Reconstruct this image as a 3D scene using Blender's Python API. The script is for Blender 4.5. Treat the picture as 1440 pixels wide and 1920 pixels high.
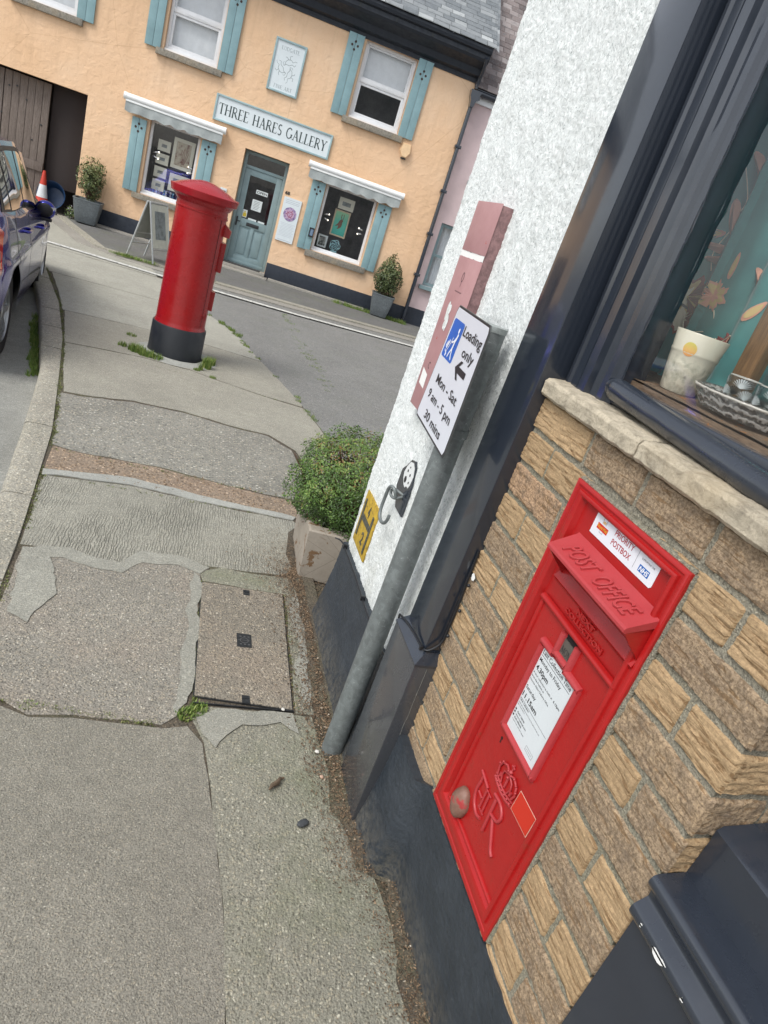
import bpy, math, random
from mathutils import Vector, Matrix, noise
random.seed(7)
R = math.radians
for o in list(bpy.data.objects): bpy.data.objects.remove(o, do_unlink=True)
scene = bpy.context.scene
# ---------------------------------------------------------------- camera
cam_d = bpy.data.cameras.new('camera'); cam = bpy.data.objects.new('camera', cam_d)
scene.collection.objects.link(cam); scene.camera = cam
CX = Vector((0.92722, -0.21710, 0.30520)); CR = None
_f = 1254.4
zd = Vector((-1020, 2930, _f)).normalized()
yv = Vector((-313, -646, _f)); yv = (yv - yv.dot(zd)*zd).normalized()
uv = -zd; xv = yv.cross(uv)
# camera axes (right, down, forward) written in world space
right = Vector((xv[0], yv[0], uv[0])); down = Vector((xv[1], yv[1], uv[1])); fwd = Vector((xv[2], yv[2], uv[2]))
m = Matrix((( right[0], -down[0], -fwd[0], 0), (right[1], -down[1], -fwd[1], 0), (right[2], -down[2], -fwd[2], 1.6), (0,0,0,1)))
cam.matrix_world = m
cam_d.sensor_fit = 'VERTICAL'; cam_d.sensor_height = 24; cam_d.sensor_width = 24
cam_d.lens = 24*_f/1920
cam_d.clip_start = 0.02; cam_d.clip_end = 3000
scene.render.resolution_x = 768; scene.render.resolution_y = 1024
# ---------------------------------------------------------------- world and sun (bright overcast)
w = bpy.data.worlds.new('World'); scene.world = w; w.use_nodes = True
nt = w.node_tree; bg = nt.nodes['Background']
sky = nt.nodes.new('ShaderNodeTexSky'); sky.sky_type = 'NISHITA'; sky.sun_disc = False
sky.sun_elevation = R(52); sky.sun_rotation = R(240); sky.air_density = 1.0; sky.dust_density = 1.5; sky.ozone_density = 1.0
hs = nt.nodes.new('ShaderNodeHueSaturation'); hs.inputs['Saturation'].default_value = 0.28
nt.links.new(sky.outputs[0], hs.inputs['Color']); nt.links.new(hs.outputs[0], bg.inputs['Color'])
bg.inputs['Strength'].default_value = 0.13
sd = bpy.data.lights.new('sun', 'SUN'); so = bpy.data.objects.new('sun', sd); scene.collection.objects.link(so)
sd.energy = 1.4; sd.angle = R(26); sd.color = (1.0, 0.97, 0.92)
az = R(240); el = R(52)   # sky rotation is measured clockwise from +Y
sdir = Vector((math.sin(az)*math.cos(el), math.cos(az)*math.cos(el), math.sin(el)))
so.rotation_euler = sdir.to_track_quat('Z', 'Y').to_euler()
scene.view_settings.view_transform = 'Standard'; scene.view_settings.look = 'None'
scene.view_settings.exposure = 0.82; scene.view_settings.gamma = 1

# ---------------------------------------------------------------- materials
def srgb(r, g, b):
    f = lambda c: (c/255/12.92) if c/255 <= 0.04045 else ((c/255+0.055)/1.055)**2.4
    return (f(r), f(g), f(b), 1)
def new_mat(name):
    m = bpy.data.materials.new(name); m.use_nodes = True
    nt = m.node_tree; b = nt.nodes['Principled BSDF']
    return m, nt, b
class NT:
    def __init__(s, nt):
        s.nt = nt; s.tc = nt.nodes.new('ShaderNodeTexCoord'); s.co = s.tc.outputs['Object']
    def n(s, t): return s.nt.nodes.new(t)
    def l(s, a, b): s.nt.links.new(a, b)
    def mapping(s, sc=(1,1,1), rot=(0,0,0), src=None):
        mp = s.n('ShaderNodeMapping'); mp.inputs['Scale'].default_value = sc; mp.inputs['Rotation'].default_value = rot
        s.l(src or s.co, mp.inputs[0]); return mp.outputs[0]
    def noise(s, scale, detail=4, rough=.6, dist=0, co=None):
        t = s.n('ShaderNodeTexNoise'); s.l(co or s.co, t.inputs['Vector'])
        t.inputs['Scale'].default_value = scale; t.inputs['Detail'].default_value = detail
        t.inputs['Roughness'].default_value = rough; t.inputs['Distortion'].default_value = dist
        return t.outputs['Fac']
    def voro(s, scale, out='Distance', feat='F1', co=None, rnd=1):
        t = s.n('ShaderNodeTexVoronoi'); t.feature = feat; s.l(co or s.co, t.inputs['Vector'])
        t.inputs['Scale'].default_value = scale; t.inputs['Randomness'].default_value = rnd
        return t.outputs[out]
    def vnoise(s, scale):
        t = s.n('ShaderNodeTexNoise'); s.l(s.co, t.inputs['Vector']); t.inputs['Scale'].default_value = scale; t.inputs['Detail'].default_value = 2; return t.outputs['Color']
    def wave(s, scale, dist=2, dscale=1, dirn='X', co=None, det=2):
        t = s.n('ShaderNodeTexWave'); t.bands_direction = dirn; s.l(co or s.co, t.inputs['Vector'])
        t.inputs['Scale'].default_value = scale; t.inputs['Distortion'].default_value = dist
        t.inputs['Detail'].default_value = det; t.inputs['Detail Scale'].default_value = dscale
        return t.outputs['Fac']
    def ramp(s, fac, stops, interp='LINEAR'):
        r = s.n('ShaderNodeValToRGB'); r.color_ramp.interpolation = interp
        e = r.color_ramp.elements
        while len(e) < len(stops): e.new(0.5)
        for i, (p, c) in enumerate(stops):
            e[i].position = p; e[i].color = c if len(c) == 4 else (*c, 1)
        s.l(fac, r.inputs[0]); return r.outputs[0]
    def g(s, fac, a, b, c0=0., c1=1.):
        mr = s.n('ShaderNodeMapRange'); mr.inputs[1].default_value = a; mr.inputs[2].default_value = b
        mr.inputs[3].default_value = c0; mr.inputs[4].default_value = c1; s.l(fac, mr.inputs[0]); return mr.outputs[0]
    def mix(s, fac, a, b, mode='MIX'):
        x = s.n('ShaderNodeMix'); x.data_type = 'RGBA'; x.blend_type = mode
        for v, i in ((fac, 0), (a, 6), (b, 7)):
            if hasattr(v, 'links'): s.l(v, x.inputs[i])
            else: x.inputs[i].default_value = v
        return x.outputs[2]
    def math(s, op, a, b=0.):
        x = s.n('ShaderNodeMath'); x.operation = op
        for v, i in ((a, 0), (b, 1)):
            if hasattr(v, 'links'): s.l(v, x.inputs[i])
            else: x.inputs[i].default_value = v
        return x.outputs[0]
    def bump(s, h, strength=.5, dist=.01, prev=None):
        x = s.n('ShaderNodeBump'); x.inputs['Strength'].default_value = strength; x.inputs['Distance'].default_value = dist
        s.l(h, x.inputs['Height'])
        if prev is not None: s.l(prev, x.inputs['Normal'])
        return x.outputs[0]
    def attr(s, name='tone'):
        a = s.n('ShaderNodeAttribute'); a.attribute_name = name; return a.outputs['Fac']
def finish(T, b, col, rough=.6, bump=None, metal=0., coat=0., spec=None):
    if hasattr(col, 'links'): T.l(col, b.inputs['Base Color'])
    else: b.inputs['Base Color'].default_value = col
    if hasattr(rough, 'links'): T.l(rough, b.inputs['Roughness'])
    else: b.inputs['Roughness'].default_value = rough
    b.inputs['Metallic'].default_value = metal; b.inputs['Coat Weight'].default_value = coat
    b.inputs['Coat Roughness'].default_value = .08
    if spec is not None: b.inputs['Specular IOR Level'].default_value = spec
    if bump is not None: T.l(bump, b.inputs['Normal'])
def lerp(c, k): return (min(1, c[0]*k), min(1, c[1]*k), min(1, c[2]*k), 1)
def m_plain(name, c, rough=.5, metal=0., var=.12, vs=12, bs=0., bscale=60, coat=0., spec=None):
    m, nt, b = new_mat(name); T = NT(nt)
    col = T.ramp(T.noise(vs, 5), [(.3, lerp(c, 1-var)), (.7, lerp(c, 1+var))])
    bp = T.bump(T.noise(bscale, 3), bs, .004) if bs else None
    finish(T, b, col, rough, bp, metal, coat, spec); return m
def m_flat(name, c, rough=.6):
    m, nt, b = new_mat(name); b.inputs['Base Color'].default_value = c; b.inputs['Roughness'].default_value = rough; return m
def m_paint(name, c, rough=.22, chips=None, orange=.15, streak=False, chipamt=.72, coat=0.):
    """brushed gloss paint: slight ripple, dust in the gloss, small chips"""
    m, nt, b = new_mat(name); T = NT(nt)
    col = T.ramp(T.noise(6, 6, .65), [(.25, lerp(c, .86)), (.75, lerp(c, 1.12))])
    if chips:
        ch = T.g(T.noise(38, 8, .72), chipamt, chipamt+.02)
        col = T.mix(ch, col, chips)
    if streak:
        h = T.noise(30, 4, .6, co=T.mapping((1, 1, .12)))
    else: h = T.noise(45, 4, .55)
    h2 = T.noise(9, 2)
    bp = T.bump(h, orange, .0015); bp = T.bump(h2, .10, .005, bp)
    rg = T.g(T.noise(14, 5), .3, .75, rough*.75, min(1, rough*1.7))
    finish(T, b, col, rg, bp, 0, coat, .5); return m
def m_concrete(name, c, agg=.5, aggs=190, rib=0., ribrot=0., moss=0., dark=.75, grain=1., pink=0.):
    """worn concrete: blotches, exposed aggregate in two sizes, sand grain, pits, pale specks"""
    m, nt, b = new_mat(name); T = NT(nt)
    big = T.noise(1.7, 7, .66); mid = T.noise(17, 7, .72); fine = T.noise(210, 3, .8)
    col = T.ramp(big, [(.28, lerp(c, dark)), (.5, c), (.72, lerp(c, 1.18))])
    col = T.mix(T.g(mid, .38, .66, 0, .5), col, lerp(c, .66))
    if pink: col = T.mix(T.g(T.noise(2.3, 5), .45, .65, 0, pink*.6), col, (c[0]*1.12, c[1]*.95, c[2]*.88, 1), 'MIX')
    jit = T.mix(.012, T.co, T.vnoise(60))
    v1 = T.voro(aggs*.8, 'Color', co=jit); sep = T.n('ShaderNodeSeparateColor'); T.l(v1, sep.inputs[0])
    stone = T.ramp(sep.outputs[0], [(0, lerp(c, .33)), (.2, lerp(c, .62)), (.45, lerp(c, .95)), (.7, (c[0]*1.35, c[1]*1.24, c[2]*1.1, 1)), (.9, (c[0]*1.6, c[1]*1.5, c[2]*1.35, 1)), (1, lerp(c, 2.5))])
    edge = T.g(T.voro(aggs*.8, co=jit), .25, .62, 1, 0)
    amask = T.math('MULTIPLY', T.math('MULTIPLY', edge, min(1, agg*1.1)), T.g(T.noise(6, 5, .7), .25, .55, .45, 1))
    col = T.mix(amask, col, stone)
    col = T.mix(T.g(fine, .36, .56, .75*grain, 0), col, lerp(c, .36))
    col = T.mix(T.g(fine, .60, .74, 0, .5*grain), col, (c[0]*1.75, c[1]*1.7, c[2]*1.55, 1))
    pits = T.g(T.noise(75, 3, .6), .27, .33, .6, 0); col = T.mix(pits, col, lerp(c, .35))
    if moss:
        mm = T.math('MULTIPLY', T.g(T.noise(2.1, 6, .7), .48, .66), T.g(fine, .35, .6, .3, 1))
        col = T.mix(T.math('MULTIPLY', mm, moss), col, (.14, .17, .075, 1))
    h = T.math('ADD', T.math('MULTIPLY', edge, .5*agg), T.math('MULTIPLY', fine, .6))
    bp = T.bump(h, 1., .004); bp = T.bump(mid, .5, .007, bp)
    if rib:
        wv = T.wave(24, 9, 2.2, 'X', co=T.mapping((1, .3, 1), (0, 0, ribrot)), det=4)
        rmask = T.g(T.noise(2.5, 4), .42, .6, .15, 1)
        bp = T.bump(T.math('MULTIPLY', wv, rmask), rib, .005, bp)
        col = T.mix(T.math('MULTIPLY', T.g(wv, 0, .3, .4*rib, 0), rmask), col, lerp(c, .5))
    finish(T, b, col, .9, bp, 0, 0, .25); return m
# ---------------------------------------------------------------- mesh helpers
COL = scene.collection
class MB:
    def __init__(s): s.v = []; s.f = []; s.t = []; s.mi = []
    def add(s, vs, fs, tone=.5, mi=0):
        o = len(s.v); s.v += [tuple(v) for v in vs]
        for f in fs: s.f.append(tuple(i+o for i in f)); s.t.append(tone); s.mi.append(mi)
    def box(s, x0, x1, y0, y1, z0, z1, tone=.5, mi=0, c=0.):
        if x0 > x1: x0, x1 = x1, x0
        if y0 > y1: y0, y1 = y1, y0
        if z0 > z1: z0, z1 = z1, z0
        if c <= 0:
            v = [(x, y, z) for x in (x0, x1) for y in (y0, y1) for z in (z0, z1)]
            s.add(v, [(0,1,3,2), (4,6,7,5), (0,4,5,1), (2,3,7,6), (0,2,6,4), (1,5,7,3)], tone, mi); return
        # chamfered box: hull of 24 points
        bm = __import__('bmesh').new(); g = __import__('bmesh').ops
        r = g.create_cube(bm, size=1)
        for v in bm.verts:
            v.co = Vector((x0 if v.co.x < 0 else x1, y0 if v.co.y < 0 else y1, z0 if v.co.z < 0 else z1))
        g.bevel(bm, geom=bm.edges[:], offset=c, segments=2, profile=.6, affect='EDGES')
        bm.verts.index_update()
        s.add([v.co[:] for v in bm.verts], [[v.index for v in f.verts] for f in bm.faces], tone, mi); bm.free()
    def prism(s, pts, axis, a, b, tone=.5, mi=0, caps=True):
        """pts 2D outline; axis 'x','y','z' extrude direction from a to b"""
        def P(p, h):
            return (h, p[0], p[1]) if axis == 'x' else (p[0], h, p[1]) if axis == 'y' else (p[0], p[1], h)
        n = len(pts); v = [P(p, a) for p in pts]+[P(p, b) for p in pts]
        f = [(i, (i+1) % n, n+(i+1) % n, n+i) for i in range(n)]
        if caps: f += [tuple(range(n))[::-1], tuple(range(n, 2*n))]
        s.add(v, f, tone, mi)
    def tube(s, path, r, n=8, tone=.5, mi=0, caps=True, closed=False):
        path = [Vector(p) for p in path]; m = len(path); rr = r if isinstance(r, (list, tuple)) else [r]*m
        vs = []; fs = []; prev = None
        for i, p in enumerate(path):
            if closed: t = (path[(i+1) % m]-path[i-1])
            else: t = path[min(i+1, m-1)]-path[max(i-1, 0)]
            t = t.normalized() if t.length > 1e-9 else Vector((0, 0, 1))
            if prev is None:
                a = t.orthogonal().normalized()
            else:
                a = prev-prev.dot(t)*t; a = a.normalized() if a.length > 1e-6 else t.orthogonal().normalized()
            prev = a; b = t.cross(a)
            for k in range(n):
                th = 2*math.pi*k/n; vs.append(p+(a*math.cos(th)+b*math.sin(th))*rr[i])
        for i in range(m if closed else m-1):
            j = (i+1) % m
            for k in range(n): fs.append((i*n+k, i*n+(k+1) % n, j*n+(k+1) % n, j*n+k))
        if caps and not closed: fs += [tuple(range(n))[::-1], tuple((m-1)*n+k for k in range(n))]
        s.add(vs, fs, tone, mi)
    def lathe(s, prof, c=(0,0), n=32, tone=.5, mi=0, a0=0, a1=2*math.pi, sq=None):
        """prof list of (r, z)"""
        full = abs(a1-a0-2*math.pi) < 1e-6; vs = []; fs = []; k = n if full else n+1
        for r, z in prof:
            for i in range(k):
                a = a0+(a1-a0)*i/n; q = 1
                if sq: q = 1/((abs(math.cos(a))**sq+abs(math.sin(a))**sq)**(1/sq))
                vs.append((c[0]+r*q*math.cos(a), c[1]+r*q*math.sin(a), z))
        for j in range(len(prof)-1):
            for i in range(n):
                i2 = (i+1) % k; fs.append((j*k+i, j*k+i2, (j+1)*k+i2, (j+1)*k+i))
        s.add(vs, fs, tone, mi)
    def grid(s, fn, nu, nv, tone=.5, mi=0, closed=False):
        vs = [fn(i/nu, j/nv) for j in range(nv+1) for i in range(nu+1)]
        fs = [(j*(nu+1)+i, j*(nu+1)+i+1, (j+1)*(nu+1)+i+1, (j+1)*(nu+1)+i) for j in range(nv) for i in range(nu)]
        s.add(vs, fs, tone, mi)
    def ball(s, c, r, n=8, tone=.5, mi=0):
        rx, ry, rz = r if isinstance(r, tuple) else (r, r, r)
        def fn(u, v):
            a = 2*math.pi*u; b = math.pi*(v-.5)
            return (c[0]+rx*math.cos(a)*math.cos(b), c[1]+ry*math.sin(a)*math.cos(b), c[2]+rz*math.sin(b))
        s.grid(fn, n*2, n, tone, mi)
    def merge(s, verts, faces, M=None, tone=.5, mi=0):
        s.add([(M @ Vector(v))[:] if M else v for v in verts], faces, tone, mi)
    def xf(s, M):
        s.v = [(M @ Vector(v))[:] for v in s.v]; return s
    def build(s, name, mats, parent=None, smooth=None, inv=None, props=None):
        me = bpy.data.meshes.new(name)
        vs = s.v
        if inv is not None: vs = [(inv @ Vector(v))[:] for v in vs]
        me.from_pydata(vs, [], s.f)
        if not isinstance(mats, (list, tuple)): mats = [mats]
        for mm in mats: me.materials.append(mm)
        me.polygons.foreach_set('material_index', s.mi)
        at = me.attributes.new('tone', 'FLOAT', 'FACE'); at.data.foreach_set('value', s.t)
        me.update()
        bm = __import__('bmesh').new(); bm.from_mesh(me)
        __import__('bmesh').ops.recalc_face_normals(bm, faces=bm.faces[:]) if s.recalc else None
        bm.to_mesh(me); bm.free()
        if smooth is not None:
            me.polygons.foreach_set('use_smooth', [True]*len(me.polygons))
            try: me.set_sharp_from_angle(angle=R(smooth))
            except Exception: pass
        o = bpy.data.objects.new(name, me); COL.objects.link(o)
        if parent: o.parent = parent
        return o
    recalc = True
def tag(o, label=None, cat=None, group=None, kind=None):
    if label: o['label'] = label
    if cat: o['category'] = cat
    if group: o['group'] = group
    if kind: o['kind'] = kind
    return o
def thing(name, label, cat, loc=(0,0,0), rz=0., group=None):
    o = bpy.data.objects.new(name, None); COL.objects.link(o); o.empty_display_size = .1
    o.location = loc; o.rotation_euler = (0, 0, rz); tag(o, label, cat, group)
    o['_'] = 0; del o['_']
    return o
def inv_of(loc, rz=0.): return (Matrix.Translation(loc) @ Matrix.Rotation(rz, 4, 'Z')).inverted()
_tc = {}
def text_faces(body, size=.1, align='LEFT', off=0., shear=0., spacing=1., ext=0., bev=0., res=3):
    c = bpy.data.curves.new('lettering', 'FONT'); c.body = body; c.size = size; c.align_x = align
    c.offset = off; c.shear = shear; c.space_character = spacing; c.extrude = ext; c.bevel_depth = bev; c.resolution_u = res
    o = bpy.data.objects.new('lettering', c); COL.objects.link(o)
    bpy.context.view_layer.update()
    me = o.to_mesh(); v = [x.co[:] for x in me.vertices]; f = [tuple(p.vertices) for p in me.polygons]
    o.to_mesh_clear(); bpy.data.objects.remove(o, do_unlink=True); bpy.data.curves.remove(c)
    return v, f
def text_box(mb, body, x, y, w, h, M, ext=0., off=0., shear=0., bev=0., tone=.5, mi=0, z=0., res=3):
    """fit a line of text into the box x..x+w, baseline y, cap height h, in the plane of M"""
    v, f = text_faces(body, 1., off=off, shear=shear, ext=0, res=res)
    if not v: return
    x0 = min(p[0] for p in v); x1 = max(p[0] for p in v)
    cap = .72
    sx = w/(x1-x0); sy = h/cap
    if ext or bev:
        v, f = text_faces(body, 1., off=off, shear=shear, ext=max(ext/sy, 1e-5), bev=bev/sy, res=res)
    mb.add([(M @ Vector((x+(p[0]-x0)*sx, y+p[1]*sy, z+p[2]*sy)))[:] for p in v], f, tone, mi)
# a small serif alphabet drawn with strokes: cell is 1 high; each stroke (x0,y0,x1,y1,width)
TH, TN = .13, .055
def _arc(cx, cy, rx, ry, a0, a1, n=9): return [(cx+rx*math.cos(R(a0+(a1-a0)*i/n)), cy+ry*math.sin(R(a0+(a1-a0)*i/n))) for i in range(n+1)]
SER = {
 'T': (.72, [([(.36, 0), (.36, 1)], TH), ([(.03, .97), (.69, .97)], TN), ([(.03, .97), (.03, .8)], TN), ([(.69, .97), (.69, .8)], TN)], [(.36, 0)]),
 'H': (.82, [([(.14, 0), (.14, 1)], TH), ([(.68, 0), (.68, 1)], TH), ([(.14, .52), (.68, .52)], TN)], [(.14, 0), (.14, 1), (.68, 0), (.68, 1)]),
 'R': (.74, [([(.14, 0), (.14, 1)], TH), ([(.14, .97)]+_arc(.34, .74, .2, .23, 90, -90)+[(.14, .51)], .08), ([(.34, .51), (.7, .0)], TH)], [(.14, 0), (.14, 1)]),
 'E': (.64, [([(.14, 0), (.14, 1)], TH), ([(.14, .97), (.56, .97), (.56, .82)], TN), ([(.14, .52), (.46, .52)], TN), ([(.14, .03), (.59, .03), (.6, .2)], TN)], [(.14, 0), (.14, 1)]),
 'A': (.8, [([(.12, 0), (.4, 1)], TN), ([(.38, 1), (.7, 0)], TH), ([(.22, .34), (.58, .34)], TN)], [(.12, 0), (.7, 0)]),
 'S': (.58, [(_arc(.29, .74, .19, .23, 40, 270, 12)+_arc(.29, .26, .2, .24, 90, -140, 12), .1)], []),
 'G': (.82, [(_arc(.42, .5, .34, .48, 45, 330, 18), .1), ([(.72, .1), (.72, .42)], TH)], [(.72, .42)]),
 'L': (.62, [([(.14, 0), (.14, 1)], TH), ([(.14, .03), (.57, .03), (.58, .22)], TN)], [(.14, 0), (.14, 1)]),
 'Y': (.76, [([(.38, 0), (.38, .48)], TH), ([(.38, .48), (.1, 1)], TH), ([(.38, .48), (.68, 1)], TN)], [(.38, 0), (.1, 1), (.68, 1)]),
 'U': (.8, [([(.14, 1), (.14, .3)]+_arc(.4, .3, .26, .28, 180, 360)+[(.66, 1)], .08)], [(.14, 1), (.66, 1)]),
 'D': (.82, [([(.14, 0), (.14, 1)], TH), ([(.14, .97)]+_arc(.36, .5, .36, .47, 90, -90, 12)+[(.14, .03)], .08)], [(.14, 0), (.14, 1)]),
 'F': (.62, [([(.14, 0), (.14, 1)], TH), ([(.14, .97), (.57, .97), (.57, .82)], TN), ([(.14, .52), (.46, .52)], TN)], [(.14, 0), (.14, 1)]),
 'I': (.28, [([(.14, 0), (.14, 1)], TH)], [(.14, 0), (.14, 1)]),
 'N': (.84, [([(.14, 0), (.14, 1)], TN), ([(.14, 1), (.68, 0)], TH), ([(.68, 0), (.68, 1)], TN)], [(.14, 0), (.14, 1), (.68, 1)]),
 'O': (.84, [(_arc(.42, .5, .34, .48, 0, 360, 22), .09)], []),
 'P': (.68, [([(.14, 0), (.14, 1)], TH), ([(.14, .97)]+_arc(.36, .72, .2, .25, 90, -90)+[(.14, .47)], .08)], [(.14, 0), (.14, 1)]),
 'M': (.96, [([(.12, 0), (.14, 1)], TN), ([(.14, 1), (.48, .1)], TH), ([(.48, .1), (.8, 1)], TN), ([(.8, 1), (.84, 0)], TH)], [(.12, 0), (.84, 0)]),
 ' ': (.42, [], [])}
def stroke(mb, pts, wd, M, z=0., tone=.5, mi=0, th=0.):
    """flat (or th thick) ribbon along pts in the plane of M"""
    pts = [Vector((p[0], p[1])) for p in pts]; n = len(pts); L = []; Rr = []
    for i, p in enumerate(pts):
        t = pts[min(i+1, n-1)]-pts[max(i-1, 0)]
        t = t.normalized() if t.length else Vector((1, 0)); nn = Vector((-t.y, t.x))*wd*.5
        L.append(p+nn); Rr.append(p-nn)
    if th <= 0:
        v = [(M @ Vector((q.x, q.y, z)))[:] for q in L+Rr]
        mb.add(v, [(i, i+1, n+i+1, n+i) for i in range(n-1)], tone, mi)
    else:
        mid = [(M @ Vector((q.x, q.y, z+th)))[:] for q in pts]
        v = [(M @ Vector((q.x, q.y, z)))[:] for q in L+Rr]+mid
        f = [(i, i+1, 2*n+i+1, 2*n+i) for i in range(n-1)]+[(2*n+i, 2*n+i+1, n+i+1, n+i) for i in range(n-1)]
        f += [(0, 2*n, n), (n-1, 2*n-1, 3*n-1)]
        mb.add(v, f, tone, mi)
def serif(mb, body, x, y, w, h, M, z=0., wt=1., mi=0):
    tot = sum(SER[c][0] for c in body)+.06*(len(body)-1); sx = w/tot; cx = x; k = 0
    for c in body:
        wd, strokes, feet = SER[c]
        for pts, t in strokes:
            k += 1
            stroke(mb, [(cx+p[0]*sx, y+p[1]*h) for p in pts], t*wt*h*.95, M, z+k*1.5e-5, mi=mi)
        for fx, fy in feet:
            k += 1
            stroke(mb, [(cx+(fx-.12)*sx, y+(fy*.94+.03)*h), (cx+(fx+.12)*sx, y+(fy*.94+.03)*h)], TN*wt*h, M, z+k*1.5e-5, mi=mi)
        cx += (wd+.06)*sx
def plane_M(o, ex, ey):
    ex = Vector(ex).normalized(); ey = Vector(ey).normalized(); ez = ex.cross(ey)
    return Matrix(((ex[0], ey[0], ez[0], o[0]), (ex[1], ey[1], ez[1], o[1]), (ex[2], ey[2], ez[2], o[2]), (0, 0, 0, 1)))
def wall_holes(mb, x0, x1, z0, z1, yf, yb, holes, tone=.5, step=1e9):
    """front face at y=yf with rectangular holes and reveals back to yb"""
    xs = sorted({x0, x1}|{h[0] for h in holes}|{h[1] for h in holes}); zs = sorted({z0, z1}|{h[2] for h in holes}|{h[3] for h in holes})
    def inh(x, z): return any(h[0] < x < h[1] and h[2] < z < h[3] for h in holes)
    for i in range(len(xs)-1):
        for j in range(len(zs)-1):
            a, b, c, d = xs[i], xs[i+1], zs[j], zs[j+1]
            if not inh((a+b)/2, (c+d)/2): mb.add([(a, yf, c), (b, yf, c), (b, yf, d), (a, yf, d)], [(0, 1, 2, 3)], tone)
    for a, b, c, d in holes:
        mb.add([(a, yf, c), (b, yf, c), (b, yb, c), (a, yb, c)], [(0, 1, 2, 3)], tone)
        mb.add([(a, yf, d), (b, yf, d), (b, yb, d), (a, yb, d)], [(0, 1, 2, 3)], tone)
        mb.add([(a, yf, c), (a, yf, d), (a, yb, d), (a, yb, c)], [(0, 1, 2, 3)], tone)
        mb.add([(b, yf, c), (b, yf, d), (b, yb, d), (b, yb, c)], [(0, 1, 2, 3)], tone)
    mb.add([(x0, yf, z1), (x1, yf, z1), (x1, yb, z1), (x0, yb, z1)], [(0, 1, 2, 3)], tone)
    for x in (x0, x1): mb.add([(x, yf, z0), (x, yf, z1), (x, yb, z1), (x, yb, z0)], [(0, 1, 2, 3)], tone)
def frame(mb, x0, x1, z0, z1, y0, y1, wd, tone=.5, mi=0, c=0.):
    mb.box(x0, x0+wd, y0, y1, z0, z1, tone, mi, c); mb.box(x1-wd, x1, y0, y1, z0, z1, tone, mi, c)
    mb.box(x0+wd, x1-wd, y0+.0005, y1-.0005, z0, z0+wd, tone, mi, c); mb.box(x0+wd, x1-wd, y0+.0005, y1-.0005, z1-wd, z1, tone, mi, c)
def fbm(x, y, z, s, o=4): return noise.fractal(Vector((x*s, y*s, z*s)), 1., 2., o)
# ================================================================ GROUND
M_road = m_concrete('asphalt', (.255, .255, .245, 1), agg=.85, aggs=150, moss=.1, dark=.8, grain=.8)
M_roadL = m_concrete('road_concrete', (.34, .34, .31, 1), agg=.35, aggs=220, dark=.75)
M_dirt = m_concrete('dirt', (.13, .11, .085, 1), agg=.9, aggs=160, moss=.35, dark=.55)
M_kerb = m_concrete('kerb_granite', (.40, .38, .32, 1), agg=.8, aggs=120, moss=.08, dark=.75)
MS = {
 'front': m_concrete('slab_worn', (.295, .28, .235, 1), agg=.55, aggs=260, dark=.85, grain=.85),
 'green': m_concrete('slab_mossy', (.33, .32, .26, 1), agg=.7, aggs=170, rib=.35, ribrot=1.2, moss=.45, dark=.82, grain=1.),
 'pebble': m_concrete('slab_pebble', (.33, .31, .265, 1), agg=1., aggs=165, pink=.7, dark=.82),
 'cover': m_concrete('cover_pebble', (.30, .27, .22, 1), agg=1., aggs=145, pink=.8, dark=.7),
 'rib': m_concrete('slab_ribbed', (.37, .36, .305, 1), agg=.45, aggs=200, rib=.9, ribrot=.12, dark=.82),
 'smear': m_concrete('cement_smear', (.37, .365, .315, 1), agg=.3, aggs=170, dark=.8, grain=.9),
 'cement': m_concrete('cement_band', (.40, .405, .37, 1), agg=.25, aggs=200, dark=.85, grain=.6),
 'brown': m_concrete('exposed_stone', (.33, .26, .195, 1), agg=1., aggs=85, dark=.7, pink=.5),
 'rough': m_concrete('slab_rough', (.32, .31, .27, 1), agg=1., aggs=85, dark=.55, grain=1.),
 'smooth': m_concrete('slab_smooth', (.40, .385, .325, 1), agg=.6, aggs=230, rib=.35, ribrot=.5, dark=.78, grain=.9),
 'pale': m_concrete('slab_pale', (.44, .43, .37, 1), agg=.5, aggs=200, rib=.25, ribrot=1.4, dark=.78, grain=.9),
}
KI = [(-.36, -1.2), (-.38, .9), (-.42, 1.7), (-.44, 2.27), (-.46, 2.62), (-.48, 2.86), (-.53, 3.39), (-.58, 3.93), (-.70, 4.71), (-.76, 5.1), (-.90, 5.96), (-1.16, 7.18), (-1.61, 8.8), (-1.95, 9.6)]
KO = [(-.60, -1.2), (-.61, .9), (-.62, 1.7), (-.63, 2.27), (-.64, 2.7), (-.65, 3.09), (-.70, 3.5), (-.74, 3.87), (-.84, 4.66), (-.90, 5.1), (-1.08, 5.96), (-1.33, 7.1), (-1.80, 8.8), (-2.15, 9.6)]
AE = [(1.4, 2.6), (1.3, 4.2), (1.17, 5.21), (1.06, 5.78), (.88, 6.54), (.74, 7.09), (.54, 7.99), (.23, 8.66), (.0, 9.3), (-.15, 9.9), (-.28, 10.4)]
def xat(L, y):
    if y <= L[0][1]: return L[0][0]
    for (a, b), (c, d) in zip(L, L[1:]):
        if y <= d: return a+(c-a)*(y-b)/(d-b)
    return L[-1][0]
def road_h(x, y):
    base = -.010
    if y > 14.5: return base
    xo = xat(KO, y)
    if y < 9.8:
        drop = .135*max(0, min(1, (9.6-y)/3.2))
        if x < xo+.09: return -.02-drop
        if x < (xat(AE, y)-.3 if y > 5 else 1.2) : return -.05
    return base
mb = MB(); nx, ny = 150, 160
X0, X1, Y0, Y1 = -9., 9., -4., 15.
xs = []
def gfn(u, v):
    x = X0+(X1-X0)*u; y = Y0+(Y1-Y0)*v
    return (x, y, road_h(x, y)+.003*fbm(x, y, 0, .6))
nx, ny = 180, 190
for j in range(ny):
    for i in range(nx): pass
mb.grid(gfn, nx, ny)
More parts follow.
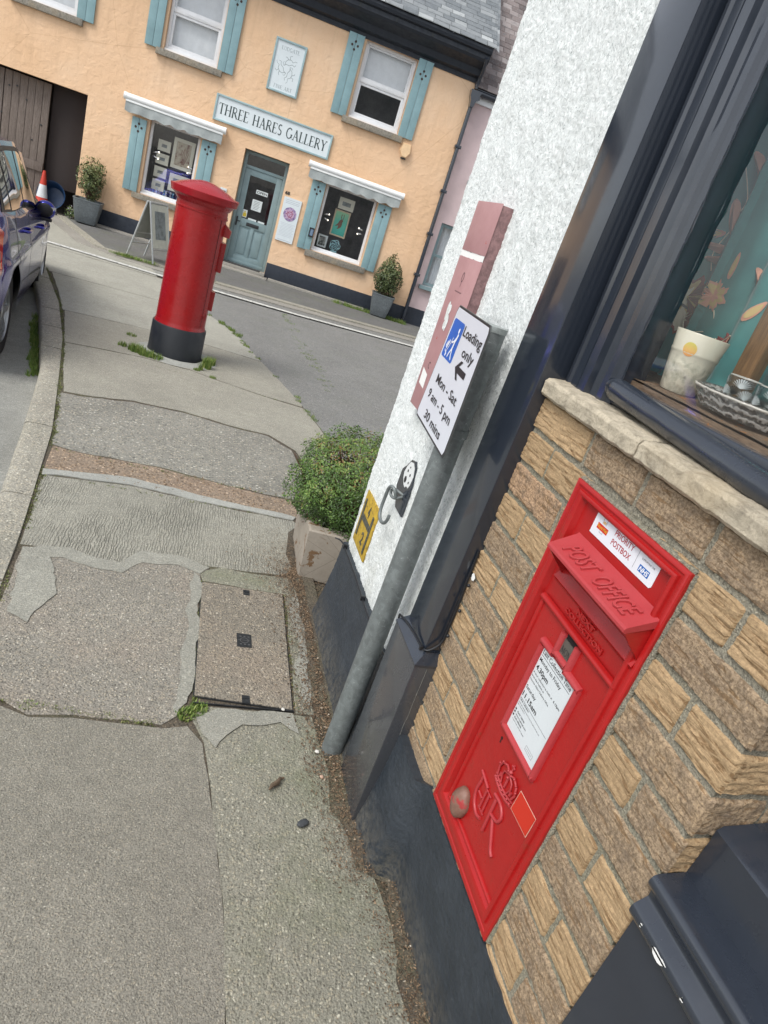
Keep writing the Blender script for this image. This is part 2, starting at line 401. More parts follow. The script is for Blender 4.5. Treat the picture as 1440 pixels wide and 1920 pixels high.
road = mb.build('road', [M_road, M_roadL], smooth=60); tag(road, kind='structure')
for p in road.data.polygons:
    c = p.center
    if c.x < xat(KO, c.y)+.1 or (c.y > 9.6 and c.x < .0-.25*(c.y-9.6)): p.material_index = 1
mb = MB()
def big(u, v):
    x = -900+1800*u; y = -900+1800*v; return (x, y, -.25)
mb.grid(big, 12, 12)
tag(mb.build('ground', M_road), kind='structure')
# dirt bed under the slabs
mb = MB(); bed = KI[:] ; n = 60
pts = []
for j in range(n+1):
    y = -1.2+(10.4+1.2)*j/n; pts.append((xat(KI, y)-.03, y, xat(AE, y) if y > 2.6 else 1.2))
vs = []; fs = []
for (xa, y, xb) in pts:
    for k in range(13): vs.append((xa+(xb-xa)*k/12, y, -.009))
for j in range(n):
    for k in range(12): fs.append((j*13+k, j*13+k+1, (j+1)*13+k+1, (j+1)*13+k))
mb.add(vs, fs); tag(mb.build('soil_bed', M_dirt), kind='structure')
def slab(poly, key, z=0., wob=.012, seed=0, th=.03, tone=.5, step=.06, name='pavement_slab'):
    """poly: world outline; edges are cut up and made ragged"""
    out = []
    for i, p in enumerate(poly):
        q = poly[(i+1) % len(poly)]; d = math.hypot(q[0]-p[0], q[1]-p[1]); k = max(1, int(d/step))
        for t in range(k):
            a = t/k; x = p[0]+(q[0]-p[0])*a; y = p[1]+(q[1]-p[1])*a
            out.append((x+wob*noise.noise(Vector((x*7+seed, y*7, seed)))+wob*.6*noise.noise(Vector((x*29, y*29+seed, 3))), y+wob*noise.noise(Vector((x*7, y*7+seed, 9.1+seed)))+wob*.6*noise.noise(Vector((x*29+seed, y*29, 5)))))
    cx = sum(p[0] for p in out)/len(out); cy = sum(p[1] for p in out)/len(out)
    bm = __import__('bmesh').new()
    top = [bm.verts.new((p[0], p[1], z)) for p in out]
    ins = []
    f = bm.faces.new(top)
    r = __import__('bmesh').ops.inset_region(bm, faces=[f], thickness=.006, depth=0.0)
    for v in top: v.co.z = z-.005
    low = [bm.verts.new((p[0], p[1], z-th)) for p in out]
    n = len(out)
    for i in range(n): bm.faces.new((top[i], top[(i+1) % n], low[(i+1) % n], low[i]))
    bm.verts.index_update(); mb = MB()
    mb.add([v.co[:] for v in bm.verts], [[v.index for v in f.verts] for f in bm.faces], tone); bm.free()
    o = mb.build(name, MS[key]); tag(o, kind='structure'); return o
# cement smeared along the joints and beside the cover
for (pg, sd) in (([(-.445, 2.56), (-.3, 2.60), (-.16, 2.555), (-.06, 2.55), (.01, 2.66), (.17, 2.68), (.262, 2.63), (.30, 2.70), (.16, 2.765), (.0, 2.755), (-.07, 2.635), (-.17, 2.635), (-.28, 2.69), (-.455, 2.645)], 31), ([(.205, 1.74), (.245, 1.80), (.253, 1.9), (.262, 2.2), (.268, 2.60), (.245, 2.64), (.215, 2.55), (.222, 2.3), (.205, 2.0), (.21, 1.85)], 32), ([(-.44, 2.56), (-.40, 2.2), (-.33, 2.15), (-.27, 2.35), (-.31, 2.5), (-.36, 2.62)], 33), ([(.66, 1.82), (.70, 2.1), (.72, 2.4), (.69, 2.62), (.65, 2.5), (.655, 2.2), (.635, 1.9)], 34), ([(.33, 1.60), (.42, 1.72), (.55, 1.74), (.62, 1.70), (.60, 1.79), (.33, 1.79), (.26, 1.74)], 35)):
    slab(pg, 'smear', .0016+.0009*(sd-31), (.012 if sd == 31 else .022), sd, .006, step=.03)
def L(y0, y1, n=6, off=0.): return [(xat(KI, y0+(y1-y0)*i/n)+off, y0+(y1-y0)*i/n) for i in range(n+1)]
g = .007
slab([(-.43, 1.77), (-.415, 1.3), (-.382, .9), (-.362, -1.2), (.350, -1.2), (.355, .85), (.350, 1.09), (.325, 1.37), (.291, 1.63), (.24, 1.70), (.165, 1.685), (.05, 1.69), (-.1, 1.70), (-.22, 1.685), (-.31, 1.73), (-.40, 1.78)], 'front', -.001, .006, 1)
slab([(.353, -1.2), (.86, -1.2), (.84, .5), (.80, 1.0), (.755, 1.25), (.71, 1.45), (.665, 1.79), (.44, 1.80), (.30, 1.80), (.25, 1.745), (.295, 1.64), (.328, 1.37), (.353, 1.09), (.358, .85)], 'green', 0, .006, 2)
slab([(-.427, 1.80), (-.31, 1.75), (-.22, 1.70), (-.1, 1.715), (.05, 1.705), (.16, 1.70), (.21, 1.74), (.235, 1.82), (.245, 2.1), (.262, 2.585), (.27, 2.64), (.30, 2.70), (.18, 2.74), (.01, 2.735), (-.06, 2.60), (-.16, 2.61), (-.28, 2.66), (-.45, 2.62), (-.438, 2.2)], 'pebble', -.001, .014, 3)
# cement haunch round the cover, mossy strip towards the wall
slab([(.262, 2.66), (.275, 2.585), (.64, 2.572), (.632, 2.2), (.61, 1.80), (.685, 1.80), (.71, 2.0), (.73, 2.3), (.75, 2.62), (.66, 2.72), (.5, 2.71), (.36, 2.72)], 'green', -.002, .008, 4)
slab([(-.463, 2.66), (-.28, 2.68), (-.16, 2.63), (-.06, 2.62), (.01, 2.75), (.18, 2.755), (.30, 2.72), (.5, 2.725), (.64, 2.74), (.70, 2.80), (.68, 2.95), (.72, 3.2), (.78, 3.30), (.76, 3.34), (.31, 3.36), (-.11, 3.41), (-.523, 3.35), (-.503, 3.1), (-.475, 2.8)], 'rib', -.003, .008, 5)
slab([(-.525, 3.36), (-.11, 3.42), (.31, 3.37), (.76, 3.35), (.78, 3.40), (.5, 3.42), (.31, 3.44), (.1, 3.48), (-.11, 3.50), (-.3, 3.47), (-.53, 3.42)], 'cement', .002, .014, 6)
slab([(-.535, 3.42), (-.11, 3.49), (.31, 3.43), (.79, 3.39), (.80, 3.62), (.53, 3.64), (.31, 3.67), (.0, 3.72), (-.13, 3.72), (-.4, 3.71), (-.558, 3.74)], 'brown', -.003, .012, 7)
slab([(-.563, 3.75), (-.4, 3.72), (-.13, 3.73), (.0, 3.73), (.31, 3.68), (.53, 3.65), (.80, 3.63), (.92, 4.1), (.86, 4.51), (.7, 4.68), (.42, 4.70), (.1, 4.78), (-.24, 4.76), (-.5, 4.66), (-.69, 4.63), (-.605, 4.1)], 'rough', -.003, .022, 8)
R1 = lambda y0, y1, n=4, off=0.: [(xat(AE, y1+(y0-y1)*i/n)-off, y1+(y0-y1)*i/n) for i in range(n+1)]
slab([(-.67, 4.66), (-.5, 4.69), (-.24, 4.79), (.1, 4.81), (.42, 4.73), (.72, 4.71), (.9, 4.5), (.95, 4.1), (1.0, 3.66), (1.1, 3.0)]+[(1.29, 4.2), (1.16, 5.2), (1.08, 5.6), (.76, 5.67), (.3, 5.84), (.1, 5.93), (-.3, 5.96), (-.57, 5.91), (-.88, 5.84), (-.77, 5.2)], 'smooth', -.001, .008, 9)
slab([(-.885, 5.86), (-.57, 5.93), (-.3, 5.975), (.1, 5.95), (.3, 5.86), (.76, 5.69), (1.07, 5.64)]+R1(5.7, 6.9)[::-1][:5]+[(.5, 6.97), (0, 7.05), (-.6, 7.0), (-1.08, 6.93)], 'smooth', 0, .006, 10)
slab([(-1.1, 6.95), (-.6, 7.02), (0, 7.07), (.5, 6.99), (.78, 6.93)]+R1(7.0, 8.6)[::-1]+[(-.4, 8.66), (-1.52, 8.62), (-1.3, 7.8)], 'pale', -.001, .006, 11)
slab([(-1.55, 8.64), (-.4, 8.68), (.21, 8.66)]+R1(8.8, 10.2)[::-1]+[(-.3, 10.3), (-1.9, 10.35), (-3.6, 10.2), (-2.5, 9.8), (-1.95, 9.4)], 'pale', -.002, .006, 12)
slab([(-3.7, 10.25), (-1.9, 10.37), (-.5, 10.33), (-.55, 10.7), (-.72, 11.2), (-1.09, 11.24), (-1.45, 11.36), (-1.83, 12.2), (-2.2, 13.0), (-2.45, 13.6), (-6, 13.9), (-6, 10.7)], 'pale', .002, .006, 13)
# kerb stones
mb = MB(); y = -1.2; k = 0
while y < 9.4:
    ln = random.choice((.72, .9, .62, .8)); ye = min(9.5, y+ln); n = 6
    L0 = [(xat(KO, y+.006+(ye-y-.012)*i/n), y+.006+(ye-y-.012)*i/n) for i in range(n+1)]
    L1 = [(xat(KI, y+.006+(ye-y-.012)*i/n)-.012, y+.006+(ye-y-.012)*i/n) for i in range(n+1)]
    vs = []; fs = []; zt = random.uniform(-.002, .004); fade = max(0, min(1, (9.6-y)/2.5))
    for i in range(n+1):
        a, b = L0[i], L1[i]; q = .5*fbm(a[0], a[1], k, 9)
        e = .004 if i in (0, n) else 0
        vs += [(a[0]+.006*q, a[1], -.2), (a[0]+.008*q, a[1], zt-.022), (a[0]+.016+.01*q, a[1], zt-.003-e), (.5*(a[0]+b[0]), .5*(a[1]+b[1]), zt+.003*q-e), (b[0]-.006, b[1], zt-.002-e), (b[0], b[1], zt-.04)]
    for i in range(n):
        for j in range(5): fs.append((i*6+j, i*6+j+1, (i+1)*6+j+1, (i+1)*6+j))
    fs += [(0, 1, 2, 3, 4, 5), tuple(n*6+j for j in range(6))]
    mb.add(vs, fs, random.random()); y = ye; k += 1
tag(mb.build('kerb', M_kerb, smooth=50), kind='structure')
# worn white line
def m_linepaint():
    m, nt, b = new_mat('worn_road_paint'); T = NT(nt)
    wear = T.g(T.noise(26, 8, .75), .50, .60)
    col = T.mix(wear, (.62, .62, .58, 1), (.2, .2, .19, 1)); finish(T, b, col, .8, T.bump(T.noise(200, 3), .5, .003)); return m
M_line = m_linepaint()
mb = MB(); WL = [(-3.4, 10.62), (-1.92, 10.62), (-.47, 10.48), (.36, 10.52), (1.07, 10.50), (1.57, 10.51), (3.5, 10.68), (7, 11.0)]
for (a, b), (c, d) in zip(WL, WL[1:]):
    n = 8
    for i in range(n):
        p = (a+(c-a)*i/n, b+(d-b)*i/n); q = (a+(c-a)*(i+1)/n, b+(d-b)*(i+1)/n)
        mb.add([(p[0], p[1]-.07, .007), (q[0], q[1]-.07, .007), (q[0], q[1]+.07, .007), (p[0], p[1]+.07, .007)], [(0, 1, 2, 3)])
tag(mb.build('road_line', M_line), kind='structure')
# far pavement: channel, kerb and footway in front of the gallery
M_far = m_concrete('far_footway', (.185, .185, .18, 1), agg=.6, aggs=90, dark=.8, moss=.25)
M_chan = m_concrete('channel_concrete', (.37, .35, .31, 1), agg=.3, aggs=90, dark=.8)
FK = [(-2.45, 13.75), (-2.2, 13.1), (-1.83, 12.25), (-1.48, 11.42), (-1.09, 11.27), (-.69, 11.2), (-.3, 11.2), (.4, 11.16), (1.13, 11.22), (2.4, 11.3), (3.76, 11.5), (6.5, 11.9)]
def band(L0, L1, z0, z1, mat, name):
    mb = MB(); n = len(L0); vs = [(p[0], p[1], z0) for p in L0]+[(p[0], p[1], z0+.0) for p in L0]+[(p[0], p[1], z1) for p in L1]
    mb.add([(p[0], p[1], -.05) for p in L0]+[(p[0], p[1], z0) for p in L0]+[(p[0], p[1], z1) for p in L1], [(i, i+1, n+i+1, n+i) for i in range(n-1)]+[(n+i, n+i+1, 2*n+i+1, 2*n+i) for i in range(n-1)])
    return tag(mb.build(name, mat), kind='structure')
off = lambda Lx, d: [(p[0]+(d if i < 4 else 0), p[1]+(0 if i < 4 else d)) for i, p in enumerate(Lx)]
band(off(FK, -.26), off(FK, 0), .004, .006, M_chan, 'channel')
band(FK, off(FK, .14), .03, .035, M_kerb, 'kerb')
fwl = [(p[0]+.0, 14.6) for p in FK]
band(off(FK, .14), [(p[0], 14.4) for p in off(FK, .14)], .034, .06, M_far, 'pavement')
# ---------------------------------------------------------------- grass, moss and litter
def leafmat(name, cs, rough=.6):
    m, nt, b = new_mat(name); T = NT(nt)
    col = T.ramp(T.attr(), cs); finish(T, b, col, rough, None, spec=.35); return m
M_grass = leafmat('grass_green', [(0, (.07, .12, .02, 1)), (.5, (.14, .24, .045, 1)), (1, (.3, .33, .1, 1))])
M_moss = leafmat('moss', [(0, (.06, .075, .02, 1)), (.6, (.15, .19, .05, 1)), (1, (.28, .27, .12, 1))])
M_litter = leafmat('leaf_litter', [(0, (.03, .02, .012, 1)), (.5, (.12, .08, .05, 1)), (.8, (.22, .15, .09, 1)), (.93, (.36, .26, .17, 1)), (1, (.6, .56, .48, 1))], .9)
def tuft(mb, x, y, z, n, h, spread, lean=.5):
    for _ in range(n):
        a = random.uniform(0, 6.283); r = spread*math.sqrt(random.random()); bx = x+r*math.cos(a); by = y+r*math.sin(a)
        hh = h*random.uniform(.4, 1.1); la = random.uniform(0, 6.283); ll = hh*random.uniform(.1, lean); w = random.uniform(.0012, .0028)*(1+hh*4)
        dx, dy = math.cos(la), math.sin(la); px, py = -dy*w, dx*w; t = random.random()
        mb.add([(bx-px, by-py, z), (bx+px, by+py, z), (bx+dx*ll*.4+px*.7, by+dy*ll*.4+py*.7, z+hh*.6), (bx+dx*ll*.4-px*.7, by+dy*ll*.4-py*.7, z+hh*.6), (bx+dx*ll, by+dy*ll, z+hh)], [(0, 1, 2, 3), (3, 2, 4)], t)
MB.recalc = False
mb = MB()
for (cx, cy, r, n, h) in ((-.36, 6.12, .07, 420, .07), (-.27, 6.06, .07, 420, .06), (-.18, 6.03, .05, 260, .05), (-.48, 6.18, .04, 120, .045), (.24, 6.12, .04, 330, .11), (.27, 6.28, .05, 260, .08), (-.45, 6.62, .05, 120, .03), (.16, 5.98, .03, 120, .03), (.3, 5.86, .03, 90, .025), (.19, 6.02, .02, 60, .08)):
    tuft(mb, cx, cy, -.01, n, h, r)
for (cx, cy, r, n, h) in ((.27, 1.775, .035, 260, .02), (.235, 1.75, .03, 200, .02), (.29, 1.79, .02, 120, .016), (-.235, 1.735, .025, 120, .012)):
    tuft(mb, cx, cy, -.012, n, h, r, .9)
for i in range(24):   # asphalt edge
    y = random.uniform(5.2, 8.7); 
    if noise.noise(Vector((y*1.7, 3, 0))) > -.1: tuft(mb, xat(AE, y)-.005+random.gauss(0, .01), y, -.01, 40, .024, .035)
for i in range(10):
    y = random.uniform(7.7, 8.7); tuft(mb, xat(AE, y)+random.gauss(0, .015), y, -.01, 55, .035, .04)
for (x0, x1, dy) in ((-1.2, -.6, 0), (-.2, .25, 0), (2.4, 3.2, 1), (3.4, 3.9, 1)):
    for i in range(26):
        x = random.uniform(x0, x1); tuft(mb, x, (13.22-.12*x if dy else 11.2)+random.gauss(0, .02), .02, 40, .05+.05*dy, .06)
for i in range(60):
    y = random.uniform(5.2, 6.9); tuft(mb, xat(KO, y)-.03+random.gauss(0, .012), y, road_h(xat(KO, y)-.04, y)-.005, 40, .06, .03)
for i in range(60):
    x = 1.4+random.gauss(0, .04); y = random.uniform(6.4, 10.3); tuft(mb, x-.03*(y-8), y, -.008, 14, .012, .04, .9)
tag(mb.build('grass', M_grass, smooth=None), 'green grass tufts round the pillar box foot, at the slab corner and along the asphalt edge', 'grass', kind='stuff')
mb = MB()
for i in range(1400):
    y = random.uniform(2.2, 9.2); dens = noise.noise(Vector((y*2.1, 0, 4)))
    if dens < -.25: continue
    x = xat(KI, y)-.006+random.gauss(0, .006+.003*y/5)
    tuft(mb, x, y, -.008, 4, .007, .009, 1.)
for (xa, ya, xb, yb, n) in ((-.4, 1.76, .16, 1.70, 90), (-.5, 3.36, .76, 3.36, 40), (-.55, 3.7, .8, 3.64, 60), (-.88, 5.86, 1.05, 5.66, 60), (.26, 1.8, .275, 2.58, 160), (.62, 1.8, .64, 2.57, 60)):
    for i in range(n):
        t = random.random(); tuft(mb, xa+(xb-xa)*t+random.gauss(0, .004), ya+(yb-ya)*t+random.gauss(0, .006), -.01, 7, .008, .01, 1.)
tag(mb.build('moss', M_moss), 'olive moss growing in the kerb joint and the slab joints', 'moss', kind='stuff')
mb = MB()
def chip(x, y, z, s, t=None):
    a = random.uniform(0, 6.283); l = s*random.uniform(.5, 1.6); w = s*random.uniform(.15, .6); tl = random.gauss(0, .35); c, sn = math.cos(a), math.sin(a)
    P = [(-l, 0, 0), (0, -w, s*.25), (l, 0, l*tl), (0, w, s*.25), (0, 0, s*.45)]
    mb.add([(x+p[0]*c-p[1]*sn, y+p[0]*sn+p[1]*c, z+p[2]+.001) for p in P], [(0, 1, 4), (1, 2, 4), (2, 3, 4), (3, 0, 4)], random.betavariate(2, 1.9) if t is None else t)
def wallx(y):  return .735 if y > 1.36 else (.76 if y > 1.15 else .84)
for i in range(12000):
    y = random.uniform(.1, 2.75); w = wallx(y); d = abs(random.gauss(0, .06)); x = w-d
    if random.random() < .4 and noise.noise(Vector((x*8, y*5, 1))) < 0: continue
    chip(x, y, max(0, .03*(1-d/.08))*(1 if y < 1.3 else .3), random.uniform(.0014, .0048)*(1.3 if y > 1.5 else 1))
for i in range(3500):   # round the planter
    a = random.uniform(0, 6.283); r = abs(random.gauss(.0, .16)); x = .74+.8*r*math.cos(a)-.03; y = 2.78+1.3*r*math.sin(a)
    if x < .9: chip(x, y, .0, random.uniform(.002, .006))
for i in range(900): chip(random.uniform(.3, .8), random.uniform(.5, 2.7), 0, random.uniform(.0008, .0022), random.choice((.2, .5, .9, 1.)))
for i in range(700): chip(random.uniform(-.4, .6), random.uniform(.6, 2.6), 0, random.uniform(.0008, .0018), random.choice((.3, .9, 1.)))
for i in range(500):
    y = random.uniform(3.42, 3.7); chip(random.uniform(-.5, .78), y, -.006, random.uniform(.004, .009), random.uniform(.5, .97))
tag(mb.build('leaf_litter', M_litter), 'brown leaf litter, grit and stone chips gathered at the foot of the shop wall', 'litter', kind='stuff')
MB.recalc = True
# dirt fillet along the wall foot
mb = MB(); ys = [(-1.2+i*.05) for i in range(80)]
vs = []; fs = []
for y in ys:
    w = (.86 if y < 1.16 else .79 if y < 1.36 else .76); k = 1 if y < 2.75 else .0
    n0 = .5+.5*fbm(y, 0, 0, 4)
    for (dx, z) in ((-.085*(.4+.9*n0), -.004), (-.05, .001+.003*n0), (-.03, .012+.012*n0 if y < 1.36 else .006), (.03, .035 if y < 1.16 else .012)): vs.append((w+dx, y, z))
for j in range(len(ys)-1):
    for i in range(3): fs.append((j*4+i, j*4+i+1, (j+1)*4+i+1, (j+1)*4+i))
mb.add(vs, fs); tag(mb.build('soil', M_dirt, smooth=80), kind='structure')
# small loose things
def pebble(name, label, cat, x, y, r, mat, sc=(1, 1, .6), group=None):
    mb = MB(); mb.ball((0, 0, 0), 1, 8); mb.v = [(v[0]*r*sc[0]*(1+.25*fbm(*v, 1.3)), v[1]*r*sc[1]*(1+.25*fbm(*v, 1.7)), v[2]*r*sc[2]) for v in mb.v]
    o = mb.build(name, mat, smooth=50); o.location = (x, y, r*sc[2]*.75); tag(o, label, cat, group); return o
M_darkstone = m_plain('dark_stone', (.05, .055, .06, 1), .7, var=.3, vs=80, bs=.6)
M_twig = m_plain('twig', (.12, .085, .055, 1), .9, var=.4, vs=60, bs=.8)
M_white = m_plain('white_stone', (.6, .58, .53, 1), .7, var=.1)
o = pebble('stone', 'flat dark grey stone chip on the mossy pavement', 'stone', .583, 1.337, .019, M_darkstone, (1.1, .62, .35)); o.rotation_euler = (0, 0, .5)
mb = MB(); mb.tube([(-.035, .0, .006), (-.018, .004, .009), (0, .0, .009), (.02, .006, .008), (.035, .001, .006)], [.003, .007, .009, .006, .003], 7)
o = mb.build('twig', M_twig, smooth=50); o.location = (.515, 1.475, 0); o.rotation_euler = (0, 0, .75); tag(o, 'short brown twig lying on the pavement left of the dark stone', 'twig')
pebble('pebble', 'white pebble against the foot of the galvanised pole', 'pebble', .664, 1.62, .007, M_white, (1.2, 1, .7))
pebble('pebble', 'white pebble on the front edge of the inspection cover', 'pebble', .565, 1.808, .007, M_white)
pebble('pebble', 'pinkish pebble in the litter beside the black pilaster block', 'pebble', .665, 1.515, .007, m_plain('pink_stone', (.45, .3, .22, 1), .7))
# inspection cover
loc = (.437, 2.2, 0); IV = inv_of(loc)
cv = thing('inspection_cover', 'concrete filled inspection cover with dark metal edge and three metal inserts', 'cover', loc)
C4 = [(.268, 2.572), (.632, 2.562), (.603, 1.812), (.255, 1.84)]
mb = MB(); cc = (.44, 2.2)
ins = [(p[0]+(cc[0]-p[0])*.022, p[1]+(cc[1]-p[1])*.012) for p in C4]
mb.prism(ins, 'z', -.02, -.001); mb.build('infill', MS['cover'], cv, inv=IV)
M_iron = m_plain('dark_iron', (.045, .048, .05, 1), .55, .6, .35, 60, .4)
mb = MB()
for i in range(4):
    a, b = C4[i], C4[(i+1) % 4]; c, d = ins[i], ins[(i+1) % 4]
    mb.add([(*a, -.004), (*b, -.004), (*d, -.004), (*c, -.004), (*a, -.03), (*b, -.03), (*d, -.03), (*c, -.03)], [(0, 1, 2, 3), (3, 2, 6, 7), (0, 1, 5, 4)])
mb.box(.255, .605, 1.807, 1.811, -.02, -.001)
mb.build('rim', M_iron, cv, inv=IV)
for (x, y) in ((.463, 2.53), (.435, 1.845)):
    mb = MB(); frame(mb, x-.014, x+.014, 0, 1, 0, 1, .004)
    mb = MB(); mb.box(x-.014, x+.014, y-.02, y+.02, -.01, .0006); mb.box(x-.011, x+.011, y-.016, y-.004, .0002, .0012); mb.box(x-.011, x+.011, y+.002, y+.004, 0, .003)
    mb.build('lifting_key_slot', M_iron, cv, inv=IV)
mb = MB(); mb.box(.412, .47, 2.14, 2.225, -.01, .0005, c=0); badge = mb.build('badge', M_iron, cv, inv=IV)
mb = MB(); M4 = plane_M((.417, 2.15, .001), (1, 0, 0), (0, 1, 0))
stroke(mb, _arc(.024, .032, .016, .016, 0, 360, 20), .003, M4); stroke(mb, [(.0, .032), (.048, .032)], .0025, M4, .0003)
for k in range(3): stroke(mb, [(.006+.016*k, .056), (.014+.016*k, .056)], .007, M4); stroke(mb, [(.006+.016*k, .007), (.014+.016*k, .007)], .007, M4)
mb.build('badge_relief', m_plain('worn_iron', (.13, .13, .13, 1), .5, .5), badge, inv=IV)
def smoothpath(P, k=5):
    P = [Vector(p) for p in P]; out = []
    for i in range(len(P)-1):
        p0 = P[max(0, i-1)]; p1 = P[i]; p2 = P[i+1]; p3 = P[min(len(P)-1, i+2)]
        for t in range(k):
            a = t/k; out.append(.5*((2*p1)+(p2-p0)*a+(2*p0-5*p1+4*p2-p3)*a*a+(3*p1-p0-3*p2+p3)*a**3))
    out.append(P[-1]); return out
# ================================================================ NEAR SHOP
SL = (.8, 1.4, 0); SI = inv_of(SL)
shop = thing('shop_building', 'white roughcast and buff brick shop with black painted woodwork beside the pavement', 'building', SL)
def m_rough():
    m, nt, b = new_mat('white_roughcast'); T = NT(nt)
    n1 = T.noise(120, 5, .7, 1.6, co=T.mapping((1, .8, .55), (.5, 0, 0))); n2 = T.noise(16, 5)
    col = T.ramp(n1, [(.32, (.25, .28, .28, 1)), (.41, (.66, .70, .69, 1)), (.6, (.86, .885, .875, 1))])
    col = T.mix(T.g(n2, .55, .75, 0, .22), col, (.45, .49, .46, 1))
    sz = T.n('ShaderNodeSeparateXYZ'); T.l(T.co, sz.inputs[0]); st_ = T.math('MULTIPLY', T.g(sz.outputs[2], .36, .95, .8, 0), T.g(T.noise(7, 6, .75), .42, .62)); col = T.mix(T.math('MULTIPLY', st_, .55), col, (.40, .40, .33, 1)); rn = T.noise(9, 5, .7, co=T.mapping((1, 1, .1))); col = T.mix(T.g(rn, .55, .75, 0, .3), col, (.46, .48, .45, 1))
    bp = T.bump(n1, .9, .006); finish(T, b, col, .85, bp, spec=.2); return m
M_roughcast = m_rough()
def m_brick():
    m, nt, b = new_mat('buff_brick'); T = NT(nt)
    t = T.attr()
    gr = T.noise(62, 5, .62, 1.1, co=T.mapping((1, .2, 1.9))); sp = T.noise(170, 4, .8); blot = T.noise(28, 5, .7)
    base = T.ramp(t, [(0, (.45, .315, .18, 1)), (.3, (.38, .265, .15, 1)), (.45, (.43, .30, .17, 1)), (.55, (.34, .255, .17, 1)), (.8, (.38, .28, .18, 1)), (1, (.44, .29, .18, 1))])
    isdark = T.g(t, .5, .52)
    col = T.mix(T.g(gr, .38, .47, .8, 0), base, (.19, .11, .05, 1))
    col = T.mix(T.math('MULTIPLY', T.g(blot, .45, .7, .0, .75), isdark), col, (.15, .12, .095, 1))
    col = T.mix(T.math('MULTIPLY', T.g(sp, .40, .54, .75, 0), T.math('ADD', .45, T.math('MULTIPLY', isdark, .55))), col, (.13, .09, .055, 1))
    col = T.mix(T.g(sp, .58, .70, 0, .65), col, (.62, .44, .25, 1))
    bp = T.bump(sp, .5, .002); bp = T.bump(gr, .8, .004, bp)
    finish(T, b, col, .9, bp, spec=.25); return m
M_brick = m_brick()
M_mortar = m_concrete('mortar', (.30, .28, .22, 1), agg=.5, aggs=260, moss=.25, dark=.75)
BLK = (.022, .028, .040, 1)
M_black = m_paint('black_gloss', BLK, .16, orange=.10, streak=True, coat=.6)
M_blackc = m_paint('black_gloss_chipped', BLK, .25, chips=(.35, .38, .36, 1), orange=.25, chipamt=.78, coat=.6)
def m_plinth():
    m, nt, b = new_mat('black_masonry'); T = NT(nt)
    n1 = T.noise(130, 6, .75); n2 = T.noise(7, 6, .7)
    col = T.ramp(n2, [(.3, (.022, .029, .038, 1)), (.7, (.040, .049, .060, 1))])
    col = T.mix(T.g(n1, .60, .75, 0, .35), col, (.16, .16, .14, 1))
    sepz = T.n('ShaderNodeSeparateXYZ'); T.l(T.co, sepz.inputs[0])
    spl = T.math('MULTIPLY', T.g(sepz.outputs[2], .0, .16, .75, 0), T.g(T.noise(55, 6, .75), .4, .6))
    col = T.mix(spl, col, (.15, .135, .105, 1))
    finish(T, b, col, T.g(n2, .3, .7, .35, .6), T.bump(n1, .7, .004), spec=.45); return m
M_plinth = m_plinth()
# roughcast wall
mb = MB()
def wf(u, v):
    y = 1.50+.94*u; z = .36+2.1*v
    d = .0028*fbm(y*1., z*.75, 0, 120, 2)+.003*fbm(y, z, 5, 16, 2)
    ed = max(0, (y-2.40)/.04); 
    return (.80-d+.012*ed*ed, y, z)
mb.grid(wf, 190, 430)
mb.grid(lambda u, v: (.812+4*u, 2.44+.004*fbm(u*40, v*20, 1, 6, 2), .0+5.4*v), 40, 60)
mb.grid(lambda u, v: (.80-.004*fbm(u, v, 0, 60), .2+2.24*u, 3.05+2.4*v), 30, 30)
mb.grid(lambda u, v: (.80, 1.50+.94*u, 2.455+.62*v), 4, 4)
mb.build('rendered_wall', M_roughcast, shop, smooth=60, inv=SI)
# bricks
rows = [1.371-.0818*k for k in range(0, 14)]
mb = MB()
def brick(y0, y1, z0, z1, kind, side=False, x0=.8):
    sd = random.random()*50; t = (random.choice((.0, .1, .2, .3, .35, .42)) if kind == 0 else random.choice((.56, .6, .7, .8)))
    if random.random() < .06: t = 1.
    nu = max(8, int((y1-y0)/.0032)); nv = 24; rim = .004
    def fn(u, v):
        y = y0+(y1-y0)*u; z = z0+(z1-z0)*v
        e = min(u*(y1-y0), (1-u)*(y1-y0), v*(z1-z0), (1-v)*(z1-z0))
        rag = .0028*noise.noise(Vector((y*38, z*38, sd)))
        y += rag*(1 if .02 < u < .98 else .6); z += rag
        if kind == 0: d = .0024*noise.noise(Vector((y*28+sd, z*190, noise.noise(Vector((y*16, z*16, sd)))*1.6)))+.0014*noise.noise(Vector((y*34, z*240, sd)))
        else: d = .0020*noise.noise(Vector((y*150, z*170, sd)))+.0014*noise.noise(Vector((y*60, z*80, sd)))
        d += .001*noise.noise(Vector((y*9, z*9, sd)))
        x = x0-d+.007*max(0, 1-e/rim)**2
        if side: return (y, .53+(x-x0), z)
        return (x, y, z)
    mb.grid(fn, nu, nv, t)
J = .0055
for k, zt in enumerate(rows[:-1]):
    zb = rows[k+1]
    A = (k % 2 == 1)
    if A: js = [.525, .640, .865, 1.055, 1.258, 1.40]
    else: js = [.525, .755, .95, 1.145, 1.40]
    for i in range(len(js)-1):
        a = js[i]+(J if i else 0.003); b = js[i+1]-J
        if zb < 1.26 and zt > .40 and a > .80 and b < 1.06: continue
        kd = (1 if not A else 0) if random.random() < .88 else random.randint(0, 1)
        brick(a, b, zb+J, zt-J, kd)
    sj = [.803, .915, 1.14, 1.3] if not A else [.803, 1.02, 1.245, 1.3]
    for i in range(3): brick(sj[i]+(0 if i == 0 else J), sj[i+1]-J, zb+J, zt-J, 0 if A else 1, side=True, x0=.53)
bricks = mb.build('brick_wall', M_brick, shop, smooth=50, inv=SI)
mb = MB(); mb.grid(lambda u, v: (.8055+.0012*fbm(u*9, v*9, 0, 8), .535+.87*u, .2+1.18*v), 120, 150)
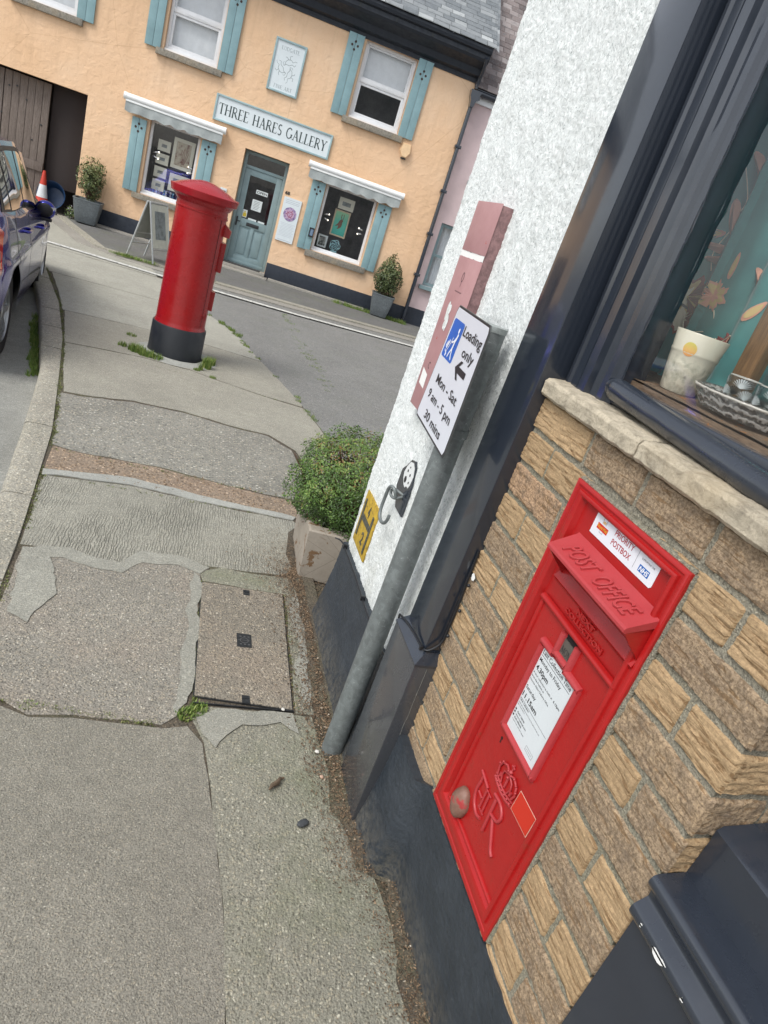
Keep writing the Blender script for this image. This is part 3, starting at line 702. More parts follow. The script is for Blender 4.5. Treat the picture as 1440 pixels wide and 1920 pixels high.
mb.grid(lambda u, v: (.8055+.55*u, .5355+.0012*fbm(u*9, v*9, 2, 8), .2+2.3*v), 60, 140)
mb.build('mortar', M_mortar, bricks, smooth=60, inv=None) if False else mb.build('mortar', M_mortar, bricks, smooth=60, inv=SI)
# black plinth of render
mb = MB()
def sm(a, b, x): x = max(0, min(1, (x-a)/(b-a))); return x*x*(3-2*x)
def plf(u, v):
    y = .50+1.92*u; s = v
    lump = sm(1.145, 1.20, y)*(1-sm(1.36, 1.42, y)); left = sm(1.36, 1.46, y); right = 1-sm(1.145, 1.20, y); lump = 1-right-left
    top = .375*right+.352*lump+.385*left+.006*fbm(y, 0, 0, 10)
    xb = .824*right+.740*lump+.742*left; xt = .7945*right+.774*lump+.782*left
    z = -.03+(top+.03)*min(1, s*1.12)
    fl = (1-min(1, s*1.12)); x = xt+(xb-xt)*fl**1.6
    if s > .9: x = xt+(s-.9)/.1*.03
    x += .0018*fbm(y, z, 0, 9)+.0018*fbm(y, z, 1, 85)
    return (x, y+.03*fl*fl*(1 if u > .99 else 0), z)
mb.grid(plf, 320, 90)
mb.grid(lambda u, v: (plf(1, v)[0]+u*3, plf(1, v)[1]+.012*(u > 0), plf(1, v)[2]), 30, 60)
mb.build('plinth', M_plinth, shop, smooth=70, inv=SI)
# pilaster and its base block
mb = MB(); mb.box(.757, .85, 1.378, 1.537, .585, 3.2, c=.003)
mb.v = [(x+(.0135*(z-.6) if x < .8 else 0)+.0008*fbm(y, z, 0, 5), y, z) for x, y, z in mb.v]
mb.build('pilaster', M_black, shop, smooth=40, inv=SI)
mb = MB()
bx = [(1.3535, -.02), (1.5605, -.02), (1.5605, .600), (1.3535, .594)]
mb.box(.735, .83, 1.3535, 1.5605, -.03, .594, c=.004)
blk = mb.build('pilaster_base', m_paint('sky_sheen_black_gloss', (.050, .053, .060, 1), .2, orange=.1, streak=True, coat=.7), shop, smooth=40, inv=SI)  # pilaster's black, lightened in colour for the sky reflection on the front face
mb = MB()   # weathered cap sloping up from the front edge to the pilaster
v = [(.734, 1.352, .592), (.734, 1.562, .592), (.734, 1.562, .597), (.734, 1.352, .597), (.762, 1.372, .628), (.762, 1.545, .628), (.83, 1.352, .592), (.83, 1.562, .592), (.83, 1.352, .6), (.83, 1.372, .628), (.83, 1.562, .6), (.83, 1.545, .628)]
mb.add(v, [(0, 1, 2, 3), (3, 2, 5, 4), (0, 3, 8, 6), (3, 4, 9, 8), (1, 7, 10, 2), (2, 10, 11, 5), (4, 5, 11, 9)])
mb.build('cap', M_blackc, blk, smooth=30, inv=SI)
mb = MB(); mb.tube([(.7745+.003*fbm(k*.3, 0, 0, 3), 1.353, .585-.04*k) for k in range(14)], [.0005+.0005*abs(fbm(k*.5, 2, 0, 2)) for k in range(14)], 5)
mb.build('filler_seam', m_plain('filler', (.22, .22, .2, 1), .8, var=.3, vs=60), blk, smooth=60, inv=SI)
# window jamb (moulded), head, glazing
mb = MB()
pf = [(1.379, .842), (1.365, .842), (1.365, .824), (1.352, .822), (1.348, .828), (1.340, .828), (1.336, .822), (1.312, .822), (1.309, .828), (1.303, .828), (1.300, .818), (1.272, .818), (1.268, .832), (1.258, .838), (1.243, .838), (1.240, .832), (1.222, .832), (1.217, .842), (1.205, .846), (1.204, .9), (1.379, .9)]
n = 34; vs = []; fs = []; k = len(pf)
for j in range(n+1):
    z = 1.40+1.75*j/n
    for i, (y, x) in enumerate(pf): vs.append((x+.0009*fbm(y*3, z, i*.2, 4), y+.0006*fbm(y, z, 3, 6), z))
for j in range(n):
    for i in range(k-1): fs.append((j*k+i, j*k+i+1, (j+1)*k+i+1, (j+1)*k+i))
mb.add(vs, fs)
win = mb.build('window', M_black, shop, smooth=35, inv=SI)
mb = MB(); mb.box(.80, .9, .2, 1.379, 2.62, 3.06); mb.box(.815, .88, .50, .60, 1.44, 2.62, c=.006)
mb.build('window_head', M_black, win, smooth=35, inv=SI)
# paint splash line down the putty edge
mb = MB(); mb.grid(lambda u, v: (.8455-.003*u+.002*fbm(u, v, 0, 20), 1.2045-.010*u+.003*fbm(0, v*30, 4, 1.6), 1.46+1.15*v), 3, 120)
mb.build('putty', M_blackc, win, smooth=60, inv=SI)
mb = MB()
def railf(u, v):
    a = 2*math.pi*u; t = v
    y = 1.213+(.42-1.213)*t; xc = .842-.018*t; zc = 1.452-.034*t
    r = .0235*(1+.05*fbm(y, a*.1, 0, 9))
    if t < .015: r *= .75
    return (xc+r*1.05*math.cos(a), y, zc+r*math.sin(a)+.0015*fbm(y, 0, 0, 6))
mb.grid(railf, 24, 90)
mb.box(.845, .875, .42, 1.212, 1.42, 1.468, c=.004)
mb.build('bottom_rail', M_blackc, win, smooth=60, inv=SI)
def m_glass(name, tint=(1, 1, 1, 1), ior=1.5, bmp=0.):
    m, nt, b = new_mat(name); T = NT(nt); nt.nodes.remove(b)
    fr = T.n('ShaderNodeFresnel'); fr.inputs[0].default_value = ior
    gl = T.n('ShaderNodeBsdfGlossy'); gl.inputs['Roughness'].default_value = .01
    if bmp: bb = T.bump(T.noise(3.5, 2), bmp, .02); T.l(bb, gl.inputs['Normal']); T.l(bb, fr.inputs['Normal'])
    tr = T.n('ShaderNodeBsdfTransparent'); tr.inputs[0].default_value = tint
    mx = T.n('ShaderNodeMixShader'); ge = T.n('ShaderNodeNewGeometry'); T.l(T.math('MULTIPLY', T.math('MULTIPLY', fr.outputs[0], 1.7), T.math('SUBTRACT', 1., ge.outputs['Backfacing'])), mx.inputs[0]); T.l(tr.outputs[0], mx.inputs[1]); T.l(gl.outputs[0], mx.inputs[2])
    out = [x for x in nt.nodes if x.type == 'OUTPUT_MATERIAL'][0]; T.l(mx.outputs[0], out.inputs[0]); return m
M_glass = m_glass('window_glass', bmp=.06)
mb = MB(); mb.box(.868, .872, .60, 1.205, 1.46, 2.63); mb.build('pane', M_glass, win, inv=SI)
# room shell behind the glass
M_room = m_plain('room_wall', (.22, .2, .18, 1), .9)
mb = MB(); mb.box(2.9, 2.95, -1, 2.4, .5, 3.1); mb.box(.88, 2.95, 2.3, 2.35, .5, 3.1); mb.box(.88, 2.95, -1, 2.3, 3.0, 3.05); mb.box(.88, 2.95, -1, 2.3, .5, .55); mb.box(.88, 2.95, -1.05, -1, .5, 3.1)
mb.build('room', M_room, shop, inv=SI)
def m_wood(name, c, c2, rot=0., sc=1., rough=.7, axis=(6, .6, 6), chips=None):
    m, nt, b = new_mat(name); T = NT(nt); co = T.mapping(axis)
    n1 = T.noise(9*sc, 7, .7, 1.5, co=co); n2 = T.noise(60*sc, 5, .7, co=co)
    col = T.ramp(n1, [(.3, c2), (.65, c)]); col = T.mix(T.g(n2, .35, .55, .6, 0), col, lerp(c2, .45))
    if chips: col = T.mix(T.g(T.noise(22, 6, .7), .62, .66), col, chips)
    finish(T, b, col, rough, T.bump(n2, .6, .003), spec=.3); return m
M_board = m_wood('old_window_board', (.27, .19, .125, 1), (.1, .065, .04, 1), chips=(.35, .13, .02, 1))
mb = MB(); mb.grid(lambda u, v: (.872+.42*u, .42+1.2*v, 1.482+.010*u+.0015*fbm(u*2, v*3, 0, 5)), 40, 90); mb.box(.872, 1.29, .42, 1.62, 1.40, 1.478)
mb.build('window_board', M_board, win, smooth=60, inv=SI)
# stone sill in two lengths
def m_stone(name, c):
    m, nt, b = new_mat(name); T = NT(nt)
    n1 = T.noise(26, 8, .75, .6, co=T.mapping((1.5, .7, 1.2))); n2 = T.noise(170, 5, .8); n3 = T.noise(6, 4)
    col = T.ramp(n1, [(.32, lerp(c, .42)), (.47, lerp(c, .8)), (.58, c), (.75, lerp(c, 1.35))])
    col = T.mix(T.g(n2, .3, .5, .6, 0), col, lerp(c, .4)); col = T.mix(T.g(n3, .5, .7, 0, .35), col, (.42, .32, .19, 1))
    bp = T.bump(n2, .8, .003); bp = T.bump(n1, .6, .006, bp); finish(T, b, col, .9, bp, spec=.25); return m
M_sill = m_stone('weathered_stone', (.54, .475, .365, 1))
mb = MB()
for (ya, yb, sd) in ((.985, 1.374, 0), (.47, .98, 7)):
    def sf(u, v):
        # profile round: bottom back -> front bottom -> front top -> top back
        P = [(.86, 0), (.785, 0), (.778, .006), (.778, .018), (.777, .032), (.783, .040), (.80, .043), (.83, .046), (.88, .05)]
        t = u*(len(P)-1); i = min(len(P)-2, int(t)); a = t-i; x = P[i][0]+(P[i+1][0]-P[i][0])*a; z = P[i][1]+(P[i+1][1]-P[i][1])*a
        y = yb+(ya-yb)*v; e = min(v*(yb-ya), (1-v)*(yb-ya))
        x += .0035*fbm(y, z+sd, 0, 22)+.004*max(0, 1-e/.006); z2 = 1.369+.006*(y-.9)+z+.002*fbm(y, x, sd, 30)-(.003*max(0, 1-e/.006) if z > .02 else 0)
        return (x, y, z2)
    mb.grid(sf, 64, 130)
    for vv in (0, 1):
        loop = [sf(u/20, vv) for u in range(21)]; mb.add(loop, [tuple(range(21))])
mb.build('stone_sill', M_sill, shop, smooth=60, inv=SI)
# near stall riser with mouldings (y < .53)
mb = MB(); mb.box(.8, .86, -1.4, .5265, -.1, .80); mb.box(.7965, .80, .18, .34, -.1, .795); mb.box(.7985, .80, -.2, .17, -.1, .795)
st = mb.build('stall_riser', M_black, shop, smooth=30, inv=SI)
mb = MB(); prof = [(.80, .796), (.789, .800), (.782, .810), (.783, .822), (.792, .832), (.800, .840), (.8, .848), (.797, .858), (.788, .864), (.783, .874), (.787, .885), (.797, .889), (.842, .893), (.845, .96), (.843, .983), (.852, .991), (.95, 1.005), (1.1, 1.01), (1.1, .79)]
pp = [(p.x, p.y) for p in smoothpath([(x, z, 0) for x, z in prof[:12]], 4)]+prof[12:]
mb.prism(pp, 'y', -1.4, .5285)
mb.build('moulding', M_blackc, st, smooth=50, inv=SI)
M_chip = m_flat('exposed_undercoat', (.78, .78, .76, 1))
mb = MB(); 
def blob(mb, M, cx, cy, r, seed, n=14, asp=1., z=0.):
    pts = [(M @ Vector((cx+r*asp*math.cos(a)*(1+.6*noise.noise(Vector((math.cos(a)*1.5, math.sin(a)*1.5, seed)))), cy+r*math.sin(a)*(1+.6*noise.noise(Vector((math.cos(a)*1.5, math.sin(a)*1.5, seed+5)))), z)))[:] for a in [2*math.pi*i/n for i in range(n)]]
    mb.add(pts, [tuple(range(n))])
PM = lambda x, y, z: plane_M((x, y, z), (0, -1, 0), (0, 0, 1))
Mq = PM(.7815, .5, .815)
for a_ in ((.0, .0, .003, 1, 14, 1.), (.045, -.001, .007, 2, 14, 2.), (.10, -.002, .003, 4, 14, 1.)): mb = MB(); blob(mb, Mq, *a_); mb.build('paint_chip', M_chip, st, inv=SI)
# window over the stall riser, outside the picture edge
mb = MB(); mb.box(.93, .96, -1.4, .5, 1.0, 1.06, c=.004); mb.box(.93, .96, .46, .53, 1.06, 2.6, c=.004); mb.box(.8, .96, -1.4, .53, 2.6, 3.05)
mb.build('window_frame', M_black, st, inv=SI)
mb = MB(); mb.box(.944, .946, -1.4, .46, 1.06, 2.6); mb.build('pane', M_glass, st, inv=SI)
# cable over block and plinth
M_cable = m_plain('black_cable', (.012, .013, .016, 1), .35)
mb = MB()
c1 = [(.745, 2.43, .392), (.768, 2.40, .394), (.775, 2.3, .391), (.776, 2.15, .394), (.776, 1.95, .39), (.774, 1.75, .396), (.772, 1.62, .42), (.765, 1.575, .5), (.742, 1.566, .60), (.738, 1.55, .618), (.745, 1.50, .626), (.750, 1.45, .628), (.752, 1.40, .630), (.757, 1.376, .632), (.770, 1.368, .640), (.792, 1.366, .67), (.794, 1.3655, .73), (.794, 1.366, .8), (.793, 1.37, .86), (.793, 1.373, .95)]
mb.tube(smoothpath(c1), .0032, 8)
for y in (2.36, 1.98, 1.72): mb.box(.767, .785, y-.004, y+.004, .386, .404, c=.001)
mb.box(.744, .752, 1.378, 1.386, .626, .640, c=.001)
mb.build('cable', M_cable, shop, smooth=60, inv=SI)
for (y, z) in ((1.352, .861), (1.345, .787), (1.350, .703)): mb = MB(); mb.ball((.792, y, z), (.005, .005, .005), 6); mb.build('nail', M_cable, shop, smooth=60, inv=SI)
mb = MB(); blob(mb, PM(.7945, 1.352, .887), 0, 0, .009, 3, asp=1.2); mb.build('plaster_fleck', M_chip, shop, inv=SI)

# ---------------------------------------------------------------- things in the shop window
M_ceram = m_plain('cream_ceramic', (.62, .59, .46, 1), .2, var=.06)
def m_cup():
    m, nt, b = new_mat('moulded_ceramic'); T = NT(nt); sep = T.n('ShaderNodeSeparateXYZ'); T.l(T.co, sep.inputs[0])
    low = T.g(sep.outputs[2], .075, .055); v = T.noise(75, 4, .6); n = v
    col = T.mix(T.math('MULTIPLY', low, T.g(v, .3, .55, .6, 0)), (.64, .61, .49, 1), (.2, .22, .16, 1))
    h = T.math('MULTIPLY', v, low); finish(T, b, col, .22, T.bump(h, .8, .004), spec=.5); return m
cl = (.955, 1.168, 1.4845)
cup = thing('cup', 'cream ceramic cup with a yellow and orange spot standing in the shop window', 'cup', cl)
mb = MB(); pr = [(.0, .002), (.034, .0), (.0365, .003), (.0445, .06), (.0462, .076), (.0475, .078), (.0476, .082), (.0470, .084), (.0520, .117), (.0510, .1185), (.0495, .117), (.0435, .07), (.034, .008), (0, .007)]
mb.lathe(pr, n=40); mb.build('cup_body', m_cup(), cup, smooth=50)
def m_spot():
    m, nt, b = new_mat('glazed_spot'); T = NT(nt); sep = T.n('ShaderNodeSeparateXYZ'); T.l(T.co, sep.inputs[0])
    col = T.ramp(T.g(sep.outputs[2], .072, .098), [(0, (.75, .3, .1, 1)), (.5, (.8, .5, .15, 1)), (1, (.7, .62, .14, 1))]); finish(T, b, col, .25); return m
mb = MB()
for i in range(24):
    a = 2*math.pi*i/24
def spf(u, v):
    a = 2*math.pi*u; r = .0135*v; zz = .086+r*math.sin(a); th = math.pi+.62+ (r*math.cos(a))/.048
    rr = .0470+(zz-.084)*.15+.0012
    return (rr*math.cos(th), rr*math.sin(th), zz)
mb.grid(spf, 24, 4); mb.build('spot', m_spot(), cup, smooth=60)
# curtain with printed flowers
def m_cloth():
    m, nt, b = new_mat('teal_curtain'); T = NT(nt)
    w1 = T.noise(6, 3); col = T.ramp(w1, [(.3, (.045, .20, .20, 1)), (.7, (.09, .33, .31, 1))])
    finish(T, b, col, .7, T.bump(T.noise(400, 2), .3, .001), spec=.3); b.inputs['Sheen Weight'].default_value = .3; return m
M_cloth = m_cloth()
def cx(y, z):
    k = 1+1.2*max(0, (1.62-z)/.14)
    return 1.12+.011*math.sin(y*40+1.5*math.sin(y*9))+.005*math.sin(y*91+2)+.004*k*fbm(y, z, 0, 9)-.035*max(0, (1.53-z)/.045)**2*.6-(.02 if y > 1.4 else 0)
mb = MB(); mb.grid(lambda u, v: (cx(.5+1.1*u, 1.487+1.2*v*v), .5+1.1*u, 1.487+1.2*v*v), 170, 70)
cur = mb.build('curtain', M_cloth, None, smooth=70); tag(cur, 'teal curtain printed with red and cream flowers hanging inside the shop window', 'curtain')
def flower(mb, y, z, r, seed, petals=11, mi=0, sub=(0, 1, 2), squash=.8, rot=0.):
    for layer, (rr, col) in enumerate(((1, sub[0]), (.8, sub[1]), (.45, sub[2]))):
        pts = []; n = 44
        for i in range(n):
            a = 2*math.pi*i/n; q = rr*r*(1+.2*math.sin(a*petals+seed)+.12*math.sin(a*23+seed))
            yy = y+q*math.cos(a+rot); zz = z+q*squash*math.sin(a+rot); pts.append((cx(yy, zz)-.0022-.0009*layer, yy, zz))
        c = (cx(y, z)-.003-.0009*layer, y, z); o = [c]+pts
        mb.add(o, [(0, 1+i, 1+(i+1) % n) for i in range(n)], mi=col)
def leaf(mb, y, z, l, w, rot, mi=1, mi2=0):
    for k, (s, m_) in enumerate(((1, mi2), (.72, mi))):
        pts = []; n = 16
        for i in range(n):
            a = 2*math.pi*i/n; u = l*s*math.cos(a); v = w*s*math.sin(a)*(1-.25*math.cos(a))
            yy = y+u*math.cos(rot)-v*math.sin(rot); zz = z+u*math.sin(rot)+v*math.cos(rot); pts.append((cx(yy, zz)-.002-.0009*k, yy, zz))
        mb.add(pts, [tuple(range(n))], mi=m_)
FM = [m_flat('print_dark_red', (.26, .05, .045, 1)), m_flat('print_gold', (.70, .52, .22, 1)), m_flat('print_cream', (.85, .80, .62, 1)), m_flat('print_salmon', (.75, .38, .26, 1)), m_flat('print_navy', (.015, .03, .05, 1))]
mb = MB(); MB.recalc = False
flower(mb, 1.463, 1.672, .058, 1, 11, sub=(0, 1, 2)); flower(mb, 1.452, 1.625, .042, 2, 9, sub=(0, 2, 2)); flower(mb, 1.392, 1.690, .036, 3, 7, sub=(3, 1, 3)); flower(mb, 1.30, 1.60, .03, 5, 9, sub=(0, 3, 1)); flower(mb, 1.38, 1.53, .02, 6, 8, sub=(0, 1, 0)); flower(mb, 1.17, 1.72, .035, 8, 9, sub=(0, 1, 2))
for (y, z, l, w, r_) in ((1.445, 1.86, .04, .013, 1.2), (1.475, 1.815, .028, .011, 2.8), (1.45, 1.79, .026, .01, .1), (1.44, 1.765, .026, .009, .0), (1.50, 1.76, .02, .008, 1.3), (1.375, 1.76, .03, .008, 1.5), (1.43, 1.585, .03, .01, .9), (1.50, 1.53, .02, .008, .3), (1.3, 1.75, .03, .01, .6), (1.25, 1.68, .03, .01, 2.2), (1.2, 1.85, .035, .012, 1.), (1.3, 1.95, .035, .012, 1.9), (1.44, 1.97, .035, .012, .8)):
    leaf(mb, y, z, l, w, r_, 1 if r_ > .5 else 3, 3)
for P in ([(1.44, 1.83), (1.455, 1.78), (1.44, 1.74)], [(1.455, 1.64), (1.42, 1.60), (1.37, 1.61)], [(1.40, 1.72), (1.41, 1.70)], [(1.47, 1.97), (1.43, 1.9), (1.42, 1.87)], [(1.37, 1.66), (1.33, 1.6), (1.28, 1.62)]):
    pth = [(cx(a, b_)-.003, a, b_) for a, b_ in P]; mb.tube(smoothpath(pth, 6), .0014, 5, mi=2)
pth = [(cx(a, b_)-.005, a, b_) for a, b_ in [(1.50, 1.640), (1.475, 1.655), (1.45, 1.648), (1.435, 1.652)]]; mb.tube(smoothpath(pth, 6), .003, 6, mi=4)
mb.build('printed_flowers', FM, cur); MB.recalc = True
# timber leg and glassware
M_stick = m_wood('brown_timber', (.27, .15, .06, 1), (.15, .08, .03, 1), axis=(6, 6, .5))
mb = MB(); mb.box(1.02, 1.045, 1.075, 1.125, 1.492, 2.5, c=.003); tag(mb.build('display_stand', M_stick, None, smooth=40), 'plain brown timber upright standing behind the glass dish in the shop window', 'stand')
def m_pressed():
    m, nt, b = new_mat('pressed_glass'); T = NT(nt); n = T.wave(26, 6, 3, 'Z', det=3)
    col = T.ramp(n, [(.2, (.10, .095, .085, 1)), (.6, (.36, .34, .31, 1)), (.9, (.7, .69, .66, 1))]); finish(T, b, col, .12, T.bump(n, .5, .004))
    tr = T.n('ShaderNodeBsdfTransparent'); mx = T.n('ShaderNodeMixShader'); mx.inputs[0].default_value = .62; T.l(tr.outputs[0], mx.inputs[1]); T.l(b.outputs[0], mx.inputs[2])
    out = [x for x in nt.nodes if x.type == 'OUTPUT_MATERIAL'][0]; T.l(mx.outputs[0], out.inputs[0]); return m
M_glassware = m_pressed(); M_tumbler = m_glass('tumbler_glass', (.9, .93, .93, 1), 1.5)
dl = (1.0, .99, 1.490)
dish = thing('glass_dish', 'large pressed glass dish in the shop window beside the cup', 'dish', dl)
mb = MB(); pr = [(0, .004), (.07, .002), (.095, .006), (.114, .034), (.120, .036), (.124, .032), (.104, .0), (0, -.0)]
mb.lathe(pr, n=64); mb.v = [(x*(1+.02*math.cos(24*math.atan2(y, x)) if z > .005 else x) if False else x*(1+(.018*math.cos(24*math.atan2(y, x)) if z > .004 else 0)), y*(1+(.018*math.cos(24*math.atan2(y, x)) if z > .004 else 0)), z) for x, y, z in mb.v]
mb.build('dish_bowl', M_glassware, dish, smooth=30)
M_rim = m_plain('glass_edge', (.55, .53, .47, 1), .15)
mb = MB(); mb.tube([(.1225*math.cos(a)*(1+.018*math.cos(24*a)), .1225*math.sin(a)*(1+.018*math.cos(24*a)), .032) for a in [2*math.pi*i/96 for i in range(96)]], .0022, 6, closed=True)
mb.build('dish_rim', M_rim, dish, smooth=60)
M_frost = m_plain('frosted_pattern', (.55, .60, .60, 1), .4, var=.2, vs=60)
MB.recalc = False
for i, (x, y, lb) in enumerate(((.975, 1.032, 'small clear tumbler etched with frosted feathers, nearer the cup'), (.985, .965, 'small clear tumbler etched with frosted feathers, at the picture edge'))):
    t = thing('glass_tumbler', lb, 'tumbler', (x, y, 1.4945), 0, 'etched tumblers in the glass dish')
    mb = MB(); mb.lathe([(0, .003), (.024, .0), (.030, .062), (.0285, .062), (.0228, .006), (0, .006)], n=28); mb.build('tumbler_body', M_tumbler, t, smooth=50)
    mb = MB(); mb.tube([(.0292*math.cos(a), .0292*math.sin(a), .0622) for a in [2*math.pi*k/28 for k in range(28)]], .0009, 5, closed=True); mb.build('rim', M_rim, t, smooth=60)
    mb = MB()
    for q in range(4):
        for rr in range(3):
            th0 = q*1.57+.5*(rr % 2)+2.3; z0 = .006+.017*rr
            for s_ in range(-5, 6):
                a = s_*.24; l = .017
                p0 = (th0+.0, z0+.003); p1 = (th0+l*math.sin(a)/.027, z0+.003+l*math.cos(a))
                P = []
                for (tt, zz, w_) in ((p0[0], p0[1], -.03), (p0[0], p0[1], .03), (p1[0], p1[1], .04), (p1[0], p1[1], -.04)):
                    r0 = .0262+.085*zz; P.append((r0*math.cos(tt+w_), r0*math.sin(tt+w_), zz))
                mb.add(P, [(0, 1, 2, 3)])
    mb.build('etching', M_frost, t)
MB.recalc = True

# ---------------------------------------------------------------- parking sign
M_galv0 = None
def m_galv(name, c=(.17, .19, .19, 1)):
    m, nt, b = new_mat(name); T = NT(nt)
    n1 = T.noise(22, 6, .7, 1.5); v = T.voro(60, 'Color'); sep = T.n('ShaderNodeSeparateColor'); T.l(v, sep.inputs[0])
    col = T.ramp(n1, [(.3, lerp(c, .75)), (.52, c), (.62, lerp(c, 1.25))]); col = T.mix(.18, col, T.ramp(sep.outputs[0], [(0, lerp(c, .6)), (1, lerp(c, 1.7))]))
    scr = T.g(T.noise(40, 7, .8, 2.5), .60, .625, 0, .6); col = T.mix(scr, col, (.42, .45, .44, 1))
    finish(T, b, col, T.g(n1, .3, .7, .45, .62), T.bump(n1, .2, .003), .35); return m
M_galv = m_galv('galvanised_steel')
pk = thing('parking_sign', 'white loading only parking sign with blue symbol on a galvanised pole', 'sign', (.722, 1.64, 0))
PI_ = inv_of((.722, 1.64, 0))
mb = MB(); mb.tube([(.719, 1.64, -.03), (.7335, 1.64, 1.452)], .0362, 32); mb.build('pole', M_galv, pk, smooth=50, inv=PI_)
mb = MB(); mb.tube([(.7335, 1.64, 1.448), (.7337, 1.64, 1.462)], .0378, 32); mb.build('pole_cap', m_galv('pale_zinc', (.3, .33, .32, 1)), pk, smooth=40, inv=PI_)
TL, TR_, BL, BR = Vector((.725, 1.904, 1.467)), Vector((.674, 1.518, 1.469)), Vector((.710, 1.911, 1.121)), Vector((.673, 1.516, 1.1205))
SW, SH = .39, .346
nrm = (TR_-BL).cross(TL-BR).normalized()
if nrm.x > 0: nrm = -nrm
def sp(u, v, w=0.):
    a = u/SW; b_ = v/SH; p = (BL*(1-a)+BR*a)*(1-b_)+(TL*(1-a)+TR_*a)*b_
    return (p+nrm*w)[:]
def signmesh(fn, name, mat, parent, w=0.):
    mb = MB(); fn(mb); mb.v = [sp(x, y, w+z) for x, y, z in mb.v]; return mb.build(name, mat, parent, inv=PI_)
def rrect(x0, x1, y0, y1, r, n=5):
    P = []
    for (cx_, cy_, a0) in ((x1-r, y0+r, -90), (x1-r, y1-r, 0), (x0+r, y1-r, 90), (x0+r, y0+r, 180)):
        for i in range(n+1): a = R(a0+90*i/n); P.append((cx_+r*math.cos(a), cy_+r*math.sin(a)))
    return P
I4 = Matrix.Identity(4)
def m_signface():
    m, nt, b = new_mat('reflective_white'); T = NT(nt)
    col = T.ramp(T.noise(3, 3), [(.3, (.62, .64, .70, 1)), (.7, (.70, .72, .78, 1))])
    wv = T.wave(115, 0, 1, 'Z'); col = T.mix(T.g(wv, 0, 1, .07, 0), col, (.5, .52, .56, 1)); finish(T, b, col, .3, None, spec=.5); return m
def gface(mb, x0, x1, y0, y1, r, z, n=26, bot=None):
    def fn(u, v):
        y = y0+(y1-y0)*v; e = min(y-y0, y1-y); ins = r-math.sqrt(max(0, r*r-(r-e)**2)) if e < r else 0
        return (x0+ins+(x1-x0-2*ins)*u, y, z)
    mb.grid(fn, n, n)
    if bot is not None:
        mb.grid(lambda u, v: fn(u, v)[:2]+(bot,), n, n)
        L_ = [fn(0, j/n) for j in range(n+1)]; R_ = [fn(1, j/n) for j in range(n+1)]
        for P in (L_, R_): mb.add(P+[p[:2]+(bot,) for p in P], [(j, j+1, n+2+j, n+1+j) for j in range(n)])
        for v in (0, 1):
            P = [fn(i/n, v) for i in range(n+1)]; mb.add(P+[p[:2]+(bot,) for p in P], [(j, j+1, n+2+j, n+1+j) for j in range(n)])
def plate(mb): gface(mb, 0, SW, 0, SH, .012, 0, bot=-.003)
pl = signmesh(plate, 'plate', m_plain('plate_back', (.12, .13, .13, 1), .5, .5), pk)
M_ink = m_flat('sign_black', (.018, .016, .02, 1), .45)
signmesh(lambda mb: gface(mb, .002, SW-.002, .002, SH-.002, .011, .0005), 'border', M_ink, pl)
signmesh(lambda mb: gface(mb, .0065, SW-.0065, .0065, SH-.0065, .008, .0010), 'face', m_signface(), pl)
M_blue = m_plain('sign_blue', (.012, .115, .50, 1), .35, var=.08)
signmesh(lambda mb: gface(mb, .021, .155, .198, .310, .008, .0016), 'blue_panel', M_blue, pl)
for (tx, x, y, w, h) in (('Loading', .166, .283, .205, .027), ('only', .226, .238, .125, .0265), ('Mon - Sat', .078, .127, .258, .0262), ('9 am - 5 pm', .052, .076, .290, .0262), ('30 mins', .095, .022, .210, .0262)):
    signmesh(lambda mb: text_box(mb, tx, x, y, w, h, I4, off=.012), 'lettering', M_ink, pl, .0022)
signmesh(lambda mb: mb.add([(.212, .204, 0), (.252, .229, 0), (.272, .229, 0), (.246, .2125, 0), (.328, .2125, 0), (.328, .1955, 0), (.246, .1955, 0), (.272, .179, 0), (.252, .179, 0)], [(0, 1, 2, 3), (0, 3, 6), (3, 4, 5, 6), (0, 6, 7, 8)]), 'arrow', M_ink, pl, .0022)
def glyph(mb):   # person bent over pushing a sack trolley
    S = lambda P, w_: stroke(mb, P, w_, I4)
    mb.prism([(.122+.0075*math.cos(a), .286+.0075*math.sin(a)) for a in [2*math.pi*i/14 for i in range(14)]], 'z', 0, .0002)
    S([(.130, .278), (.118, .255), (.114, .232)], .012); S([(.124, .268), (.104, .252), (.088, .248)], .006)
    S([(.114, .234), (.098, .218), (.092, .206)], .008); S([(.116, .234), (.124, .218), (.136, .206)], .008)
    S([(.090, .262), (.062, .214)], .004); S([(.062, .214), (.044, .219)], .004); S([(.050, .224), (.066, .250)], .010); S([(.040, .228), (.05, .244)], .008)
    mb.prism([(.066+.006*math.cos(a), .209+.006*math.sin(a)) for a in [2*math.pi*i/12 for i in range(12)]], 'z', 0, .0002)
signmesh(glyph, 'symbol', m_flat('sign_white', (.72, .74, .8, 1)), pl, .0024)
for z in (1.39, 1.17):
    mb = MB()
    mb.lathe([(.0368, z-.012), (.0384, z-.012), (.0384, z+.012), (.0368, z+.012)], c=(.7325, 1.64), n=28)
    for s_ in (-1, 1):
        mb.box(.696, .722, 1.64+s_*.035-.003, 1.64+s_*.035+.003, z-.011, z+.011); mb.tube([(.70, 1.64+s_*.035-.012, z), (.70, 1.64+s_*.035+.012, z)], .004, 6)
    mb.box(.6955, .699, 1.60, 1.68, z-.010, z+.010)
    mb.build('clip', M_galv, pk, smooth=40, inv=PI_)

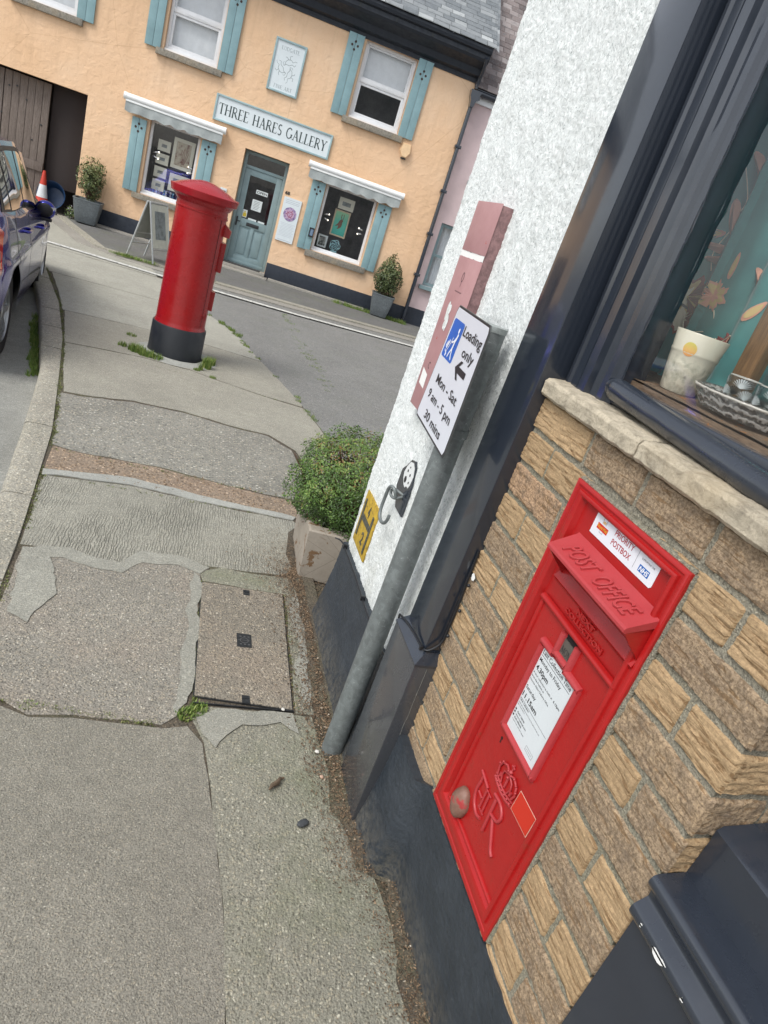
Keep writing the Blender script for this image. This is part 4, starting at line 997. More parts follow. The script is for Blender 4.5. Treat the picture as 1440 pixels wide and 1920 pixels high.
# ---------------------------------------------------------------- pink conduit cover, hydrant plate, dog hook
def m_pinkpaint():
    m, nt, b = new_mat('faded_pink_paint'); T = NT(nt)
    col = T.ramp(T.noise(5, 6, .7), [(.3, (.36, .185, .19, 1)), (.7, (.45, .26, .262, 1))])
    col = T.mix(T.g(T.noise(17, 7, .7), .68, .70), col, (.42, .03, .03, 1))
    finish(T, b, col, .5, T.bump(T.noise(60, 4), .2, .002), spec=.4); return m
def m_pinkside():
    m, nt, b = new_mat('flaking_pink_side'); T = NT(nt)
    col = T.ramp(T.noise(40, 6, .75), [(.35, (.14, .08, .08, 1)), (.6, (.27, .155, .155, 1))])
    col = T.mix(T.g(T.noise(18, 5, .7), .63, .66), col, (.46, .03, .025, 1))
    col = T.mix(T.g(T.noise(70, 4, .7), .7, .72), col, (.7, .72, .7, 1)); finish(T, b, col, .7, T.bump(T.noise(80, 5), .6, .004)); return m
M_pink = m_pinkpaint(); M_pinks = m_pinkside()
ul = (.80, 2.04, 1.09); UI = inv_of(ul)
ub = thing('cable_cover', 'long faded pink metal cable cover screwed to the white wall behind the sign', 'cover box', ul)
mb = MB(); mb.box(.766, .815, 1.944, 2.146, 1.10, 1.752, c=.002)
mb.v = [(x, y+(.0035*fbm(y, z, 0, 30) if x > .79 else 0), z) for x, y, z in mb.v]
mb.build('cover_body', M_pinks, ub, smooth=30, inv=UI)
mb = MB(); mb.box(.7635, .7655, 1.942, 2.148, 1.098, 1.592, c=.0008); mb.box(.7635, .7655, 1.942, 2.148, 1.610, 1.756, c=.0008)
lid = mb.build('lid', M_pink, ub, smooth=30, inv=UI)
mb = MB(); mb.grid(lambda u, v: (.7640+.001*math.sin(u*3), 1.944+.202*u, 1.592+.018*v+.003*fbm(u*3, v, 0, 3)), 20, 4); mb.build('white_gap_filler', M_chip, ub, inv=UI)
mb = MB(); blob(mb, PM(.7628, 2.082, 1.425), 0, 0, .035, 11, 26, .45, z=0); blob(mb, PM(.7628, 2.07, 1.39), 0, 0, .03, 15, 20, .5, z=.0003)
mb.build('peeled_patch', M_roughcast, lid, inv=UI)
mb = MB(); mb.add([(.7628, 2.125, 1.175), (.7628, 2.07, 1.168), (.7628, 2.073, 1.215), (.7628, 2.128, 1.228)], [(0, 1, 2, 3)]); mb.build('white_label', M_chip, lid, inv=UI)
mb = MB(); Mo = PM(.7630, 2.055, 1.535)
stroke(mb, _arc(0, 0, .008, .0135, 0, 360, 18), .0028, Mo); stroke(mb, [(.0, -.014), (.0, -.03)], .002, Mo)
for k in range(7): stroke(mb, [(-.03+.009*k, -.046-.001*(k % 2)), (-.024+.009*k, -.044)], .0022, Mo)
stroke(mb, _arc(-.028, -.29, .008, .01, 40, 300, 14), .003, Mo)
mb.build('graffiti', m_flat('marker_ink', (.05, .03, .04, 1)), lid, inv=UI)

def m_yplate():
    m, nt, b = new_mat('worn_yellow'); T = NT(nt)
    col = T.ramp(T.noise(45, 7, .75), [(.33, (.10, .075, .03, 1)), (.45, (.40, .26, .03, 1)), (.7, (.58, .40, .04, 1))]); finish(T, b, col, .6, T.bump(T.noise(80, 4), .4, .003)); return m
hl = (.80, 2.262, .44); HI = inv_of(hl)
hy = thing('hydrant_plate', 'worn yellow hydrant plate with black H low on the white wall', 'sign', hl)
mb = MB(); mb.box(.793, .80, 2.160, 2.362, .442, .664, c=.003); mb.build('plate', m_yplate(), hy, smooth=30, inv=HI)
mb = MB(); Mh = PM(.7926, 2.362, .442)
K = m_plain('worn_black_relief', (.07, .07, .055, 1), .6, var=.5, vs=60)
mb.box(.7900, .7932, 2.325, 2.342, .475, .635, c=.002); mb.box(.7900, .7932, 2.182, 2.200, .462, .622, c=.002); mb.box(.7898, .7932, 2.200, 2.325, .552, .577, c=.002)
text_box(mb, '4', .09, .145, .022, .048, Mh, off=.02, ext=.0015); text_box(mb, '2', .10, .035, .03, .05, Mh, off=.02, ext=.0015)
mb.build('raised_letter', K, hy, smooth=40, inv=HI)
dgl = (.80, 2.0, .73); DI = inv_of(dgl)
dh = thing('dog_lead_hook', 'dark metal dog lead hook plate with a painted white dog face and swinging hook', 'hook', dgl)
Md = PM(.797, 2.105, .720)   # u right, v up
yz = lambda P: [(2.105-y, z-.720) for y, z in P]
po = yz([(2.022, .755), (1.942, .755), (1.938, .79), (1.945, .875), (1.955, .905), (1.962, .93), (1.985, .945), (2.015, .938), (2.045, .905), (2.075, .88), (2.078, .815)])
mb = MB(); mb.prism(po, 'z', 0, .006); mb.xf(Md); mb.build('back_plate', M_black, dh, smooth=25, inv=DI)
mb = MB(); fo = yz([(1.952, .90), (1.966, .925), (1.99, .936), (2.015, .93), (2.036, .905), (2.045, .88), (2.036, .862), (2.012, .845), (1.995, .842), (1.985, .852), (1.966, .852), (1.956, .868)])
mb.prism(fo, 'z', .0062, .0072); mb.xf(Md); fc = mb.build('dog_face', m_flat('white_enamel', (.72, .74, .74, 1), .3), dh, inv=DI)
mb = MB()
for (y_, z_, r) in ((2.012, .898, .0045), (1.982, .893, .0045), (2.012, .866, .0105), (1.975, .868, .004), (2.0, .915, .003)): a_, b_ = 2.105-y_, z_-.72; mb.prism([(a_+r*math.cos(t), b_+r*1.1*math.sin(t)) for t in [2*math.pi*i/12 for i in range(12)]], 'z', .0074, .0085)
mb.xf(Md); mb.build('painted_features', M_ink, fc, inv=DI)
hy_ = lambda P: [(2.105-y, z-.72, w_) for y, z, w_ in P]
mb = MB(); mb.tube(smoothpath(hy_([(1.985, .812, .004), (1.995, .800, .014), (2.012, .79, .026), (2.028, .795, .034), (2.03, .81, .034), (2.015, .82, .026), (1.998, .818, .014), (1.99, .815, .004)]), 5), .0052, 8)
mb.tube(smoothpath(hy_([(2.0, .800, .024), (2.005, .822, .034), (2.022, .826, .042), (2.038, .81, .044), (2.045, .77, .044), (2.047, .73, .044), (2.035, .706, .044), (2.005, .698, .044), (1.972, .708, .044), (1.952, .73, .044), (1.948, .75, .044)]), 5), .0062, 8)
mb.xf(Md); mb.build('hook', M_galv, dh, smooth=60, inv=DI)
# ================================================================ RED WALL POSTBOX
PL = (.80, .93, .39); PI2 = inv_of(PL)
pb = thing('wall_postbox', 'red cast iron wall postbox set into the buff brick wall', 'postbox', PL)
RED = (.36, .009, .009, 1)
def m_red(name, c, dirt=0., rough=.3, fade=None):
    m, nt, b = new_mat(name); T = NT(nt)
    col = T.ramp(T.noise(5, 6, .7), [(.25, lerp(c, .85)), (.75, lerp(c, 1.12))])
    if fade: col = T.mix(T.g(T.noise(9, 5), .3, .7, .35, .9), col, fade)
    col = T.mix(T.g(T.noise(75, 5, .8), .70, .72), col, (.22, .06, .045, 1))
    if dirt: col = T.mix(T.g(T.noise(16, 7, .75), .58, .72, 0, dirt), col, (.16, .05, .025, 1))
    bp = T.bump(T.noise(150, 4, .7), .28, .0015); bp = T.bump(T.noise(24, 3), .25, .004, bp)
    finish(T, b, col, T.g(T.noise(12, 4), .3, .7, rough*.8, rough*1.4), bp, spec=.5); return m
M_red = m_red('post_red', RED, .35); M_redf = m_red('post_red_faded', (.36, .018, .022, 1), 0, .38, (.40, .05, .055, 1)); M_redd = m_red('post_red_worn', RED, .9)
PX = plane_M((.80, 1.114, .39), (0, -1, 0), (0, 0, 1))   # u right, v up, w out
W_, H_ = .369, .886
def pm(mb): return mb.xf(PX)
def rectframe(mb, u0, u1, v0, v1, prof):
    """mitred frame; prof list of (inset, w)"""
    n = len(prof); vs = []
    for (i, w_) in prof:
        vs += [(u0+i, v0+i, w_), (u1-i, v0+i, w_), (u1-i, v1-i, w_), (u0+i, v1-i, w_)]
    fs = [(k*4+j, k*4+(j+1) % 4, (k+1)*4+(j+1) % 4, (k+1)*4+j) for k in range(n-1) for j in range(4)]
    mb.add(vs, fs)
def barround(mb, p, q, r, h, ext=0., n=7, cap=True):
    """half-round bar from p to q in the u,v plane, base w=b"""
    p = Vector(p); q = Vector(q); d = (q-p).to_2d().normalized() if False else Vector((q[0]-p[0], q[1]-p[1])).normalized(); nn = Vector((-d.y, d.x))
    vs = []; st = 6
    for k in range(st+1):
        c = p+(q-p)*k/st
        for i in range(n+1):
            a = math.pi*i/n; vs.append((c[0]+nn.x*r*math.cos(a), c[1]+nn.y*r*math.cos(a), c[2]+h*math.sin(a)))
    m_ = n+1; fs = [(k*m_+i, k*m_+i+1, (k+1)*m_+i+1, (k+1)*m_+i) for k in range(st) for i in range(n)]
    if cap: fs += [tuple(range(m_)), tuple(st*m_+i for i in range(m_))]
    mb.add(vs, fs)
# main casting: flange, stepped moulding and recessed field
mb = MB()
def castprof(): pass
u0, u1, v0, v1 = 0, W_, 0, H_
def ring(L_, R_, B_, T_, w_): return [(u0+L_, v0+B_, w_), (u1-R_, v0+B_, w_), (u1-R_, v1-T_, w_), (u0+L_, v1-T_, w_)]
rings = [ring(0, 0, 0, 0, -.003), ring(0, 0, 0, 0, .010), ring(.003, .003, .003, .003, .012), ring(.012, .010, .014, .008, .0125), ring(.014, .012, .016, .010, .0105), ring(.024, .018, .028, .014, .0105), ring(.026, .0195, .030, .0155, .015), ring(.031, .023, .036, .019, .0165), ring(.037, .027, .045, .022, .0165), ring(.042, .031, .052, .025, .0145), ring(.045, .034, .056, .028, .0085), ring(.048, .037, .060, .031, .0035)]
vs = [p for r_ in rings for p in r_]; fs = [(k*4+j, k*4+(j+1) % 4, (k+1)*4+(j+1) % 4, (k+1)*4+j) for k in range(len(rings)-1) for j in range(4)]
fs.append(tuple((len(rings)-1)*4+j for j in range(4)))
mb.add(vs, fs); pm(mb)
body = mb.build('box_front', M_red, pb, smooth=28, inv=PI2)
# hood
Y = lambda y: 1.114-y
Zv = lambda z: z-.39
hu0, hu1 = Y(1.040), Y(.757)
mb = MB()
hv_b, hv_f, hb, hf = Zv(1.1835), Zv(1.155), .004, .064
def hood(u, v): pass
L_ = [(hb, hv_b+.004), (hb+.004, hv_b), (hf-.003, hv_f+.002), (hf, hv_f-.002), (hf, hv_f-.007), (hf-.004, hv_f-.009), (hf-.008, hv_f-.007), (hb, hv_b-.014)]
n = len(L_)
vs = []
for (uu, ks) in ((hu0-.006, 1.), (hu1+.004, 1.)):
    for (w_, v_) in L_: vs.append((uu+(.006 if uu < .1 else -.004)*(w_/hf), v_, w_))
fs = [(i, (i+1) % n, n+(i+1) % n, n+i) for i in range(n)]+[tuple(range(n))[::-1], tuple(range(n, 2*n))]
mb.add(vs, fs); pm(mb); hd = mb.build('hood', M_redf, pb, smooth=25, inv=PI2)
for uu, nm in ((hu0, 'cheek'), (hu1-.006, 'cheek')):
    mb = MB(); cp = [(hb, hv_b-.012), (hf-.004, hv_f-.005), (hf-.010, hv_f-.014), (hf-.028, hv_f-.032), (.018, Zv(1.108)), (.004, Zv(1.092))]
    mb.prism([(v_, w_) for (w_, v_) in cp], 'x', uu, uu+.006); pm(mb); mb.build(nm, M_red, hd, smooth=25, inv=PI2)
# italic POST OFFICE cast in relief on the slope
mb = MB(); sl = math.atan2(hv_f-hv_b, hf-hb)
hoodM = PX @ plane_M((hu0, hv_b, hb+.004), (1, 0, 0), Vector((0, hv_b-hv_f, hb-hf)))
slope_len = math.hypot(hf-hb, hv_b-hv_f)
hoodM = PX @ plane_M((hu0, hv_f+.0025, hf-.0015), (1, 0, 0), Vector((0, hv_b-hv_f, -(hf-hb-.004))))
text_box(mb, 'POST', .034, .011, .094, .034, hoodM, ext=.0022, shear=.35, off=-.004, bev=.0009, z=.0005)
text_box(mb, 'OFFICE', .146, .010, .114, .034, hoodM, ext=.0022, shear=.35, off=-.004, bev=.0009, z=.0005)
mb.build('cast_lettering', M_redf, hd, smooth=30, inv=PI2)
# aperture: dark throat and lower lip
M_dark = m_flat('dark_hollow', (.006, .004, .004, 1), .9)
mb = MB(); mb.box(hu0+.012, hu1-.012, Zv(1.118), Zv(1.158), .0038, .0046); pm(mb); mb.build('posting_slot', M_dark, pb, inv=PI2)
mb = MB(); v = [(hu0+.002, Zv(1.108), .0045), (hu1-.002, Zv(1.108), .0045), (hu1+.002, Zv(1.086), .016), (hu0-.006, Zv(1.086), .016), (hu1+.002, Zv(1.081), .012), (hu0-.006, Zv(1.081), .012), (hu1-.0, Zv(1.074), .004), (hu0-.004, Zv(1.074), .004)]
mb.add(v, [(0, 1, 2, 3), (3, 2, 4, 5), (5, 4, 6, 7), (0, 3, 5, 7), (1, 6, 4, 2)]); pm(mb); mb.build('slot_lip', M_red, pb, smooth=30, inv=PI2)
mb = MB(); mb.box(hu0+.004, hu1-.004, Zv(1.112), Zv(1.165), .004, .0044); pm(mb)
# next collection
mb = MB(); Mt = PX
text_box(mb, 'NEXT', Y(.945), Zv(1.0625), .064, .0105, Mt, ext=.001, bev=.0008, z=.0052, off=.004)
text_box(mb, 'COLLECTION', Y(.978), Zv(1.0455), .138, .0105, Mt, ext=.001, bev=.0008, z=.0052, off=.004)
mb.build('next_collection_lettering', M_red, pb, smooth=30, inv=PI2)
# door with its rails
mb = MB(); mb.box(Y(1.050), Y(.770), .062, Zv(1.028), .004, .0062); pm(mb); door = mb.build('door', M_red, pb, inv=PI2)
mb = MB(); barround(mb, (Y(1.055), Zv(1.030), .006), (Y(.766), Zv(1.030), .006), .0075, .011); pm(mb); mb.build('top_rail', M_red, door, smooth=40, inv=PI2)
for (ua, w_, r_) in ((Y(1.052), .006, .006), (Y(.770), .006, .0065)):
    mb = MB(); barround(mb, (ua, .060, w_), (ua, Zv(1.024), w_), r_, .006); pm(mb); mb.build('side_rail', M_redd, door, smooth=40, inv=PI2)
mb = MB(); barround(mb, (Y(1.05), .064, .006), (Y(.775), .064, .006), .005, .006); pm(mb); mb.build('bottom_rail', M_redd, door, smooth=40, inv=PI2)
# notice holder
nf = mb = MB()
ua, ub_, va, vb = Y(.988), Y(.842), Zv(.742), Zv(.962)
for (p, q) in (((ua-.004, va, .006), (ub_+.006, va, .006)), ((ub_, va, .006), (ub_, vb, .006)), ((ua-.006, vb, .006), (Y(.947), vb, .006)), ((Y(.893), vb, .006), (ub_+.006, vb, .006)), ((Y(.944), vb+.004, .006), (Y(.944), Zv(1.016), .006)), ((Y(.892), vb-.004, .006), (Y(.892), Zv(1.018), .006)), ((Y(.940), Zv(.970), .006), (Y(.897), Zv(.970), .006)), ((ua, va, .006), (ua, vb-.008, .006))):
    barround(mb, p, q, .0078, .011)
pm(mb); hold = mb.build('notice_frame', M_redf, door, smooth=40, inv=PI2)
M_paper = m_plain('notice_paper', (.60, .64, .66, 1), .25, var=.03)
mb = MB(); mb.box(Y(.983), Y(.851), Zv(.749), Zv(.955), .0062, .0085); pm(mb); note = mb.build('collection_notice', M_paper, door, inv=PI2)
M_print = m_flat('print_black', (.02, .02, .022, 1), .5)
mb = MB(); NX, NY = Y(.979), Zv(.749)
def nt_(txt, x, y, w, h, off=0.): text_box(mb, txt, NX+x, NY+y, w, h, PX, z=.0089, off=off, res=2)
nt_('Last Collection Time', .002, .193, .118, .0105, .006); nt_('Monday to Friday', .002, .175, .092, .0088, .006); nt_('4.30pm', .002, .155, .052, .0115, .02)
nt_('A later collection is made at', .001, .144, .085, .0046); nt_('6.15pm', .092, .144, .026, .005, .02); nt_('from the Postbox at', .001, .135, .056, .0046); nt_('Newton Abbot Delivery Office', .001, .126, .084, .0046)
nt_('Saturday', .001, .104, .044, .0085, .006); nt_('11.15am', .001, .084, .064, .0115, .02)
nt_('Other Collections', .001, .072, .042, .0042, .01); nt_('Additional collections may be made throughout the day, see', .001, .065, .100, .0026); nt_('the times below.', .001, .060, .034, .0026)
nt_('03457 740740', .012, .045, .034, .0044, .01); nt_('www.royalmail.com', .010, .038, .050, .0042, .01); nt_('0345 6000606', .010, .030, .034, .0044, .01); nt_('Textphone users 18001 0345 6000606', .006, .024, .056, .0024)
for (x0, x1, y, t) in ((.001, .121, .1885, .0009), (.001, .121, .0775, .0007)): stroke(mb, [(NX+x0, NY+y), (NX+x1, NY+y)], t, PX, .0089)
for y in (.046, .039, .031): stroke(mb, [(NX+.001, NY+y+.002), (NX+.006, NY+y+.002)], .0042, PX, .0089)
for a_, b_ in (((.082, .012), (.112, .012)), ((.112, .012), (.112, .022)), ((.112, .022), (.082, .022)), ((.082, .022), (.082, .012)), ((.086, .017), (.108, .017))): stroke(mb, [(NX+a_[0], NY+a_[1]), (NX+b_[0], NY+b_[1])], .0005, PX, .0089)
mb.build('printed_text', M_print, note, inv=PI2)
M_tab = m_plain('day_plate', (.17, .16, .14, 1), .35, .6, .1)
mb = MB(); mb.box(Y(.937), Y(.899), Zv(.974), Zv(1.009), .0065, .009); pm(mb); tab = mb.build('day_tablet', M_tab, door, inv=PI2)
mb = MB(); mb.box(Y(.937), Y(.899), Zv(1.009), Zv(1.020), .0064, .0068); pm(mb); mb.build('tablet_slot', M_dark, door, inv=PI2)
mb = MB(); serif(mb, 'MON', Y(.934), Zv(.981), .033, .014, PX, z=.0093); mb.build('day_lettering', M_print, tab, inv=PI2)
# keyhole
mb = MB(); ku, kv = Y(.977), Zv(.709)
mb.prism([(ku+.0038*math.cos(a), kv+.004*math.sin(a)+.003) for a in [2*math.pi*i/12 for i in range(12)]], 'z', .006, .0068); mb.prism([(ku-.0022, kv-.009), (ku+.0022, kv-.009), (ku+.0015, kv+.002), (ku-.0015, kv+.002)], 'z', .006, .0067)
pm(mb); mb.build('keyhole', M_dark, door, inv=PI2)
# crown and royal cipher in relief
mb = MB(); C0 = (Y(.900), Zv(.662))
def T3(P, r, w0=.008): mb.tube([(C0[0]+p[0], C0[1]+p[1], w0+(p[2] if len(p) > 2 else 0)) for p in P], r, 7)
T3([(-.040, -.020), (-.02, -.025), (0, -.027), (.02, -.025), (.040, -.020)], .0035); T3([(-.040, -.011), (-.02, -.016), (0, -.018), (.02, -.016), (.040, -.011)], .0025)
for k in range(7):
    u = -.036+.012*k; mb.ball((C0[0]+u, C0[1]-.020+.1*abs(u)*.6, .009), (.0028, .0028, .003), 5)
for s_ in (-1, 1):
    T3([(s_*.034, -.010), (s_*.040, .008), (s_*.034, .024), (s_*.018, .032), (0, .024)], .0026, .009); T3([(s_*.015, -.012), (s_*.022, .004), (s_*.018, .016), (0, .024)], .0022, .009)
    T3([(s_*.026, -.006), (s_*.026, .002)], .004); 
    for k in range(5):
        a = R(20+35*k); mb.ball((C0[0]+s_*(.020+.022*math.cos(a)), C0[1]+.008+.024*math.sin(a), .011), .0028, 5)
mb.ball((C0[0], C0[1]+.031, .009), .005, 6); T3([(0, .036), (0, .050)], .0022); T3([(-.006, .044), (.006, .044)], .0022); T3([(0, -.010), (0, .02)], .003)
pm(mb); mb.build('crown', M_redf, pb, smooth=60, inv=PI2)
mb = MB()
def T4(P, r, w0=.008):
    P = smoothpath([(Y(p[0]), Zv(p[1]), w0) for p in P], 4) if len(P) > 2 else [(Y(p[0]), Zv(p[1]), w0) for p in P]; mb.tube(P, r, 7)
T4([(.985, .608), (.962, .604), (.942, .600)], .0036); T4([(.972, .590), (.974, .560), (.962, .536), (.940, .526), (.922, .532)], .0042)
T4([(.965, .568), (.945, .566)], .003); T4([(.972, .606), (.973, .585)], .0036)
for dy in (0, .014):
    T4([(.942-dy, .596), (.940-dy, .545)], .0028); T4([(.947-dy, .596), (.934-dy, .596)], .0018); T4([(.946-dy, .545), (.933-dy, .545)], .0018)
T4([(.903, .612), (.901, .570), (.899, .524)], .0042); T4([(.915, .615), (.885, .617), (.866, .602), (.872, .582), (.898, .574)], .0040); T4([(.888, .574), (.868, .548), (.850, .524), (.838, .518)], .0042)
pm(mb); mb.build('royal_cipher', M_redf, pb, smooth=60, inv=PI2)
mb = MB(); 
for (y_, z_) in ((.904, .522), (.93, .515)): mb.ball((Y(y_), Zv(z_), .007), .005, 6)
text_box(mb, 'CARRON COMPANY', Y(1.028), Zv(.628), .062, .006, PX, ext=.0006, bev=.0005, z=.0066)
pm_ = None
mb2 = MB(); mb2.merge([], [])
mb.build('maker_lettering', M_red, pb, smooth=60, inv=PI2) if False else None
# worn boss low on the hinge side
def m_boss():
    m, nt, b = new_mat('boss_worn'); T = NT(nt); n1 = T.noise(18, 6, .7)
    col = T.ramp(n1, [(.42, (.17, .085, .06, 1)), (.56, (.21, .115, .085, 1)), (.62, (.34, .035, .035, 1))]); finish(T, b, col, .55, T.bump(T.noise(50, 5), .5, .004)); return m
mb = MB(); mb.ball((Y(1.000), Zv(.492), .012), (.030, .040, .021), 14); mb.v = [(x+.006*fbm(x, y, z, 22), y+.005*fbm(x, y, z+3, 22), z) for x, y, z in mb.v]; pm(mb); mb.build('boss', m_boss(), pb, smooth=60, inv=PI2)
# stickers
mb = MB(); s0, s1, t0, t1 = Y(1.019), Y(.812), Zv(1.205), Zv(1.2535)
mb.prism([(s0, t0), (s1-.004, t0), (s1, t0+.004), (s1, t1), (s0, t1)], 'z', .0038, .0046); pm(mb)
stk = mb.build('priority_sticker', m_plain('sticker_white', (.70, .73, .78, 1), .3, var=.03), pb, inv=PI2)
mb = MB(); text_box(mb, 'PRIORITY', s0+.070, t0+.029, .062, .0115, PX, z=.0049, off=.012); text_box(mb, 'POSTBOX', s0+.070, t0+.011, .062, .0115, PX, z=.0049, off=.012)
mb.build('red_lettering', m_flat('print_red', (.36, .012, .02, 1)), stk, inv=PI2)
mb = MB(); text_box(mb, 'SUPPORTING THE', s0+.159, t0+.031, .038, .0035, PX, z=.0049); stroke(mb, [(s0+.147, t0+.007), (s0+.147, t0+.042)], .0006, PX, .0049)
for a_, b_ in (((.026, .030), (.026, .041)), ((.026, .041), (.038, .041)), ((.038, .041), (.038, .030)), ((.027, .015), (.027, .012)), ((.027, .012), (.037, .012)), ((.037, .012), (.037, .015))): stroke(mb, [(s0+a_[0], t0+a_[1]), (s0+b_[0], t0+b_[1])], .0005, PX, .0049)
mb.build('black_lettering', M_print, stk, inv=PI2)
mb = MB(); mb.add([(PX @ Vector(p))[:] for p in ((s0+.161, t0+.010, .0049), (s0+.191, t0+.010, .0049), (s0+.191, t0+.0225, .0049), (s0+.161, t0+.0225, .0049))], [(0, 1, 2, 3)]); bl = mb.build('blue_logo', m_flat('logo_blue', (.0, .11, .40, 1)), stk, inv=PI2)
mb = MB(); text_box(mb, 'NHS', s0+.163, t0+.012, .0265, .0088, PX, z=.0052, off=.03, shear=.2); mb.build('logo_letters', m_flat('logo_white', (.75, .78, .82, 1)), bl, inv=PI2)
mb = MB(); mb.add([(PX @ Vector(p))[:] for p in ((s0+.014, t0+.016, .0049), (s0+.050, t0+.016, .0049), (s0+.050, t0+.0275, .0049), (s0+.014, t0+.0275, .0049))], [(0, 1, 2, 3)]); rl = mb.build('red_logo', m_flat('logo_red', (.55, .03, .015, 1)), stk, inv=PI2)
mb = MB(); text_box(mb, 'Royal Mail', s0+.0155, t0+.0195, .033, .006, PX, z=.0052, off=.015)
for k in (-1, 0, 1): stroke(mb, [(s0+.032+.003*k, t0+.031), (s0+.032+.0035*k, t0+.036)], .0018, PX, .0052)
mb.build('gold_lettering', m_flat('logo_gold', (.7, .38, .03, 1)), rl, inv=PI2)
mb = MB(); q = [(Y(.857), Zv(.640)), (Y(.785), Zv(.643)), (Y(.783), Zv(.695)), (Y(.854), Zv(.693))]
mb.prism(q, 'z', .006, .0066); pm(mb); pt = mb.build('red_patch', m_flat('patch_edge', (.62, .42, .33, 1)), pb, inv=PI2)
c_ = (sum(p[0] for p in q)/4, sum(p[1] for p in q)/4); mb = MB(); mb.prism([(p[0]+(c_[0]-p[0])*.04, p[1]+(c_[1]-p[1])*.05) for p in q], 'z', .0066, .0070); pm(mb); mb.build('patch_face', m_flat('patch_orange_red', (.52, .025, .01, 1), .4), pt, inv=PI2)
# cement edge round the casting
mb = MB()
for (a, b_) in (((0, 0), (W_, 0)), ((W_, 0), (W_, H_)), ((W_, H_), (0, H_)), ((0, H_), (0, 0))):
    n = 60; P = []
    for i in range(n+1):
        t = i/n; P.append((a[0]+(b_[0]-a[0])*t+.002*fbm(t*9, a[0], a[1], 2), a[1]+(b_[1]-a[1])*t+.002*fbm(t*9, a[1], 3, 2), -.001))
    mb.tube(P, [.0065+.003*fbm(t_[0], t_[1], 1, 30) for t_ in P], 6)
pm(mb); mb.build('mortar_bead', M_mortar, pb, smooth=60, inv=PI2)

# ================================================================ PILLAR BOX
bl_ = (-.05, 6.33, 0); M_redp = m_red('pillar_red', (.31, .009, .010, 1), .1, .26)
pil = thing('pillar_box', 'red cylindrical pillar box with black base and wide domed cap standing on the pavement', 'postbox', bl_, R(0))
mb = MB(); mb.lathe([(.222, .27), (.214, .30), (.212, .31), (.210, 1.235), (.214, 1.240), (.214, 1.250), (.2105, 1.254), (.2105, 1.292)], n=64); mb.build('drum', M_redp, pil, smooth=35)
mb = MB(); pr = [(.214, 1.290), (.224, 1.300), (.240, 1.322), (.262, 1.338), (.268, 1.340), (.280, 1.384), (.281, 1.392), (.274, 1.396), (.272, 1.392), (.266, 1.392), (.20, 1.424), (.13, 1.450), (.06, 1.470), (.001, 1.476)]
mb.lathe(pr, n=96); mb.build('cap', m_red('pillar_cap_red', (.34, .014, .02, 1), 0, .22), pil, smooth=13)
mb = MB(); mb.lathe([(.238, -.03), (.238, .01), (.235, .03), (.233, .262), (.229, .272), (.214, .276)], n=64); mb.build('base', m_paint('pillar_black', (.018, .021, .026, 1), .42, orange=.2), pil, smooth=35)
A0 = R(14)    # the posting side faces the gallery road
def onc(r, a, z): return (r*math.cos(a), r*math.sin(a), z)
def plate_c(mb, a0, a1, z0, z1, r0, r1, n=10):
    vs = []
    for i in range(n+1):
        a = a0+(a1-a0)*i/n; vs += [onc(r0, a, z0), onc(r1, a, z0), onc(r1, a, z1), onc(r0, a, z1)]
    fs = [(i*4+j, i*4+(j+1) % 4, (i+1)*4+(j+1) % 4, (i+1)*4+j) for i in range(n) for j in range(4)]+[(0, 1, 2, 3), tuple(n*4+j for j in range(4))]
    mb.add(vs, fs)
mb = MB(); prf = [(.208, 1.205), (.212, 1.20), (.268, 1.155), (.262, 1.10), (.258, 1.098), (.206, 1.098)]
n = 10; vs = []; 
for i in range(n+1):
    a = A0-.48+.96*i/n; vs += [onc(r_, a, z_) for r_, z_ in prf]
k = len(prf); mb.add(vs, [(i*k+j, i*k+(j+1) % k, (i+1)*k+(j+1) % k, (i+1)*k+j) for i in range(n) for j in range(k)]+[tuple(range(k)), tuple(n*k+j for j in range(k))]); mb.build('hood', M_redp, pil, smooth=30)
mb = MB(); plate_c(mb, A0-.35, A0+.35, .80, 1.045, .205, .247); mb.build('notice_holder', M_redp, pil, smooth=30)
mb = MB(); plate_c(mb, A0-.32, A0+.32, .46, .625, .205, .240); mb.build('lower_plate', M_redp, pil, smooth=30)
mb = MB(); plate_c(mb, A0-.9, A0-.885, .31, 1.235, .205, .2128); mb.build('door_seam', M_dark, pil)
mb = MB(); plate_c(mb, A0-.62, A0-.60, .30, 1.19, .205, .2112)
ac = A0-.78
mb = MB(); mb.tube([onc(.2125, ac+.036*math.cos(t)/.21, .405+.036*math.sin(t)) for t in [2*math.pi*i/24 for i in range(24)]], .0028, 6, closed=True)
for P in ([(-.014, -.014), (-.014, .014)], [(-.014, .014), (0, -.002)], [(0, -.002), (.014, .014)], [(.014, .014), (.014, -.014)]): mb.tube([onc(.2125, ac+p[0]/.21, .405+p[1]) for p in P], .003, 6)
mb.build('round_emblem', M_redp, pil, smooth=60)
mb = MB(); plate_c(mb, A0-1.25, A0+1.25, 1.226, 1.238, .209, .2185, 24); mb.build('collar_ring', M_redp, pil, smooth=30)
# cement collar round the foot
mb = MB(); mb.lathe([(.235, .012), (.27, .008), (.33, .001), (.36, -.006)], c=(-.05+.02, 6.31), n=40); mb.v = [(x+.02*fbm(x, y, 0, 6), y+.02*fbm(x, y, 2, 6), z) for x, y, z in mb.v]
o = mb.build('pavement', MS['cement'], smooth=60); tag(o, kind='structure')
